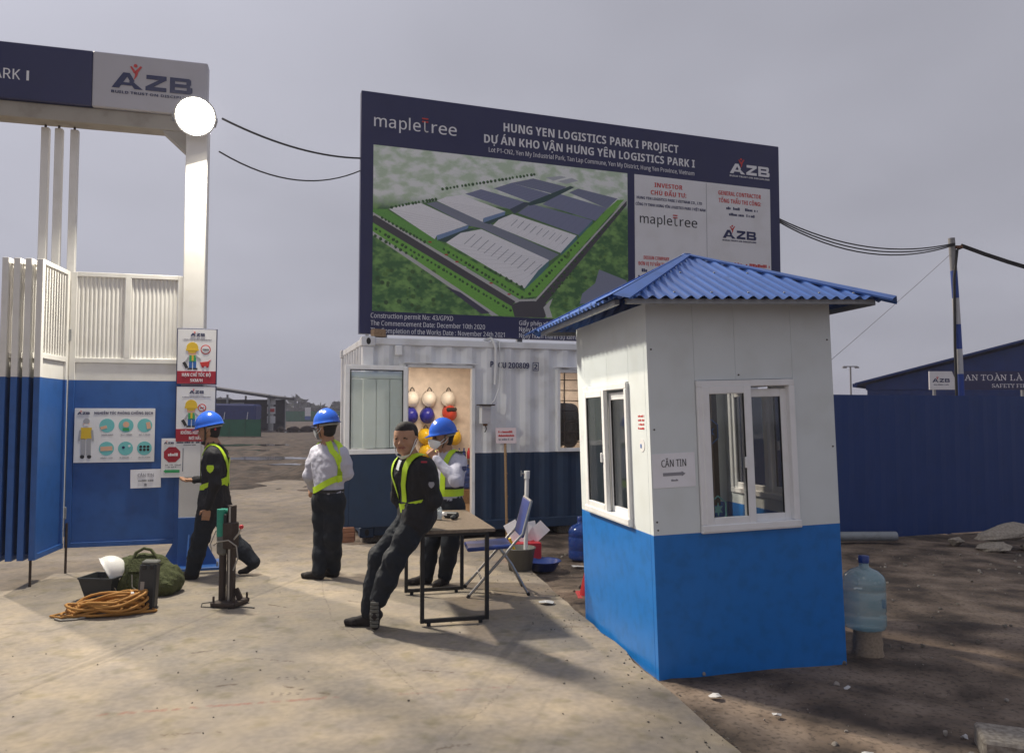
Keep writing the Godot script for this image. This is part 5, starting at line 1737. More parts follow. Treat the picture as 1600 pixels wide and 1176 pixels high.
# ------------------------------------------------------------------ fence side
func build_fence_side() -> void:
	var at := Vector3(4.384, -0.08, -10.206)
	var f := thing("sheet_fence", "navy ribbed sheet fence behind the guard booth", "fence", at, 18.0)
	for i in 11:
		var b := bits()
		var x0 := -2.1 + 1.05 * i
		var n := 12
		for k in n:
			var xa := x0 + 1.05 * k / n
			var xb := x0 + 1.05 * (k + 1) / n
			var za := 0.006 if k % 3 == 1 else 0.0
			var zb := 0.006 if (k + 1) % 3 == 1 else 0.0
			b.quad(Vector3(xa, 0.02, za), Vector3(xb, 0.02, zb), Vector3(xb, 1.93, zb), Vector3(xa, 1.93, za), Vector3((xa + xb) / 2, 1, -1))
			b.quad(Vector3(xa, 0.02, za - 0.004), Vector3(xb, 0.02, zb - 0.004), Vector3(xb, 1.93, zb - 0.004), Vector3(xa, 1.93, za - 0.004), Vector3((xa + xb) / 2, 1, 1))
		put(b, "panel", mats.fence_navy, f)
	for i in 7:
		part_box("post", mats.fence_navy, f, Vector3(-2.0 + 1.9 * i, 0.95, -0.05), Vector3(0.06, 1.94, 0.06), 0.004)
	part_box("top_rail", mats.fence_navy, f, Vector3(3.7, 1.915, -0.02), Vector3(11.6, 0.035, 0.03), 0.0)
	part_box("lower_rail", mats.fence_navy, f, Vector3(3.7, 0.35, -0.02), Vector3(11.6, 0.04, 0.03), 0.0)
	# grey pipe at its foot
	var p := thing("drain_pipe", "grey plastic drain pipe lying at the foot of the navy fence", "pipe", Vector3(4.3, 0.02, -9.98), 2.0)
	part_tube("tube", mats.pvc_grey, p, [Vector3(-1.9, 0, 0.02), Vector3(0.0, 0, 0), Vector3(0.66, 0, 0)], 0.062, 16)
	part_tube("bore", mats.rubber_black, p, [Vector3(0.655, 0, 0), Vector3(0.663, 0, 0)], 0.052, 16)
	# broken concrete
	for r in [[6.05, 0.17, -9.72, 1.05, 0.30, 0.55, 8, "long pale lump of broken concrete on top of the rubble pile"], [5.75, -0.01, -9.5, 0.55, 0.2, 0.45, -20, "flat lump of broken concrete at the front of the rubble pile"], [6.32, -0.02, -9.5, 0.62, 0.24, 0.45, 35, "squat lump of broken concrete at the outer end of the rubble pile"], [5.5, 0.02, -9.82, 0.34, 0.24, 0.34, 60, "small lump of broken concrete against the fence beside the rubble pile"], [6.75, 0.05, -9.8, 0.7, 0.4, 0.5, 80, "tall lump of broken concrete at the fence end of the rubble pile"]]:
		var k := put(rock_bits(int(r[0] * 100), Vector3(r[3], r[4], r[5]) * 0.8), "concrete_lump", mats.stone)
		k.position = Vector3(r[0] + 0.12, r[1] * 0.8 - 0.03, r[2])
		k.rotation_degrees = Vector3(0, r[6], 6)
		tag(k, r[7], "rubble", "broken concrete by the fence")
	# leaning striped pole with its cables
	var a := Vector3(7.60, -0.1, -13.0)
	var tp := Vector3(7.517, 4.594, -13.0)
	var po := thing("striped_pole", "leaning blue and white striped pole behind the navy fence", "pole", a)
	var d := tp - a
	var marks := [[0.0, 0.40, "pole_white"], [0.40, 0.505, "pole_blue"], [0.505, 0.595, "pole_white"], [0.595, 0.685, "pole_blue"], [0.685, 0.78, "pole_white"], [0.78, 0.88, "pole_blue"], [0.88, 1.0, "pole_grey"]]
	for m in marks:
		var bend := Vector3(0.04, 0, 0)
		part_tube("band", mats[m[2]], po, [d * m[0] + bend * sin(m[0] * PI), d * m[1] + bend * sin(m[1] * PI)], 0.057 - 0.004 * m[0], 12)
	part_tube("service_cable", mats.cable_black, po, [d * 0.3 + Vector3(-0.07, 0, 0.05), d * 0.6 + Vector3(-0.055, 0, 0.055), d * 0.85 + Vector3(-0.02, 0, 0.06), d * 0.955 + Vector3(0.06, 0, 0.05), d * 0.965 + Vector3(0.16, 0.0, 0.03)], 0.022, 6)
	part_tube("clamp", mats.rust, po, [d * 0.965 + Vector3(0.04, 0, 0.05), d * 0.965 + Vector3(0.14, 0, 0.05)], 0.03, 8)
	# cables: board to pole, pole onward
	var be := BOARD_AT + yard_turn() * Vector3(6.74, 4.76, -0.02)
	for i in 3:
		cable("overhead_cable", ["upper overhead cable from the project board to the striped pole", "middle overhead cable from the project board to the striped pole", "lowest overhead cable from the project board to the striped pole"][i], be + Vector3(0, 0.03 - 0.025 * i, 0), tp + Vector3(0.02, -0.1 - 0.015 * i, 0.06), 0.27 + 0.035 * i, 0.011, "cable_black", "cables between board and pole")
	for i in 2:
		cable("overhead_cable", ["upper thick cable running on from the striped pole", "lower thick cable running on from the striped pole"][i], tp + Vector3(0.14, -0.12 - 0.03 * i, 0.04), Vector3(13.5, 3.55 - 0.05 * i, -12.2), 0.42, 0.02, "cable_black", "cables leaving the pole")
	cable("guy_wire", "thin guy wire slanting down from the striped pole", tp + Vector3(-0.03, -0.28, 0), Vector3(3.6, 1.55, -11.0), 0.03, 0.004, "wire_grey")
	# from the gate to the board
	var ga := Vector3(-3.15, 4.80, -8.2)
	cable("overhead_cable", "upper cable strung from the gate column to the project board", ga, BOARD_AT + yard_turn() * Vector3(0.0, 5.03, 0.0), 0.10, 0.012, "cable_black", "cables from the gate to the board")
	cable("overhead_cable", "lower cable strung from the gate column to the project board", Vector3(-3.17, 4.43, -8.18), BOARD_AT + yard_turn() * Vector3(0.0, 4.86, 0.0), 0.22, 0.009, "cable_black", "cables from the gate to the board")
	# blue shed beyond, its banner, a lamp mast
	var s := thing("blue_shed", "big blue shed with a low gable roof beyond the navy fence", "shed", Vector3(22.9, -0.05, -30.1), -36.0)
	var g := bits()
	g.plate(PackedVector2Array([Vector2(-8.35, 2.72), Vector2(-8.35, 2.95), Vector2(0, 5.05), Vector2(8.35, 2.95), Vector2(8.35, 2.72)]), -10.0, 0.0)
	put(g, "gable", mats.shed_blue, s)
	var ro := bits()
	ro.bar(Vector3(-8.75, 3.0, -4.9), Vector3(0.05, 5.22, -4.9), 10.4, 0.09, 0.0)
	put(ro, "roof", mats.shed_blue, s)
	var ro2 := bits()
	ro2.bar(Vector3(8.75, 3.0, -4.9), Vector3(-0.05, 5.22, -4.9), 10.4, 0.09, 0.0)
	put(ro2, "roof", mats.shed_blue, s)
	part_box("wall", mats.shed_blue, s, Vector3(0, 2.52, -0.1), Vector3(16.6, 0.42, 0.1), 0.0)
	part_box("plinth", mats.container_white, s, Vector3(0, 1.15, -0.3), Vector3(16.4, 2.32, 0.1), 0.0)
	part_box("gutter", mats.shed_blue, s, Vector3(-8.75, 2.93, -4.9), Vector3(0.18, 0.16, 10.5), 0.0)
	for i in 7:
		part_box("post", mats.zinc, s, Vector3(-8.1 + 2.7 * i, 1.2, -0.1), Vector3(0.12, 2.3, 0.12), 0.0)
	var bn := thing("safety_banner", "long dark navy safety banner with serif letters and a white end panel", "banner", Vector3(14.15, 0.0, -26.0))
	part_box("panel", mats.sign_white, bn, Vector3(0.42, 2.72, 0), Vector3(0.86, 0.62, 0.05), 0.0)
	var nv := bits()
	nv.plate(PackedVector2Array([Vector2(0.76, 3.035), Vector2(6.2, 3.035), Vector2(6.2, 2.405), Vector2(1.0, 2.405)]), -0.03, 0.03)
	put(nv, "panel", mats.sign_navy, bn)
	contractor_mark(bn, Vector3(0.09, 2.66, 0.026), 0.125, mats.ink_navy, mats.ink_red, false)
	fine_print(bn, mats.ink_navy, Vector2(0.38, 2.58), 0.5, 0.03, 0.026)
	words("AN TOÀN LÀ TRÊN HẾT", mats.ink_white, bn, Vector3(1.18, 2.72, 0.031), 0.19, 3.6, false, -1, true)
	words("SAFETY FIRST", mats.ink_white, bn, Vector3(2.1, 2.48, 0.031), 0.12, 1.4, false, -1, true)
	for x in [0.2, 3.2, 6.0]:
		part_box("post", mats.zinc, bn, Vector3(x, 1.45, -0.08), Vector3(0.08, 3.1, 0.08), 0.0)
	var lm := thing("lamp_mast", "thin far lamp mast with a crossbar beyond the navy fence", "lamp mast", Vector3(26.5, -0.1, -60.0))
	part_tube("mast", mats.pole_grey, lm, [Vector3(0, 0, 0), Vector3(0, 5.35, 0)], 0.07, 8)
	part_box("crossbar", mats.pole_grey, lm, Vector3(0, 5.38, 0), Vector3(1.1, 0.08, 0.1), 0.0)
	for sx in [-1, 1]:
		part_box("lamp_head", mats.pole_grey, lm, Vector3(sx * 0.48, 5.3, 0.06), Vector3(0.3, 0.12, 0.16), 0.0)
	# jug on a stump beside the booth
	var sp := bits()
	var prof := []
	for i in 6:
		prof.append(Vector2(0.10 - 0.016 * i / 5.0 + 0.006 * (i % 2), -0.06 + 0.042 * i))
	prof.append(Vector2(0.0, 0.152))
	sp.lathe(prof, 14)
	var stump := put(sp, "timber_stump", mats.stump_wood)
	stump.position = Vector3(2.40, 0.0, -5.26)
	tag(stump, "short pale timber stump under the water jug beside the booth", "stump")
	var jg := water_jug(Vector3(2.385, 0.153, -5.26), 20.0, "jug_plastic", "pale blue water jug standing on a stump beside the booth")
	part_box("handle", mats.plastic_blue, jg, Vector3(0.128, 0.16, 0.04), Vector3(0.03, 0.06, 0.02), 0.006)
	var bk := part_box("concrete_block", mats.stone, self, Vector3.ZERO, Vector3(0.4, 0.17, 0.26), 0.012)
	bk.position = Vector3(2.42, 0.0, -3.68)
	bk.rotation_degrees.y = -22
	tag(bk, "pale squared concrete block on the dirt in front of the booth", "block")

func cable(called: String, label: String, a: Vector3, b: Vector3, sag: float, r: float, m: String, group := "") -> void:
	var pts := []
	for i in 17:
		var t := i / 16.0
		pts.append(a.lerp(b, t) + Vector3.DOWN * sag * 4.0 * t * (1.0 - t))
	var bb := bits()
	bb.tube(pts, r, 6)
	var o := put(bb, called, mats[m])
	tag(o, label, "cable", group)

# ------------------------------------------------------------------ things between container, table and booth
func build_yard_things() -> void:
	# folding table: a U frame at each end under a wood-grain top
	var t := thing("folding_table", "brown-topped table on black steel frames in front of the container", "table", Vector3(-0.565, 0.0, -6.43), 14.5)
	part_box("table_top", mats.table_wood, t, Vector3(0, 0.710, 0), Vector3(0.60, 0.026, 1.18), 0.003)
	for z in [-0.515, 0.515]:
		for x in [-0.25, 0.25]:
			part_box("leg", mats.frame_black, t, Vector3(x, 0.359, z), Vector3(0.03, 0.674, 0.03), 0.003)
			part_tube("foot", mats.rubber_black, t, [Vector3(x * 0.8, 0.0, z), Vector3(x * 0.8, 0.022, z)], 0.016, 10)
		part_box("foot_bar", mats.frame_black, t, Vector3(0, 0.037, z), Vector3(0.468, 0.03, 0.03), 0.003)
		part_box("top_bar", mats.frame_black, t, Vector3(0, 0.681, z), Vector3(0.468, 0.028, 0.03), 0.003)
	for x in [-0.25, 0.25]:
		part_box("side_bar", mats.frame_black, t, Vector3(x, 0.681, 0), Vector3(0.026, 0.026, 0.998), 0.003)
	# sanitiser and hand-held scanner on it
	var b := bits()
	b.lathe([Vector2(0, 0), Vector2(0.03, 0), Vector2(0.032, 0.006), Vector2(0.032, 0.085), Vector2(0.022, 0.108), Vector2(0.012, 0.115), Vector2(0.012, 0.122)], 16)
	var s := thing("sanitiser_bottle", "clear pump bottle of hand sanitiser on the table", "bottle", Vector3(-0.61, 0.723, -6.40))
	put(b, "bottle", mats.bottle_clear, s)
	b = bits()
	b.lathe([Vector2(0.028, 0.012), Vector2(0.028, 0.075), Vector2(0.0, 0.076)], 16)
	put(b, "gel", mats.mask_white, s)
	part_tube("pump", mats.frame_white, s, [Vector3(0, 0.12, 0), Vector3(0, 0.165, 0)], 0.008, 8)
	part_box("spout", mats.frame_white, s, Vector3(-0.014, 0.168, 0), Vector3(0.045, 0.01, 0.016), 0.003)
	var sc := thing("hand_scanner", "dark hand-held thermometer lying on the table beside the sanitiser", "thermometer", Vector3(-0.51, 0.723, -6.50), -20.0)
	part_box("body", mats.plastic_dark, sc, Vector3(0, 0.028, 0), Vector3(0.13, 0.05, 0.045), 0.012)
	part_box("grip", mats.plastic_dark, sc, Vector3(0.045, 0.02, 0.06), Vector3(0.035, 0.032, 0.1), 0.01, Basis(Vector3.UP, 0.25))
	part_box("screen", mats.sign_white, sc, Vector3(-0.045, 0.035, 0.024), Vector3(0.03, 0.022, 0.004), 0.0)
	part_tube("nose", mats.sign_white, sc, [Vector3(-0.062, 0.03, 0), Vector3(-0.082, 0.03, 0)], 0.02, 12)
	var tp := thing("tissue_pack", "small white tissue pack on the table behind the sanitiser", "tissue pack", Vector3(-0.66, 0.723, -6.62), 12.0)
	part_box("pack", mats.mask_white, tp, Vector3(0, 0.022, 0), Vector3(0.11, 0.04, 0.07), 0.012)
	part_box("label", mats.teal_print, tp, Vector3(0, 0.022, 0.036), Vector3(0.06, 0.02, 0.002), 0.0)
	# folding chair, facing the table
	var c := thing("folding_chair", "blue folding chair with bare steel legs beside the table", "chair", Vector3(-0.13, 0.0, -7.0), 8.0)
	b = bits()
	b.box(Vector3(-0.09, 0.42, 0), Vector3(0.40, 0.035, 0.38), 0.014, Basis(Vector3.BACK, 0.06))
	put(b, "seat", mats.plastic_blue, c)
	b = bits()
	b.box(Vector3(0.235, 0.665, 0), Vector3(0.028, 0.33, 0.40), 0.012, Basis(Vector3.BACK, -0.24))
	put(b, "backrest", mats.plastic_blue, c)
	for z in [-0.2, 0.2]:
		part_tube("leg", mats.steel, c, [Vector3(-0.28, 0.012, z), Vector3(0.02, 0.34, z), Vector3(0.13, 0.47, z), Vector3(0.2, 0.54, z), Vector3(0.275, 0.82, z)], 0.0125, 10)
		part_tube("leg", mats.steel, c, [Vector3(0.25, 0.012, z * 0.9), Vector3(0.1, 0.28, z * 0.9), Vector3(0.0, 0.41, z * 0.9)], 0.0125, 10)
		part_tube("foot_cap", mats.rubber_black, c, [Vector3(-0.29, 0.0, z), Vector3(-0.27, 0.024, z)], 0.016, 10)
		part_tube("foot_cap", mats.rubber_black, c, [Vector3(0.258, 0.0, z * 0.9), Vector3(0.244, 0.026, z * 0.9)], 0.016, 10)
	part_tube("stretcher", mats.steel, c, [Vector3(-0.16, 0.145, -0.2), Vector3(-0.16, 0.145, 0.2)], 0.009, 8)
	part_tube("stretcher", mats.steel, c, [Vector3(0.19, 0.12, -0.18), Vector3(0.19, 0.12, 0.18)], 0.009, 8)
	part_tube("back_rail", mats.steel, c, [Vector3(0.276, 0.825, -0.2), Vector3(0.276, 0.825, 0.2)], 0.0125, 8)
	# pink notice on a bamboo stick
	var k := thing("notice_stick", "pink paper notice on a bamboo stick leaning by the container", "notice", CONTAINER_AT, YARD_TURN)
	part_tube("stick", mats.bamboo, k, [Vector3(1.885, -0.06, 0.24), Vector3(1.9, 0.7, 0.15), Vector3(1.915, 1.38, 0.06)], 0.019, 8)
	for y in [0.2, 0.5, 0.8, 1.05]:
		part_tube("node", mats.bamboo, k, [Vector3(1.89 + 0.018 * y, y - 0.008, 0.238 - 0.124 * y), Vector3(1.89 + 0.018 * y, y + 0.008, 0.236 - 0.124 * y)], 0.023, 8)
	var pm := paint("paper_pink", Color(0.76, 0.64, 0.66), 0.8)
	part_box("sheet", pm, k, Vector3(1.92, 1.305, 0.095), Vector3(0.29, 0.21, 0.006), 0.0, Basis(Vector3.RIGHT, -0.1))
	var face := Node3D.new()
	face.name = "print"
	face.transform = Transform3D(Basis(Vector3.RIGHT, -0.1), Vector3(1.92, 1.305, 0.099))
	k.add_child(face, true)
	for i in 3:
		fine_print(face, mats.ink_red if i < 2 else mats.ink_grey, Vector2(0, 0.05 - 0.05 * i), 0.22, 0.028, 0.0)
	# post set in a bucket
	var bp := thing("bucket_post", "grey bucket holding an upright white plastic pipe with a tap", "bucket", Vector3(0.085, 0.0, -7.96))
	b = bits()
	b.lathe([Vector2(0, 0), Vector2(0.115, 0), Vector2(0.15, 0.215), Vector2(0.162, 0.22), Vector2(0.16, 0.232), Vector2(0.146, 0.23), Vector2(0.14, 0.18), Vector2(0, 0.18)], 24)
	put(b, "bucket", mats.plastic_grey, bp)
	part_tube("pipe", mats.pvc_white, bp, [Vector3(0.055, 0.15, 0), Vector3(0.062, 0.6, 0), Vector3(0.07, 0.99, 0)], 0.021, 12)
	part_tube("collar", mats.pvc_white, bp, [Vector3(0.068, 0.93, 0), Vector3(0.07, 1.01, 0)], 0.029, 12)
	part_tube("tap", mats.zinc, bp, [Vector3(0.07, 0.985, 0), Vector3(0.005, 0.985, 0.01)], 0.01, 8)
	part_box("tap_handle", mats.zinc, bp, Vector3(0.01, 0.985, 0.012), Vector3(0.012, 0.06, 0.012), 0.0)
	part_tube("yellow_rod", mats.helmet_yellow, bp, [Vector3(-0.05, 0.18, 0.02), Vector3(-0.11, 0.33, 0.05)], 0.014, 8)
	# red carton of papers
	var rb := thing("red_carton", "red carton stuffed with white papers beside the container", "carton", Vector3(0.13, -0.06, -8.5), 12.0)
	part_box("box", mats.plastic_red, rb, Vector3(0, 0.13, 0), Vector3(0.34, 0.26, 0.24), 0.006)
	fine_print(rb, mats.ink_white, Vector2(0, 0.15), 0.13, 0.04, 0.121)
	for i in 4:
		var pp := thing("paper_sheet", ["white paper sheet standing upright in the red carton", "white paper sheet tilted over the chair end of the red carton", "crumpled white sheet leaning in the middle of the red carton", "white sheet poking out behind the others in the red carton"][i], "paper", Vector3(0.02 + 0.09 * i, 0.19, -8.52 + 0.03 * (i % 2)), 0.0, "papers in the red carton")
		var q := bits()
		q.box(Vector3(0, 0.12, 0), Vector3(0.15, 0.21, 0.003), 0.0, Basis(Vector3.BACK, [0.5, -0.5, 0.2, -0.8][i]) * Basis(Vector3.RIGHT, 0.1 * i - 0.1))
		put(q, "sheet", mats.paper, pp)
	# wash basin, spare jug and cone on the dirt
	var ba := bits()
	ba.lathe([Vector2(0, 0.0), Vector2(0.13, 0.0), Vector2(0.18, 0.09), Vector2(0.195, 0.095), Vector2(0.19, 0.10), Vector2(0.172, 0.092), Vector2(0.125, 0.012), Vector2(0, 0.01)], 24)
	var bo := put(ba, "wash_basin", mats.plastic_blue)
	bo.position = Vector3(0.33, -0.055, -8.25)
	tag(bo, "shallow blue basin on the dirt beside the grey bucket", "basin")
	water_jug(Vector3(0.78, -0.06, -8.85), 0.0, "jug_plastic_dark", "dark blue water jug on the dirt between container and booth")
	var co := thing("traffic_cone", "red traffic cone half hidden behind the guard booth", "traffic cone", Vector3(0.735, -0.06, -7.05))
	ba = bits()
	ba.lathe([Vector2(0.125, 0.02), Vector2(0.03, 0.44), Vector2(0.028, 0.46), Vector2(0.0, 0.46)], 20)
	put(ba, "cone", mats.plastic_red, co)
	part_box("base", mats.plastic_red, co, Vector3(0, 0.012, 0), Vector3(0.3, 0.026, 0.3), 0.008)

# ------------------------------------------------------------------ tools on the concrete
func build_left_things() -> void:
	var d := thing("core_drill", "green core drill clamped to a rusty steel stand on the concrete", "drill", Vector3(-2.40, 0.0, -6.52), -12.0)
	var I: Material = mats.iron_brown
	part_box("base_plate", I, d, Vector3(0.04, 0.025, 0.0), Vector3(0.22, 0.035, 0.24), 0.005)
	for x in [-0.05, 0.135]:
		for z in [-0.1, 0.1]:
			part_tube("levelling_bolt", I, d, [Vector3(x, 0.0, z), Vector3(x, 0.09, z)], 0.009, 6)
	part_box("column", I, d, Vector3(0.045, 0.43, 0), Vector3(0.055, 0.80, 0.055), 0.004)
	part_box("rack", mats.steel, d, Vector3(0.045, 0.43, 0.031), Vector3(0.016, 0.78, 0.008), 0.0)
	part_box("brace", I, d, Vector3(0.10, 0.09, -0.02), Vector3(0.05, 0.10, 0.02), 0.003, Basis(Vector3.BACK, 0.5))
	part_tube("core_barrel", I, d, [Vector3(-0.035, 0.02, 0.0), Vector3(-0.035, 0.42, 0.0)], 0.03, 16)
	part_box("carriage", I, d, Vector3(0.035, 0.58, 0.0), Vector3(0.10, 0.22, 0.10), 0.010)
	part_box("gear_case", mats.plastic_grey, d, Vector3(-0.035, 0.50, 0.0), Vector3(0.085, 0.17, 0.09), 0.018)
	var b := bits()
	b.tube([Vector3(-0.045, 0.57, 0), Vector3(-0.045, 0.6, 0), Vector3(-0.045, 0.77, 0), Vector3(-0.045, 0.795, 0)], 0.045, 18)
	put(b, "motor", mats.tool_green, d)
	part_box("motor_handle", mats.tool_green, d, Vector3(-0.015, 0.785, 0.0), Vector3(0.11, 0.03, 0.05), 0.010)
	part_box("switch_grip", mats.rubber_black, d, Vector3(0.004, 0.71, 0.03), Vector3(0.03, 0.10, 0.03), 0.008)
	part_tube("feed_lever", mats.steel, d, [Vector3(0.08, 0.55, 0.03), Vector3(0.135, 0.60, 0.045), Vector3(0.16, 0.65, 0.05)], 0.008, 8)
	b = bits()
	b.lathe([Vector2(0.0, -0.02), Vector2(0.014, -0.014), Vector2(0.02, 0.0), Vector2(0.014, 0.014), Vector2(0.0, 0.02)], 12, Transform3D(Basis(), Vector3(0.163, 0.66, 0.05)))
	put(b, "lever_knob", mats.plastic_red, d)
	part_tube("water_hose", mats.glove_grey, d, [Vector3(-0.09, 0.50, 0.05), Vector3(-0.03, 0.535, 0.09), Vector3(0.06, 0.55, 0.075), Vector3(0.12, 0.50, 0.05), Vector3(0.135, 0.40, 0.05), Vector3(0.10, 0.30, 0.06)], 0.006, 6)
	part_tube("power_cord", mats.glove_grey, d, [Vector3(-0.09, 0.62, 0.02), Vector3(-0.13, 0.5, 0.04), Vector3(-0.1, 0.45, 0.06)], 0.005, 6)
	part_tube("power_cord", mats.cable_black, d, [Vector3(0.1, 0.006, 0.13), Vector3(0.19, 0.006, 0.05), Vector3(0.30, 0.006, 0.06)], 0.005, 6)
	part_tube("power_cord", mats.cable_black, d, [Vector3(-0.03, 0.006, 0.12), Vector3(-0.15, 0.006, 0.12), Vector3(-0.21, 0.006, 0.02), Vector3(-0.14, 0.006, -0.06)], 0.004, 6)
	# canvas bag
	var g := thing("canvas_bag", "bulging olive canvas tool bag with a raised carry handle", "bag", Vector3(-3.28, 0.0, -6.93), 10.0)
	var f := fresh_field()
	grow(f, [[Vector3(-0.15, 0.14, 0), Vector3(0.17, 0.13, 0), 0.15, 0.14, 0], [Vector3(-0.11, 0.24, 0), Vector3(0.09, 0.25, -0.02), 0.10, 0.09, 0], [Vector3(0.17, 0.1, 0.06), Vector3(0.22, 0.09, -0.05), 0.11, 0.1, 0], [Vector3(-0.2, 0.09, 0.05), Vector3(0.2, 0.08, 0.1), 0.09, 0.09, 0], [Vector3(-0.02, 0.31, 0.02), Vector3(0.06, 0.29, 0), 0.045, 0.04, 0]], 0.016, 0.05, [Color(0.075, 0.085, 0.028)], 0.028)
	flatten_base(f)
	var gb := put_mesh(field_done(f), "body", g)
	gb.material_override = mats.canvas_olive
	part_tube("handle", mats.canvas_olive, g, [Vector3(-0.08, 0.30, 0.09), Vector3(-0.06, 0.37, 0.06), Vector3(0.0, 0.405, 0.04), Vector3(0.06, 0.39, 0.04), Vector3(0.13, 0.31, 0.07)], 0.014, 8)
	part_box("flap", mats.canvas_olive, g, Vector3(0.0, 0.27, 0.115), Vector3(0.22, 0.12, 0.012), 0.005, Basis(Vector3.RIGHT, -0.5))
	part_tube("strap", mats.canvas_olive, g, [Vector3(-0.1, 0.26, 0.13), Vector3(-0.11, 0.14, 0.175), Vector3(-0.1, 0.05, 0.16)], 0.01, 6)
	part_tube("drawstring", mats.glove_grey, g, [Vector3(-0.06, 0.2, 0.16), Vector3(-0.05, 0.1, 0.185), Vector3(0.01, 0.05, 0.17)], 0.004, 6)
	# dark bucket with a white helmet on it
	var bu := thing("mixing_tub", "dark square tub on the concrete beside the canvas bag", "tub", Vector3(-3.56, 0.0, -6.78), -6.0)
	b = bits()
	var lo := [Vector3(-0.11, 0.0, 0.09), Vector3(0.11, 0.0, 0.09), Vector3(0.11, 0.0, -0.09), Vector3(-0.11, 0.0, -0.09)]
	var hi := []
	for p in lo:
		hi.append(Vector3(p.x * 1.42, 0.185, p.z * 1.42))
	for i in 4:
		b.quad(lo[i], lo[(i + 1) % 4], hi[(i + 1) % 4], hi[i], Vector3(0, 0.1, 0))
		b.quad(lo[i] * 0.93 + Vector3(0, 0.01, 0), lo[(i + 1) % 4] * 0.93 + Vector3(0, 0.01, 0), hi[(i + 1) % 4] * Vector3(0.94, 1, 0.94), hi[i] * Vector3(0.94, 1, 0.94), (lo[i] + lo[(i + 1) % 4]) * 2.0)
		b.quad(hi[i], hi[(i + 1) % 4], hi[(i + 1) % 4] * Vector3(0.94, 1, 0.94), hi[i] * Vector3(0.94, 1, 0.94), Vector3(0, -1, 0))
	b.quad(lo[0] + Vector3(0, 0.01, 0), lo[1] + Vector3(0, 0.01, 0), lo[2] + Vector3(0, 0.01, 0), lo[3] + Vector3(0, 0.01, 0), Vector3(0, -1, 0))
	put(b, "shell", mats.plastic_dark, bu)
	var rm := bits()
	for i in 4:
		rm.bar(hi[i], hi[(i + 1) % 4], 0.018, 0.016, 0.003)
	put(rm, "rim", mats.plastic_dark, bu)
	part_box("contents", mats.spoil, bu, Vector3(0, 0.11, 0), Vector3(0.25, 0.08, 0.2), 0.02)
	var hw := thing("loose_helmet", "white hard helmet tipped on its side on the dark tub", "helmet", Vector3(-3.49, 0.245, -6.80))
	hw.basis = Basis(Vector3.BACK, deg_to_rad(-58.0)) * Basis(Vector3.RIGHT, deg_to_rad(-24.0)) * Basis(Vector3.UP, deg_to_rad(80.0))
	put_mesh(helmet_mesh(mats.helmet_white), "shell", hw, Transform3D(Basis.from_scale(Vector3.ONE * 1.0), Vector3(0, -0.05, 0)))
	part_tube("strap", mats.strap_dark, hw, [Vector3(-0.09, -0.05, 0.02), Vector3(-0.06, -0.12, 0.03), Vector3(0.0, -0.14, 0.03), Vector3(0.06, -0.12, 0.03), Vector3(0.09, -0.05, 0.02)], 0.006, 6)
	# tall dark case
	var ca := thing("tool_case", "tall narrow dark grey tool case standing in front of the canvas bag", "case", Vector3(-2.985, 0.0, -6.38), 8.0)
	b = bits()
	b.box(Vector3(0, 0.19, 0), Vector3(0.135, 0.37, 0.11), 0.014, Basis(Vector3.BACK, -0.05))
	put(b, "shell", mats.plastic_dark, ca)
	part_box("lid", mats.plastic_grey, ca, Vector3(0.018, 0.382, 0), Vector3(0.125, 0.03, 0.10), 0.010, Basis(Vector3.BACK, -0.05))
	part_box("foot", mats.plastic_dark, ca, Vector3(0.02, 0.008, 0.02), Vector3(0.10, 0.016, 0.12), 0.003)
	part_box("clip", mats.rubber_black, ca, Vector3(-0.018, 0.35, 0.056), Vector3(0.03, 0.04, 0.01), 0.003)
	part_box("clip", mats.rubber_black, ca, Vector3(0.04, 0.352, 0.056), Vector3(0.03, 0.04, 0.01), 0.003)
	part_box("worn_label", mats.glove_grey, ca, Vector3(-0.032, 0.20, 0.0565), Vector3(0.03, 0.07, 0.002), 0.0, Basis(Vector3.BACK, -0.05))
	# coil of orange line
	var cl := thing("rope_coil", "orange rope coil lying loosely on the concrete", "rope", Vector3(-3.22, 0.0, -6.22), 12.0)
	var rr := RandomNumberGenerator.new()
	rr.seed = 9
	for i in 19:
		var pts := []
		var cx := rr.randf_range(-0.08, 0.08)
		var cz := rr.randf_range(-0.03, 0.03)
		var ax := rr.randf_range(0.17, 0.29)
		var az := rr.randf_range(0.06, 0.13)
		var y0 := 0.012 + 0.0085 * i * 0.75
		var ph := rr.randf() * TAU
		for k in 25:
			var a := TAU * k / 24.0 + ph
			pts.append(Vector3(cx + cos(a) * ax + 0.02 * sin(a * 3.0 + i), maxf(0.011, y0 + 0.026 * sin(a * 2.0 + i) * (1.0 if i > 2 else 0.1) + 0.02 * cos(a) * (i / 8.0)), cz + sin(a) * az + 0.014 * cos(a * 4.0 + i * 2.0)))
		part_tube("loop", mats.rope_orange, cl, pts, 0.011, 7)
	part_tube("loose_end", mats.rope_orange, cl, [Vector3(-0.2, 0.03, 0.06), Vector3(-0.32, 0.012, 0.09), Vector3(-0.42, 0.012, 0.02), Vector3(-0.36, 0.012, -0.06), Vector3(-0.26, 0.05, -0.06)], 0.009, 7)
	part_tube("loose_end", mats.glove_grey, cl, [Vector3(-0.36, 0.008, 0.1), Vector3(-0.3, 0.008, 0.16), Vector3(-0.2, 0.008, 0.15), Vector3(-0.14, 0.01, 0.1)], 0.008, 6)
	part_box("plug", mats.frame_white, cl, Vector3(0.16, 0.155, 0.02), Vector3(0.05, 0.03, 0.03), 0.006)

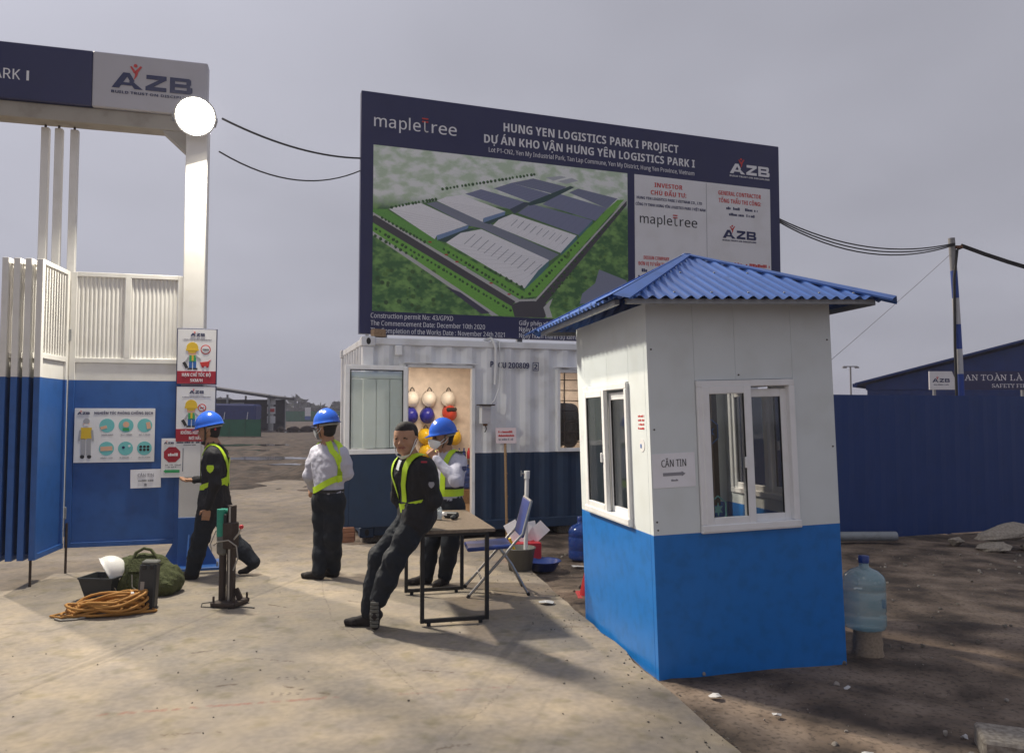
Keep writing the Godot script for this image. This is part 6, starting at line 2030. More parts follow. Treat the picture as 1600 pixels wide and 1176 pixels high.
# ------------------------------------------------------------------ litter and stones on the dirt
func build_litter() -> void:
	paint("scrap", Color(0.5, 0.5, 0.5), 0.9)
	var pale := paint("pebble", Color(0.26, 0.235, 0.205), 0.95)
	var n := 0
	for side in 2:
		var mm := MultiMesh.new()
		mm.transform_format = MultiMesh.TRANSFORM_3D
		var cnt: int = [900, 500][side]
		mm.mesh = rock_bits([5, 6][side], Vector3.ONE).done([pale, mats.stone][side])
		mm.instance_count = cnt
		for i in cnt:
			var x := 0.0
			var z := 0.0
			while true:
				x = rng.randf_range(0.3, 6.5)
				z = rng.randf_range(-9.6, -2.6)
				if not Geometry2D.is_point_in_polygon(Vector2(x, z), slab_outline):
					break
			var s := 0.006 + 0.05 * pow(rng.randf(), 6.0)
			var q := Basis(Vector3(rng.randf_range(-1, 1), 1, rng.randf_range(-1, 1)).normalized(), rng.randf() * TAU) * Basis.from_scale(Vector3(s, s * 0.7, s) * rng.randf_range(0.7, 1.3))
			mm.set_instance_transform(i, Transform3D(q, Vector3(x, ground_height(x, z) + s * 0.2, z)))
		var o := MultiMeshInstance3D.new()
		o.name = numbered("pebbles")
		o.multimesh = mm
		add_child(o)
		setting(o, "stuff")
		tag(o, ["pale pebbles scattered over the dirt around the booth", "brownish pebbles scattered over the dirt around the booth"][side], "pebbles")
	var gm := MultiMesh.new()
	gm.transform_format = MultiMesh.TRANSFORM_3D
	gm.mesh = rock_bits(7, Vector3.ONE).done(mats.stone)
	gm.instance_count = 1500
	for i in 1500:
		var z := rng.randf_range(-10.0, -2.6)
		var x := 1.08 + 0.207 * (z + 3.74) - 0.5 * pow(rng.randf(), 3.0) + 0.04
		if i > 1000:
			x = rng.randf_range(-4.5, 0.6)
			z = rng.randf_range(-9.0, -2.8)
		var sz := 0.003 + 0.014 * pow(rng.randf(), 4.0)
		var on := Geometry2D.is_point_in_polygon(Vector2(x, z), slab_outline)
		gm.set_instance_transform(i, Transform3D(Basis(Vector3.UP, rng.randf() * TAU) * Basis.from_scale(Vector3(sz, sz * 0.6, sz)), Vector3(x, (0.0 if on else ground_height(x, z)) + sz * 0.25, z)))
	var gi := MultiMeshInstance3D.new()
	gi.name = "grit"
	gi.multimesh = gm
	add_child(gi)
	setting(gi, "stuff")
	tag(gi, "fine grit and crumbs of soil along the broken concrete edge", "grit")
	for q in [[1.16, -4.45, 0.05, "small white scrap of paper on the dirt at the booth's near corner"], [1.42, -4.2, 0.035, "white scrap on the dirt in front of the booth wall"], [2.9, -6.9, 0.06, "white scrap on the dirt behind the water jug"], [3.2, -7.2, 0.05, "tiny white scrap farther along behind the water jug"], [0.72, -8.4, 0.09, "crumpled white scrap on the dirt beside the dark blue jug"], [0.30, -6.55, 0.09, "white scrap on the concrete edge beside the chair"], [1.95, -4.55, 0.025, "white scrap on the dirt near the stump"], [2.25, -3.9, 0.025, "white scrap on the dirt near the concrete block"], [1.7, -3.75, 0.04, "greenish scrap on the dirt between block and concrete"]]:
		var b := bits()
		var y := 0.0 if Geometry2D.is_point_in_polygon(Vector2(q[0], q[1]), slab_outline) else ground_height(q[0], q[1])
		var pts := []
		for i in 7:
			var a := TAU * i / 7
			pts.append(Vector3(cos(a) * q[2] * rng.randf_range(0.5, 1.0), rng.randf_range(0.003, 0.025), sin(a) * q[2] * rng.randf_range(0.4, 0.8)))
		for i in 7:
			b.tri(Vector3(0, 0.022, 0), pts[i], pts[(i + 1) % 7], Vector3(0, -1, 0))
			b.tri(Vector3(0, 0.004, 0), pts[i], pts[(i + 1) % 7], Vector3(0, 1, 0))
		var o := put(b, "paper_scrap", mats.scrap)
		o.position = Vector3(q[0], y + 0.004, q[1])
		tag(o, q[3], "litter", "scraps on the ground")

# ------------------------------------------------------------------ smooth bodies: tapered bones joined by a soft minimum, meshed as surface nets
func fresh_field() -> Dictionary:
	return {"v": PackedVector3Array(), "n": PackedVector3Array(), "c": PackedColorArray(), "i": PackedInt32Array()}

func grow(f: Dictionary, bones: Array, cell: float, k: float, cols: Array, rough := 0.0) -> void:
	# bone: [a, b, radius a, radius b, colour index]
	var lo := Vector3(1e9, 1e9, 1e9)
	var hi := -lo
	for b in bones:
		var r: float = maxf(b[2], b[3]) + cell * 3.0 + rough
		lo = lo.min((b[0] as Vector3).min(b[1]) - Vector3.ONE * r)
		hi = hi.max((b[0] as Vector3).max(b[1]) + Vector3.ONE * r)
	var nx := int((hi.x - lo.x) / cell) + 2
	var ny := int((hi.y - lo.y) / cell) + 2
	var nz := int((hi.z - lo.z) / cell) + 2
	var sy := nx
	var sz := nx * ny
	var d := PackedFloat32Array()
	d.resize(sz * nz)
	d.fill(1.0)
	var best := d.duplicate()
	var reg := PackedByteArray()
	reg.resize(sz * nz)
	for b in bones:
		var a: Vector3 = b[0]
		var e: Vector3 = b[1]
		var ra: float = b[2]
		var rb: float = b[3]
		var id: int = b[4]
		var r := maxf(ra, rb) + k + cell * 2.5 + rough
		var p0 := ((a.min(e) - Vector3.ONE * r - lo) / cell).floor()
		var p1 := ((a.max(e) + Vector3.ONE * r - lo) / cell).ceil()
		var ab := e - a
		var l2 := maxf(ab.length_squared(), 1e-9)
		var far := k + cell * 2.5 + rough
		for z in range(maxi(0, int(p0.z)), mini(nz - 1, int(p1.z)) + 1):
			for y in range(maxi(0, int(p0.y)), mini(ny - 1, int(p1.y)) + 1):
				var idx := z * sz + y * sy + maxi(0, int(p0.x))
				var p := lo + Vector3(maxi(0, int(p0.x)), y, z) * cell
				for x in range(maxi(0, int(p0.x)), mini(nx - 1, int(p1.x)) + 1):
					var t := clampf((p - a).dot(ab) / l2, 0.0, 1.0)
					var q := p.distance_to(a + ab * t) - (ra + (rb - ra) * t)
					if q < far:
						if q < best[idx]:
							best[idx] = q
							reg[idx] = id
						var o := d[idx]
						var h := maxf(k - absf(o - q), 0.0) / k
						d[idx] = minf(o, q) - h * h * k * 0.25
					idx += 1
					p.x += cell
	if rough > 0.0:
		for z in nz:
			for y in ny:
				var idx := z * sz + y * sy
				for x in nx:
					if absf(d[idx]) < 0.05:
						var p := lo + Vector3(x, y, z) * cell
						d[idx] += rough * (wave.get_noise_3d(p.x * 7.0, p.y * 5.0, p.z * 7.0) * 0.6 + (absf(wave.get_noise_3d(p.x * 9.0 + p.y * 5.0, p.y * 6.0, p.z * 9.0 - p.y * 4.0)) - 0.25) * 1.1 + wave.get_noise_3d(p.x * 18.0 + 5.0, p.y * 9.0, p.z * 18.0) * 0.35)
					idx += 1
	# one vertex in each cell that the surface crosses
	var at := PackedInt32Array()
	at.resize(sz * nz)
	at.fill(-1)
	var base: int = f.v.size()
	var V: PackedVector3Array = f.v
	var N: PackedVector3Array = f.n
	var C: PackedColorArray = f.c
	var I: PackedInt32Array = f.i
	var off := [0, 1, sy, sy + 1, sz, sz + 1, sz + sy, sz + sy + 1]
	for z in nz - 1:
		for y in ny - 1:
			var idx := z * sz + y * sy
			for x in nx - 1:
				var d0 := d[idx]
				if d0 == 1.0 and d[idx + sz + sy + 1] == 1.0 and d[idx + 1] == 1.0:
					idx += 1
					continue
				var d1 := d[idx + 1]
				var d2 := d[idx + sy]
				var d3 := d[idx + sy + 1]
				var d4 := d[idx + sz]
				var d5 := d[idx + sz + 1]
				var d6 := d[idx + sz + sy]
				var d7 := d[idx + sz + sy + 1]
				var m := int(d0 < 0) + int(d1 < 0) + int(d2 < 0) + int(d3 < 0) + int(d4 < 0) + int(d5 < 0) + int(d6 < 0) + int(d7 < 0)
				if m != 0 and m != 8:
					var dd := [d0, d1, d2, d3, d4, d5, d6, d7]
					var sum := Vector3.ZERO
					var cnt := 0
					for e in [[0, 1], [2, 3], [4, 5], [6, 7], [0, 2], [1, 3], [4, 6], [5, 7], [0, 4], [1, 5], [2, 6], [3, 7]]:
						var u: float = dd[e[0]]
						var w: float = dd[e[1]]
						if (u < 0) != (w < 0):
							var t := u / (u - w)
							var ea: int = e[0]
							var eb: int = e[1]
							var va := Vector3(ea & 1, (ea >> 1) & 1, ea >> 2)
							sum += va.lerp(Vector3(eb & 1, (eb >> 1) & 1, eb >> 2), t)
							cnt += 1
					var near := 0
					var least := 9.0
					for q in 8:
						if absf(dd[q]) < least:
							least = absf(dd[q])
							near = q
					var pos := lo + (Vector3(x, y, z) + sum / cnt) * cell
					at[idx] = V.size()
					V.append(pos)
					N.append(Vector3(d1 + d3 + d5 + d7 - d0 - d2 - d4 - d6, d2 + d3 + d6 + d7 - d0 - d1 - d4 - d5, d4 + d5 + d6 + d7 - d0 - d1 - d2 - d3).normalized())
					var col: Color = cols[reg[idx + off[near]]]
					C.append(col)
				idx += 1
	for z in range(1, nz - 1):
		for y in range(1, ny - 1):
			var idx := z * sz + y * sy + 1
			for x in range(1, nx - 1):
				if at[idx] >= 0 or at[idx - 1] >= 0:
					var s0 := d[idx] < 0
					for ax in 3:
						var st: int = [1, sy, sz][ax]
						var s1 := d[idx + st] < 0
						if s0 != s1:
							var u: int = [sy, sz, 1][ax]
							var w: int = [sz, 1, sy][ax]
							var a0 := at[idx - u - w]
							var a1 := at[idx - w]
							var a2 := at[idx]
							var a3 := at[idx - u]
							if a0 < 0 or a1 < 0 or a2 < 0 or a3 < 0:
								continue
							var quad := [a0, a2, a1, a0, a3, a2] if s0 else [a0, a1, a2, a0, a2, a3]
							for q in quad:
								I.append(q)
				idx += 1
	f.v = V
	f.n = N
	f.c = C
	f.i = I

func flatten_base(f: Dictionary) -> void:
	var V: PackedVector3Array = f.v
	for i in V.size():
		if V[i].y < 0.004:
			V[i].y = 0.004
	f.v = V

func field_done(f: Dictionary) -> ArrayMesh:
	var a := []
	a.resize(Mesh.ARRAY_MAX)
	a[Mesh.ARRAY_VERTEX] = f.v
	a[Mesh.ARRAY_NORMAL] = f.n
	a[Mesh.ARRAY_COLOR] = f.c
	a[Mesh.ARRAY_INDEX] = f.i
	var m := ArrayMesh.new()
	m.add_surface_from_arrays(Mesh.PRIMITIVE_TRIANGLES, a)
	m.surface_set_material(0, mats.body)
	return m

func bone_distance(p: Vector3, bones: Array, k: float) -> float:
	var d := 1.0
	for b in bones:
		var a: Vector3 = b[0]
		var ab: Vector3 = b[1] - a
		var t := clampf((p - a).dot(ab) / maxf(ab.length_squared(), 1e-9), 0.0, 1.0)
		var q := p.distance_to(a + ab * t) - lerpf(b[2], b[3], t)
		var h := maxf(k - absf(d - q), 0.0) / k
		d = minf(d, q) - h * h * k * 0.25
	return d

func onto(c: Vector3, dir: Vector3, bones: Array, gap: float) -> Vector3:
	# the outermost point of the body from c towards dir, plus a gap
	var t := 0.42
	for i in 60:
		var q := bone_distance(c + dir * t, bones, 0.05)
		if q < gap + 0.0006:
			break
		t -= maxf(q - gap, 0.0005) * 0.8
		if t <= 0.0:
			break
	return c + dir * t

func ribbon(parent: Node3D, called: String, m: Material, ways: Array, wide: float, bones: Array, gap := 0.008) -> void:
	# ways: [[inside point, outward direction], ...] along the band
	var mid := []
	var nor := []
	for w in ways:
		mid.append(onto(w[0], (w[1] as Vector3).normalized(), bones, gap))
	for i in mid.size():
		var e := 0.004
		var p: Vector3 = mid[i]
		nor.append(Vector3(bone_distance(p + Vector3(e, 0, 0), bones, 0.05) - bone_distance(p - Vector3(e, 0, 0), bones, 0.05), bone_distance(p + Vector3(0, e, 0), bones, 0.05) - bone_distance(p - Vector3(0, e, 0), bones, 0.05), bone_distance(p + Vector3(0, 0, e), bones, 0.05) - bone_distance(p - Vector3(0, 0, e), bones, 0.05)).normalized())
	var b := bits()
	b.smooth(true)
	var rows := []
	for i in mid.size():
		var tan: Vector3 = (mid[mini(i + 1, mid.size() - 1)] - mid[maxi(i - 1, 0)]).normalized()
		var side: Vector3 = nor[i].cross(tan).normalized() * wide / 2.0
		rows.append([mid[i] - side, mid[i] + side, nor[i]])
	for i in rows.size() - 1:
		var r: Array = rows[i]
		var s: Array = rows[i + 1]
		var inn: Vector3 = (r[0] + r[1] + s[0] + s[1]) / 4.0 - r[2] * 0.1
		var out: Vector3 = (r[0] + r[1] + s[0] + s[1]) / 4.0 + r[2] * 0.1
		b.quad(r[0], r[1], s[1], s[0], inn)
		b.quad(r[0] - r[2] * 0.004, r[1] - r[2] * 0.004, s[1] - s[2] * 0.004, s[0] - s[2] * 0.004, out)
	put(b, called, m, parent)

# ------------------------------------------------------------------ helmets
var helmet_store := {}
func helmet_mesh(m: Material) -> ArrayMesh:
	# shell about 0.27 long, rim at y 0, peak towards +z
	if helmet_store.has(m):
		return helmet_store[m]
	var b := bits()
	b.smooth(true)
	var rings := []
	var nu := 32
	for j in 10:
		var ph := PI / 2 * j / 8.0
		var ring := []
		for i in nu:
			var a := TAU * i / nu
			var d := Vector3(sin(a), 0, cos(a))
			var peak := pow(maxf(0.0, cos(a)), 4.0)
			var p := Vector3.ZERO
			if j <= 8:
				var r := sin(ph)
				p = Vector3(d.x * 0.118 * r, 0.142 * cos(ph), d.z * 0.138 * r)
				var ridge := exp(-p.x * p.x / 0.0005) * 0.006 + exp(-pow(absf(p.x) - 0.045, 2.0) / 0.0002) * 0.003
				p.y += ridge * cos(ph)
				p *= 1.0 + 0.02 * sin(ph) * 0
			else:
				p = Vector3(d.x * (0.118 + 0.012), -0.006 - 0.012 * peak, d.z * (0.138 + 0.012 + 0.042 * peak))
			ring.append(p)
		rings.append(ring)
	var under := []
	for i in nu:
		var p: Vector3 = rings[8][i]
		under.append(Vector3(p.x * 0.96, -0.008, p.z * 0.96))
	rings.append(under)
	var inner := []
	for i in nu:
		var p: Vector3 = rings[5][i]
		inner.append(p * 0.95)
	rings.append(inner)
	for j in rings.size() - 1:
		for i in nu:
			var k := (i + 1) % nu
			var q: Array = [rings[j][i], rings[j][k], rings[j + 1][k], rings[j + 1][i]]
			var mid: Vector3 = (q[0] + q[1] + q[2] + q[3]) / 4.0
			var inside := Vector3(0, 0.02, 0)
			if j == 9:
				inside = mid + Vector3(0, 1, 0)
			elif j == 10:
				inside = mid * 3.0
			if j == 0:
				b.tri(q[0], q[2], q[3], inside)
			else:
				b.quad(q[0], q[1], q[2], q[3], inside)
	var mesh := b.done(m)
	helmet_store[m] = mesh
	return mesh

# ------------------------------------------------------------------ people
const SKIN := Color(0.40, 0.22, 0.14)
const NAVY := Color(0.008, 0.009, 0.015)
const NAVY_LEG := Color(0.0075, 0.0085, 0.016)
const SHIRT := Color(0.50, 0.50, 0.60)
const SHOE := Color(0.016, 0.015, 0.015)

func head_bones(o: Vector3, bs: Basis, s := 1.0) -> Array:
	# colours: 0 skin, 4 dark (brow, eye), 5 lip, 6 hair
	var h := []
	var add := func(a: Vector3, b: Vector3, ra: float, rb: float, c: int) -> void:
		h.append([o + bs * (a * s), o + bs * (b * s), ra * s, rb * s, c])
	add.call(Vector3(0, 0.035, 0.015), Vector3(0, 0.04, -0.028), 0.082, 0.084, 0)
	add.call(Vector3(0, 0.0, 0.03), Vector3(0, -0.07, 0.042), 0.066, 0.046, 0)
	add.call(Vector3(-0.045, -0.03, 0.0), Vector3(-0.018, -0.078, 0.045), 0.036, 0.026, 0)
	add.call(Vector3(0.045, -0.03, 0.0), Vector3(0.018, -0.078, 0.045), 0.036, 0.026, 0)
	add.call(Vector3(0, 0.005, 0.094), Vector3(0, -0.03, 0.108), 0.008, 0.012, 0)
	add.call(Vector3(-0.012, -0.034, 0.094), Vector3(0.012, -0.034, 0.094), 0.009, 0.009, 0)
	for x in [-1, 1]:
		add.call(Vector3(x * 0.082, 0.01, -0.008), Vector3(x * 0.078, -0.025, -0.004), 0.017, 0.012, 0)
		add.call(Vector3(x * 0.040, -0.02, 0.055), Vector3(x * 0.046, -0.03, 0.045), 0.026, 0.026, 0)
		add.call(Vector3(x * 0.018, 0.027, 0.086), Vector3(x * 0.046, 0.029, 0.073), 0.0065, 0.005, 4)
		add.call(Vector3(x * 0.026, 0.009, 0.085), Vector3(x * 0.038, 0.009, 0.080), 0.0065, 0.006, 4)
	add.call(Vector3(-0.018, -0.060, 0.084), Vector3(0.018, -0.060, 0.084), 0.007, 0.007, 5)
	return h

func hand_bones(w: Vector3, dir: Vector3, palm: Vector3, curl: float, thumb_side: float, s := 1.0) -> Array:
	# wrist, direction of the fingers, palm normal
	var x := dir.normalized()
	var n := (palm - x * palm.dot(x)).normalized()
	var y := x.cross(n) * thumb_side
	var h := []
	h.append([w - x * 0.02 * s, w + x * 0.02 * s, 0.024 * s, 0.024 * s, 0])
	for k in 4:
		var off := (1.5 - k) * 0.019 * s
		var a := w + x * 0.03 * s + y * off * 0.7
		var b := w + x * 0.085 * s + y * off
		h.append([a, b, 0.015 * s, 0.0125 * s, 0])
		var ln: float = [0.068, 0.076, 0.070, 0.054][k] * s
		var d1 := (x * cos(curl * 0.6) + n * sin(curl * 0.6)).normalized()
		var d2 := (x * cos(curl * 1.3) + n * sin(curl * 1.3)).normalized()
		var d3 := (x * cos(curl * 1.9) + n * sin(curl * 1.9)).normalized()
		var c := b + d1 * ln * 0.45
		var e := c + d2 * ln * 0.32
		h.append([b, c, 0.0095 * s, 0.009 * s, 0])
		h.append([c, e, 0.009 * s, 0.0085 * s, 0])
		h.append([e, e + d3 * ln * 0.22, 0.0085 * s, 0.0075 * s, 0])
	var t0 := w + x * 0.03 * s + y * 0.024 * s
	var t1 := t0 + (x * 0.6 + y * 0.7 + n * 0.35).normalized() * 0.042 * s
	var t2 := t1 + (x * 0.9 + y * 0.25 + n * 0.35).normalized() * 0.03 * s
	h.append([t0, t1, 0.014 * s, 0.011 * s, 0])
	h.append([t1, t2, 0.0105 * s, 0.0085 * s, 0])
	return h

func shoe_bones(ankle: Vector3, toe: Vector3, id: int) -> Array:
	var d := toe - ankle
	d.y = 0
	d = d.normalized()
	var side := Vector3(-d.z, 0, d.x)
	var y := 0.034
	var heel := Vector3(ankle.x, y, ankle.z) - d * 0.03
	var ball := heel + d * 0.15
	return [[Vector3(ankle.x, ankle.y, ankle.z), heel + Vector3.UP * 0.03, 0.04, 0.034, id], [heel, ball, 0.031, 0.030, id], [heel + Vector3.UP * 0.035 + d * 0.03, ball + Vector3.UP * 0.002, 0.034, 0.027, id], [ball, ball + d * 0.055, 0.031, 0.022, id], [ball - side * 0.014, ball + side * 0.014 + d * 0.015, 0.026, 0.026, id],
		[heel + Vector3.DOWN * 0.024 - side * 0.016, ball + d * 0.055 + Vector3.DOWN * 0.024, 0.012, 0.012, id], [heel + Vector3.DOWN * 0.024 + side * 0.016, ball + d * 0.055 + Vector3.DOWN * 0.024, 0.012, 0.012, id]]

func build_people() -> void:
	person_walking()
	person_standing()
	person_leaning()
	person_masked()

# joints: nk neck, ch chest, pe pelvis, s shoulder, e elbow, w wrist, h hip, k knee, a ankle, t toe
func body_bones(j: Dictionary, top: int, leg: int, coat: float, loose := 1.0) -> Dictionary:
	var torso := []
	var limbs := []
	var ch: Vector3 = j.ch
	var pe: Vector3 = j.pe
	var waist := ch.lerp(pe, 0.62)
	for s in ["L", "R"]:
		var sh: Vector3 = j["s" + s]
		var hp: Vector3 = j["h" + s]
		var rib := ch.lerp(sh, 0.55) + (pe - ch) * 0.12
		var lw := waist.lerp(hp, 0.42)
		torso.append([ch.lerp(sh, 0.45) + Vector3(0, 0.01, 0), sh.lerp(ch, 0.12), 0.062, 0.064, top])
		torso.append([rib, lw, 0.112, 0.104, top])
		torso.append([lw, lw.lerp(pe, 0.75), 0.104, 0.106, top if coat > 0.0 else leg])
		limbs.append([hp + Vector3(0, 0.02, 0), hp.lerp(j["k" + s], 0.5), 0.100, 0.090, leg])
		limbs.append([hp.lerp(j["k" + s], 0.5), j["k" + s], 0.090, 0.079, leg])
		limbs.append([j["k" + s], (j["k" + s] as Vector3).lerp(j["a" + s], 0.5), 0.079, 0.075, leg])
		limbs.append([(j["k" + s] as Vector3).lerp(j["a" + s], 0.5), j["a" + s], 0.075, 0.066, leg])
		limbs.append([sh, sh.lerp(j["e" + s], 0.5), 0.064, 0.057 * loose, top])
		limbs.append([sh.lerp(j["e" + s], 0.5), j["e" + s], 0.057 * loose, 0.049 * loose, top])
		limbs.append([j["e" + s], j["w" + s], 0.049 * loose, 0.035 * loose, top])
		limbs.append([pe, hp, 0.105, 0.098, top if coat > 0.0 else leg])
		if coat > 0.0:
			limbs.append([hp + Vector3(0, 0.06, 0), hp.lerp(j["k" + s], coat), 0.108, 0.104, top])
	torso.append([ch + Vector3(0, 0.02, 0), waist, 0.115, 0.112, top])
	# slope from neck to shoulders
	for s in ["L", "R"]:
		torso.append([(j.nk as Vector3) + Vector3(0, -0.035, 0), (j["s" + s] as Vector3).lerp(j.nk, 0.35), 0.052, 0.055, top])
	return {"torso": torso, "limbs": limbs}

func person_common(label: String, at: Vector3, j: Dictionary, face: Vector3, tilt: float, o: Dictionary) -> Dictionary:
	var p := thing("person", label, "person", at)
	var bones := body_bones(j, 1, 2, o.coat, o.get("loose", 1.0))
	var cols := [SKIN, o.top, NAVY_LEG, SHOE, Color(0.02, 0.015, 0.013), Color(0.24, 0.09, 0.07), Color(0.012, 0.01, 0.01)]
	var all: Array = bones.torso + bones.limbs
	all.append([(j.nk as Vector3) + Vector3(0, -0.06, 0), (j.nk as Vector3).lerp(j.he, 0.6), 0.062, 0.052, 0])
	all += o.get("more", [])
	var f := fresh_field()
	grow(f, all, 0.0115, 0.04, cols, o.get("folds", 0.014))
	var shoes: Array = o.get("shoes", [])
	for s in ["L", "R"]:
		if not o.get("bare_foot_" + s, false):
			shoes += shoe_bones(j["a" + s], j["t" + s], 3)
	grow(f, shoes, 0.0075, 0.012, cols)
	flatten_base(f)
	# head and hands on finer grids, part of the same surface
	var z := face.normalized()
	var x := Vector3.UP.cross(z).normalized()
	var hb := Basis(x, z.cross(x).normalized(), z) * Basis(Vector3.RIGHT, tilt)
	grow(f, head_bones(j.he, hb, 0.98), 0.0058, 0.016, cols)
	for s in ["L", "R"]:
		if o.has("hand_" + s):
			var h: Array = o["hand_" + s]
			grow(f, hand_bones(j["w" + s], h[0], h[1], h[2], h[3], 0.96), 0.0052, 0.008, cols)
	put_mesh(field_done(f), "body", p)
	return {"node": p, "torso": bones.torso, "all": all, "head": hb}

func wear_helmet(p: Node3D, he: Vector3, hb: Basis) -> void:
	var xf := Transform3D(hb * Basis(Vector3.RIGHT, 0.1), he + hb * Vector3(0, 0.045, -0.004))
	var h := put_mesh(helmet_mesh(mats.helmet_blue), "helmet", p, xf)
	var b := bits()
	for s in [-1, 1]:
		b.tube([Vector3(s * 0.1, 0.0, 0.02), Vector3(s * 0.085, -0.07, 0.025), Vector3(s * 0.05, -0.125, 0.045), Vector3(0, -0.145, 0.055)], 0.005, 6)
	put(b, "chin_strap", mats.strap_dark, h)
	b = bits()
	var ring := []
	for i in 13:
		var a := PI * 0.5 + PI * i / 12.0
		ring.append(Vector3(cos(a + PI / 2) * 0.097, -0.026, sin(a + PI / 2) * 0.11 - 0.0))
	var pts := []
	for i in 13:
		var a := PI * i / 12.0
		pts.append(Vector3(cos(a) * 0.095, -0.022, -sin(a) * 0.112))
	b.tube(pts, 0.011, 8)
	put(b, "headband", mats.glove_grey, h)

func wear_mask(p: Node3D, he: Vector3, hb: Basis, low: float) -> void:
	# a cup of cloth over nose and mouth, or pulled down under the chin
	var bones := head_bones(he, hb, 0.98)
	var b := bits()
	b.smooth(true)
	var nu := 10
	var nv := 7
	var grid := []
	for v in nv + 1:
		var row := []
		for u in nu + 1:
			var az := lerpf(-1.05, 1.05, float(u) / nu)
			var el := lerpf(-0.02, -0.92, float(v) / nv)
			if low > 0.0:
				el = lerpf(-0.86, -1.4, float(v) / nv)
			var edge := absf(az) / 1.05
			el = lerpf(el, -0.42 - low * 0.45, edge * edge * 0.7)
			var c := he + hb * Vector3(0, -0.0 - low * 0.02, 0.01)
			var dr := hb * Vector3(sin(az) * cos(el), sin(el), cos(az) * cos(el))
			row.append(onto(c, dr, bones, 0.008 + 0.012 * (1.0 - edge)))
		grid.append(row)
	for v in nv:
		for u in nu:
			b.quad(grid[v][u], grid[v][u + 1], grid[v + 1][u + 1], grid[v + 1][u], he)
	put(b, "face_mask", mats.mask_white, p)
	var s := bits()
	for k in [0, nu]:
		var sg := -1.0 if k == 0 else 1.0
		s.tube([grid[1][k], he + hb * Vector3(sg * 0.088, -0.005, 0.02), he + hb * Vector3(sg * 0.09, 0.018, -0.012)], 0.0028, 5)
		s.tube([grid[nv - 1][k], he + hb * Vector3(sg * 0.088, -0.035, 0.012), he + hb * Vector3(sg * 0.09, 0.0, -0.018)], 0.0028, 5)
	put(s, "mask_loop", mats.mask_white, p)

func around(c: Vector3, dip: Vector3, a0: float, a1: float, n: int) -> Array:
	# outward directions round the waist; angle 0 looks to -x, growing towards +z
	var w := []
	for i in n + 1:
		var a := lerpf(a0, a1, float(i) / n)
		w.append([c + dip * cos(a), Vector3(-cos(a), 0, sin(a))])
	return w

func over(front: Array, mids: Array, n: int) -> Array:
	# a band through given [inside point, direction] stations, smoothly blended
	var st: Array = front + mids
	var w := []
	for i in st.size() - 1:
		for k in n:
			var t := float(k) / n
			w.append([(st[i][0] as Vector3).lerp(st[i + 1][0], t), ((st[i][1] as Vector3).normalized().lerp((st[i + 1][1] as Vector3).normalized(), t)).normalized()])
	w.append(st[st.size() - 1])
	return w

func vest(p: Node3D, j: Dictionary, torso: Array, fwd: Vector3, belt: Vector3, dip: Vector3) -> void:
	# belt plus two shoulder straps that cross behind
	var H: Material = mats.hi_vis
	ribbon(p, "hi_vis_belt", H, around(belt, dip, 0.0, TAU, 40), 0.066, torso)
	var ch: Vector3 = j.ch
	for s in ["L", "R"]:
		var sh: Vector3 = (j["s" + s] as Vector3).lerp(ch, 0.42)
		var side: Vector3 = ((j["s" + s] as Vector3) - ch).normalized()
		var b0 := belt.lerp(ch, 0.02)
		ribbon(p, "hi_vis_strap", H, over([[b0 + side * 0.03, fwd + side * 0.35], [belt.lerp(ch, 0.55) + side * 0.04, fwd + side * 0.3]], [[sh - Vector3(0, 0.07, 0), fwd + Vector3(0, 0.35, 0) + side * 0.1], [sh - Vector3(0, 0.06, 0), Vector3(0, 1, 0) + side * 0.1], [sh - Vector3(0, 0.07, 0), -fwd + Vector3(0, 0.5, 0)], [belt.lerp(ch, 0.55), -fwd], [b0, -fwd - side * 0.35]], 6), 0.056, torso)

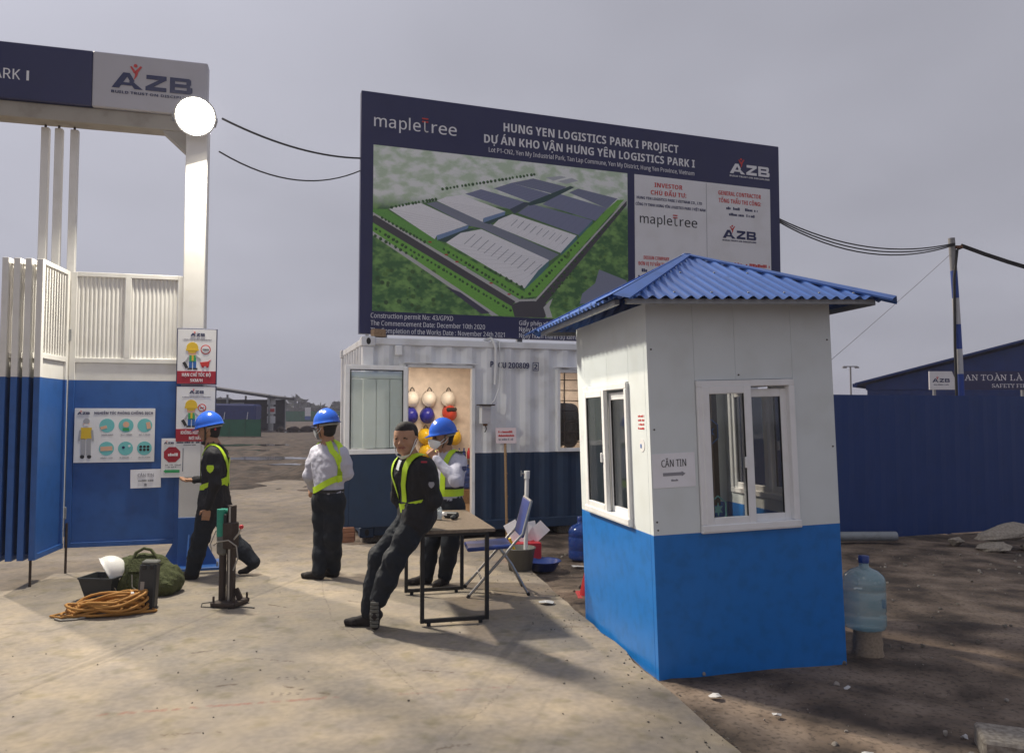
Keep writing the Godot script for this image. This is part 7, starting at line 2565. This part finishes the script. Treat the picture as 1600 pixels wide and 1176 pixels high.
func person_walking() -> void:
	var j := {"he": Vector3(-0.017, 1.435, 0.0), "nk": Vector3(0.023, 1.309, 0.0), "ch": Vector3(0.048, 1.158, 0.0), "pe": Vector3(0.045, 0.76, 0.0), "sL": Vector3(0.085, 1.195, 0.165), "eL": Vector3(0.125, 0.93, 0.205), "wL": Vector3(0.06, 0.70, 0.20), "sR": Vector3(0.02, 1.19, -0.165), "eR": Vector3(-0.02, 0.94, -0.21), "wR": Vector3(-0.215, 0.935, -0.16), "hL": Vector3(0.045, 0.72, 0.085), "kL": Vector3(-0.044, 0.385, 0.10), "aL": Vector3(-0.115, 0.085, 0.10), "tL": Vector3(-0.252, 0.02, 0.12), "hR": Vector3(0.045, 0.72, -0.085), "kR": Vector3(0.188, 0.36, -0.09), "aR": Vector3(0.405, 0.125, -0.10), "tR": Vector3(0.289, 0.011, -0.09)}
	# the trailing foot stands on its toes
	var shoe := [[j.aR, Vector3(0.43, 0.115, -0.10), 0.042, 0.034, 3], [Vector3(0.43, 0.105, -0.10), Vector3(0.34, 0.045, -0.095), 0.034, 0.032, 3], [Vector3(0.34, 0.045, -0.095), Vector3(0.28, 0.03, -0.09), 0.031, 0.024, 3]]
	var more := [[Vector3(0.10, 0.72, 0.0), Vector3(0.195, 0.66, 0.02), 0.05, 0.02, 1]]
	var r := person_common("man in a dark suit, blue helmet and hi-vis straps walking past the column", Vector3(-2.98, 0, -7.62), j, Vector3(-1.0, 0, 0.08), 0.12, {"coat": 0.22, "top": NAVY, "more": more, "shoes": shoe, "bare_foot_R": true, "hand_L": [Vector3(-0.2, -1, 0), Vector3(-0.3, 0, -1), 0.5, -1.0], "hand_R": [Vector3(-1, -0.05, 0.2), Vector3(0, 1, 0.2), 0.5, -1.0]})
	var p: Node3D = r.node
	wear_helmet(p, j.he, r.head)
	var hair := fresh_field()
	grow(hair, [[j.he + r.head * Vector3(0, 0.03, -0.030), j.he + r.head * Vector3(0, -0.028, -0.030), 0.085, 0.066, 0]], 0.008, 0.02, [Color(0.012, 0.01, 0.01)])
	put_mesh(field_done(hair), "hair", p)
	vest(p, j, r.torso, Vector3(-1, 0, 0), Vector3(0.04, 0.90, 0), Vector3(0, -0.05, 0))
	badge(p, r.all, Vector3(0.10, 1.075, 0.18), Vector3(0, 0, 1), 0.036, mats.hi_vis)
	var b := bits()
	b.box(j.he + Vector3(0.075, 0.015, 0.05), Vector3(0.02, 0.03, 0.02), 0.006)
	put(b, "strap_buckle", mats.plastic_red, p)
	face_mask_dark(p, j.he, r.head)

func face_mask_dark(p: Node3D, he: Vector3, hb: Basis) -> void:
	wear_mask(p, he, hb, 1.0)
	(p.get_node("face_mask") as MeshInstance3D).material_override = mats.strap_dark
	(p.get_node("mask_loop") as MeshInstance3D).material_override = mats.strap_dark

func badge(p: Node3D, bones: Array, c: Vector3, dir: Vector3, r: float, m: Material) -> void:
	var q := onto(c - dir * 0.15, dir, bones, 0.011)
	var b := bits()
	var pts := PackedVector2Array()
	for a in [[-0.8, 0.9], [0.8, 0.9], [1.0, 0.2], [0.7, -0.6], [0.0, -1.15], [-0.7, -0.6], [-1.0, 0.2]]:
		pts.append(Vector2(a[0], a[1]) * r)
	var z := dir.normalized()
	var x := Vector3.UP.cross(z).normalized()
	b.plate(pts, -0.003, 0.001, Transform3D(Basis(x, z.cross(x), z), q))
	put(b, "sleeve_badge", m, p)

func person_standing() -> void:
	var j := {"he": Vector3(0.031, 1.463, 0.02), "nk": Vector3(0.062, 1.325, 0.005), "ch": Vector3(0.055, 1.175, 0.0), "pe": Vector3(0.053, 0.79, 0.0), "sL": Vector3(-0.088, 1.212, -0.085), "eL": Vector3(-0.165, 0.99, -0.10), "wL": Vector3(-0.165, 0.845, -0.25), "sR": Vector3(0.198, 1.215, 0.085), "eR": Vector3(0.238, 1.02, 0.03), "wR": Vector3(0.06, 0.92, -0.18), "hL": Vector3(-0.015, 0.735, -0.045), "kL": Vector3(-0.014, 0.40, -0.045), "aL": Vector3(-0.028, 0.085, 0.01), "tL": Vector3(-0.13, 0.0, -0.02), "hR": Vector3(0.128, 0.74, 0.045), "kR": Vector3(0.108, 0.40, 0.02), "aR": Vector3(0.09, 0.085, -0.10), "tR": Vector3(-0.017, 0.0, -0.14)}
	var r := person_common("man in a white shirt and blue helmet standing with his back turned", Vector3(-1.84, 0, -7.52), j, Vector3(-0.86, 0, -0.5), 0.05, {"coat": 0.0, "top": SHIRT, "loose": 1.12, "folds": 0.009, "hand_L": [Vector3(-0.6, -0.5, -0.7), Vector3(0.6, -0.2, -0.6), 0.6, 1.0], "hand_R": [Vector3(-0.8, -0.1, -0.4), Vector3(0, -1, 0), 0.6, 1.0]})
	var p: Node3D = r.node
	wear_helmet(p, j.he, r.head)
	wear_mask(p, j.he, r.head, 0.0)
	var hair := fresh_field()
	grow(hair, [[j.he + r.head * Vector3(0, 0.03, -0.030), j.he + r.head * Vector3(0, -0.028, -0.030), 0.085, 0.066, 0]], 0.008, 0.02, [Color(0.012, 0.01, 0.01)])
	put_mesh(field_done(hair), "hair", p)
	var fwd := Vector3(-0.6, 0, -0.8).normalized()
	var T: Array = r.torso
	var H: Material = mats.hi_vis
	# belt slung low on one side, straps joining in a Y behind
	ribbon(p, "hi_vis_belt", H, around(Vector3(0.055, 0.93, 0.0), Vector3(0, -0.075, 0), 0.0, TAU, 40), 0.06, T)
	var ch: Vector3 = j.ch
	for s in ["L", "R"]:
		var sh: Vector3 = (j["s" + s] as Vector3).lerp(ch, 0.42)
		var side: Vector3 = ((j["s" + s] as Vector3) - ch).normalized()
		ribbon(p, "hi_vis_strap", H, over([[Vector3(0.055, 0.95, 0) + side * 0.03, fwd + side * 0.3], [sh - Vector3(0, 0.07, 0), fwd + Vector3(0, 0.35, 0)]], [[sh - Vector3(0, 0.06, 0), Vector3(0, 1, 0)], [sh - Vector3(0, 0.07, 0), -fwd + Vector3(0, 0.5, 0)], [ch + Vector3(0.02, -0.08, 0), -fwd + Vector3(0.12, 0, 0)], [Vector3(0.06, 0.99, 0), -fwd + Vector3(0.25, 0, 0)], [Vector3(0.055, 0.93, 0) + side * 0.03, -fwd + side * 0.35 + Vector3(0.25, 0, 0)]], 6), 0.054, T)
	ribbon(p, "belt", mats.rubber_black, around(Vector3(0.053, 0.855, 0.0), Vector3.ZERO, 0.0, TAU, 40), 0.03, T, 0.006)

func person_leaning() -> void:
	var j := {"he": Vector3(0.155, 1.408, 0.135), "nk": Vector3(0.199, 1.285, 0.085), "ch": Vector3(0.212, 1.165, 0.07), "pe": Vector3(0.262, 0.84, 0.03), "sL": Vector3(0.318, 1.20, 0.195), "eL": Vector3(0.385, 0.965, 0.20), "wL": Vector3(0.27, 0.825, 0.13), "sR": Vector3(0.098, 1.19, -0.06), "eR": Vector3(0.06, 0.955, -0.13), "wR": Vector3(0.13, 0.82, -0.05), "hL": Vector3(0.255, 0.825, 0.10), "kL": Vector3(0.085, 0.525, 0.15), "aL": Vector3(-0.03, 0.235, 0.125), "tL": Vector3(-0.06, 0.087, 0.09), "hR": Vector3(0.215, 0.81, -0.04), "kR": Vector3(-0.05, 0.52, 0.0), "aR": Vector3(-0.125, 0.115, -0.005), "tR": Vector3(-0.25, 0.03, -0.01)}
	# crossed foot: toe on the ground, sole towards the photographer
	var more := [[j.aL, Vector3(-0.05, 0.20, 0.12), 0.052, 0.046, 3], [Vector3(-0.052, 0.21, 0.155), Vector3(-0.056, 0.12, 0.145), 0.036, 0.038, 3], [Vector3(-0.056, 0.12, 0.145), Vector3(-0.06, 0.038, 0.12), 0.040, 0.032, 3], [Vector3(-0.07, 0.12, 0.13), Vector3(-0.035, 0.12, 0.13), 0.034, 0.034, 3]]
	var r := person_common("bareheaded man in a dark suit leaning on the table, mask under his chin", Vector3(-0.95, 0, -5.87), j, Vector3(-0.22, 0, 1.0), -0.02, {"coat": 0.12, "top": NAVY, "shoes": more, "bare_foot_L": true, "hand_L": [Vector3(-0.8, -0.75, -0.1), Vector3(0, -0.5, -1), 0.3, -1.0], "hand_R": [Vector3(0.5, -0.6, 0.6), Vector3(0.4, 0, -0.6), 0.6, 1.0]})
	var p: Node3D = r.node
	var hb: Basis = r.head
	var hair := fresh_field()
	grow(hair, [[j.he + hb * Vector3(0, 0.062, 0.018), j.he + hb * Vector3(0, 0.055, -0.035), 0.071, 0.079, 0], [j.he + hb * Vector3(0, 0.05, -0.035), j.he + hb * Vector3(0, -0.02, -0.05), 0.078, 0.062, 0], [j.he + hb * Vector3(-0.066, 0.045, 0.0), j.he + hb * Vector3(-0.066, 0.02, -0.03), 0.024, 0.022, 0], [j.he + hb * Vector3(0.066, 0.045, 0.0), j.he + hb * Vector3(0.066, 0.02, -0.03), 0.024, 0.022, 0]], 0.007, 0.02, [Color(0.012, 0.01, 0.01)], 0.004)
	put_mesh(field_done(hair), "hair", p)
	wear_mask(p, j.he, hb, 1.0)
	var T: Array = r.torso
	var fwd := Vector3(-0.8, 0, 0.25).normalized()
	# white collar
	ribbon(p, "shirt_collar", mats.mask_white, over([[Vector3(0.185, 1.20, 0.08), Vector3(-0.7, 0.55, 0.5)]], [[Vector3(0.19, 1.16, 0.08), Vector3(-0.9, 0.2, 0.45)]], 5), 0.045, T, 0.010)
	vest(p, j, T, fwd, Vector3(0.24, 0.925, 0.05), Vector3(0, -0.035, 0))
	badge(p, r.all, Vector3(0.36, 1.085, 0.215), Vector3(0.1, 0, 1), 0.022, mats.ink_grey)
	part_box("shoulder_tab", mats.sign_red, p, onto(Vector3(0.31, 1.15, 0.19), Vector3(0, 0.8, 0.6), r.all, 0.012), Vector3(0.045, 0.012, 0.012), 0.002)
	# ribbed sole of the crossed shoe
	var s := bits()
	for i in 7:
		s.box(Vector3(-0.054 - 0.001 * i, 0.215 - 0.028 * i, 0.192 - 0.0045 * i), Vector3(0.06 + 0.006 * sin(i * 0.5), 0.022, 0.012), 0.003, Basis(Vector3.RIGHT, 0.12))
	put(s, "shoe_sole", mats.plastic_grey, p)

func person_masked() -> void:
	var j := {"he": Vector3(0.007, 1.372, 0.02), "nk": Vector3(0.045, 1.25, 0.0), "ch": Vector3(0.052, 1.118, 0.0), "pe": Vector3(0.05, 0.765, 0.0), "sL": Vector3(0.172, 1.155, 0.09), "eL": Vector3(0.145, 0.99, 0.26), "wL": Vector3(-0.04, 1.18, 0.19), "sR": Vector3(-0.072, 1.155, -0.10), "eR": Vector3(-0.135, 0.951, -0.10), "wR": Vector3(-0.11, 0.773, 0.02), "hL": Vector3(0.115, 0.715, 0.05), "kL": Vector3(0.085, 0.385, 0.08), "aL": Vector3(0.03, 0.085, 0.02), "tL": Vector3(-0.02, 0.0, 0.11), "hR": Vector3(-0.015, 0.71, -0.05), "kR": Vector3(-0.105, 0.385, 0.0), "aR": Vector3(-0.145, 0.085, -0.02), "tR": Vector3(-0.252, 0.0, 0.02)}
	var r := person_common("masked man in a white shirt and blue helmet raising a hand behind the table", Vector3(-0.66, 0, -7.30), j, Vector3(-0.9, 0, 0.45), 0.05, {"coat": 0.0, "top": SHIRT, "loose": 1.12, "folds": 0.009, "hand_L": [Vector3(-0.6, 0.75, -0.1), Vector3(-0.3, 0.0, -1), 1.1, -1.0], "hand_R": [Vector3(0, -1, 0.2), Vector3(0.4, 0, -0.6), 0.5, 1.0]})
	var p: Node3D = r.node
	wear_helmet(p, j.he, r.head)
	wear_mask(p, j.he, r.head, 0.0)
	var hair := fresh_field()
	grow(hair, [[j.he + r.head * Vector3(0, 0.03, -0.030), j.he + r.head * Vector3(0, -0.028, -0.030), 0.085, 0.066, 0]], 0.008, 0.02, [Color(0.012, 0.01, 0.01)])
	put_mesh(field_done(hair), "hair", p)
	vest(p, j, r.torso, Vector3(-0.75, 0, 0.66).normalized(), Vector3(0.05, 0.865, 0.0), Vector3(0, 0, 0))
	ribbon(p, "belt", mats.rubber_black, around(Vector3(0.05, 0.905, 0.0), Vector3.ZERO, 0.0, TAU, 40), 0.03, r.torso, 0.006)
	badge(p, r.all, Vector3(0.19, 1.09, 0.16), Vector3(0.45, 0.1, 0.9), 0.024, mats.ink_navy)
	part_box("shoulder_board", mats.ink_black, p, onto(Vector3(0.165, 1.12, 0.09), Vector3(0.1, 1, 0.1), r.all, 0.010), Vector3(0.05, 0.01, 0.09), 0.002, Basis(Vector3.UP, 0.9))
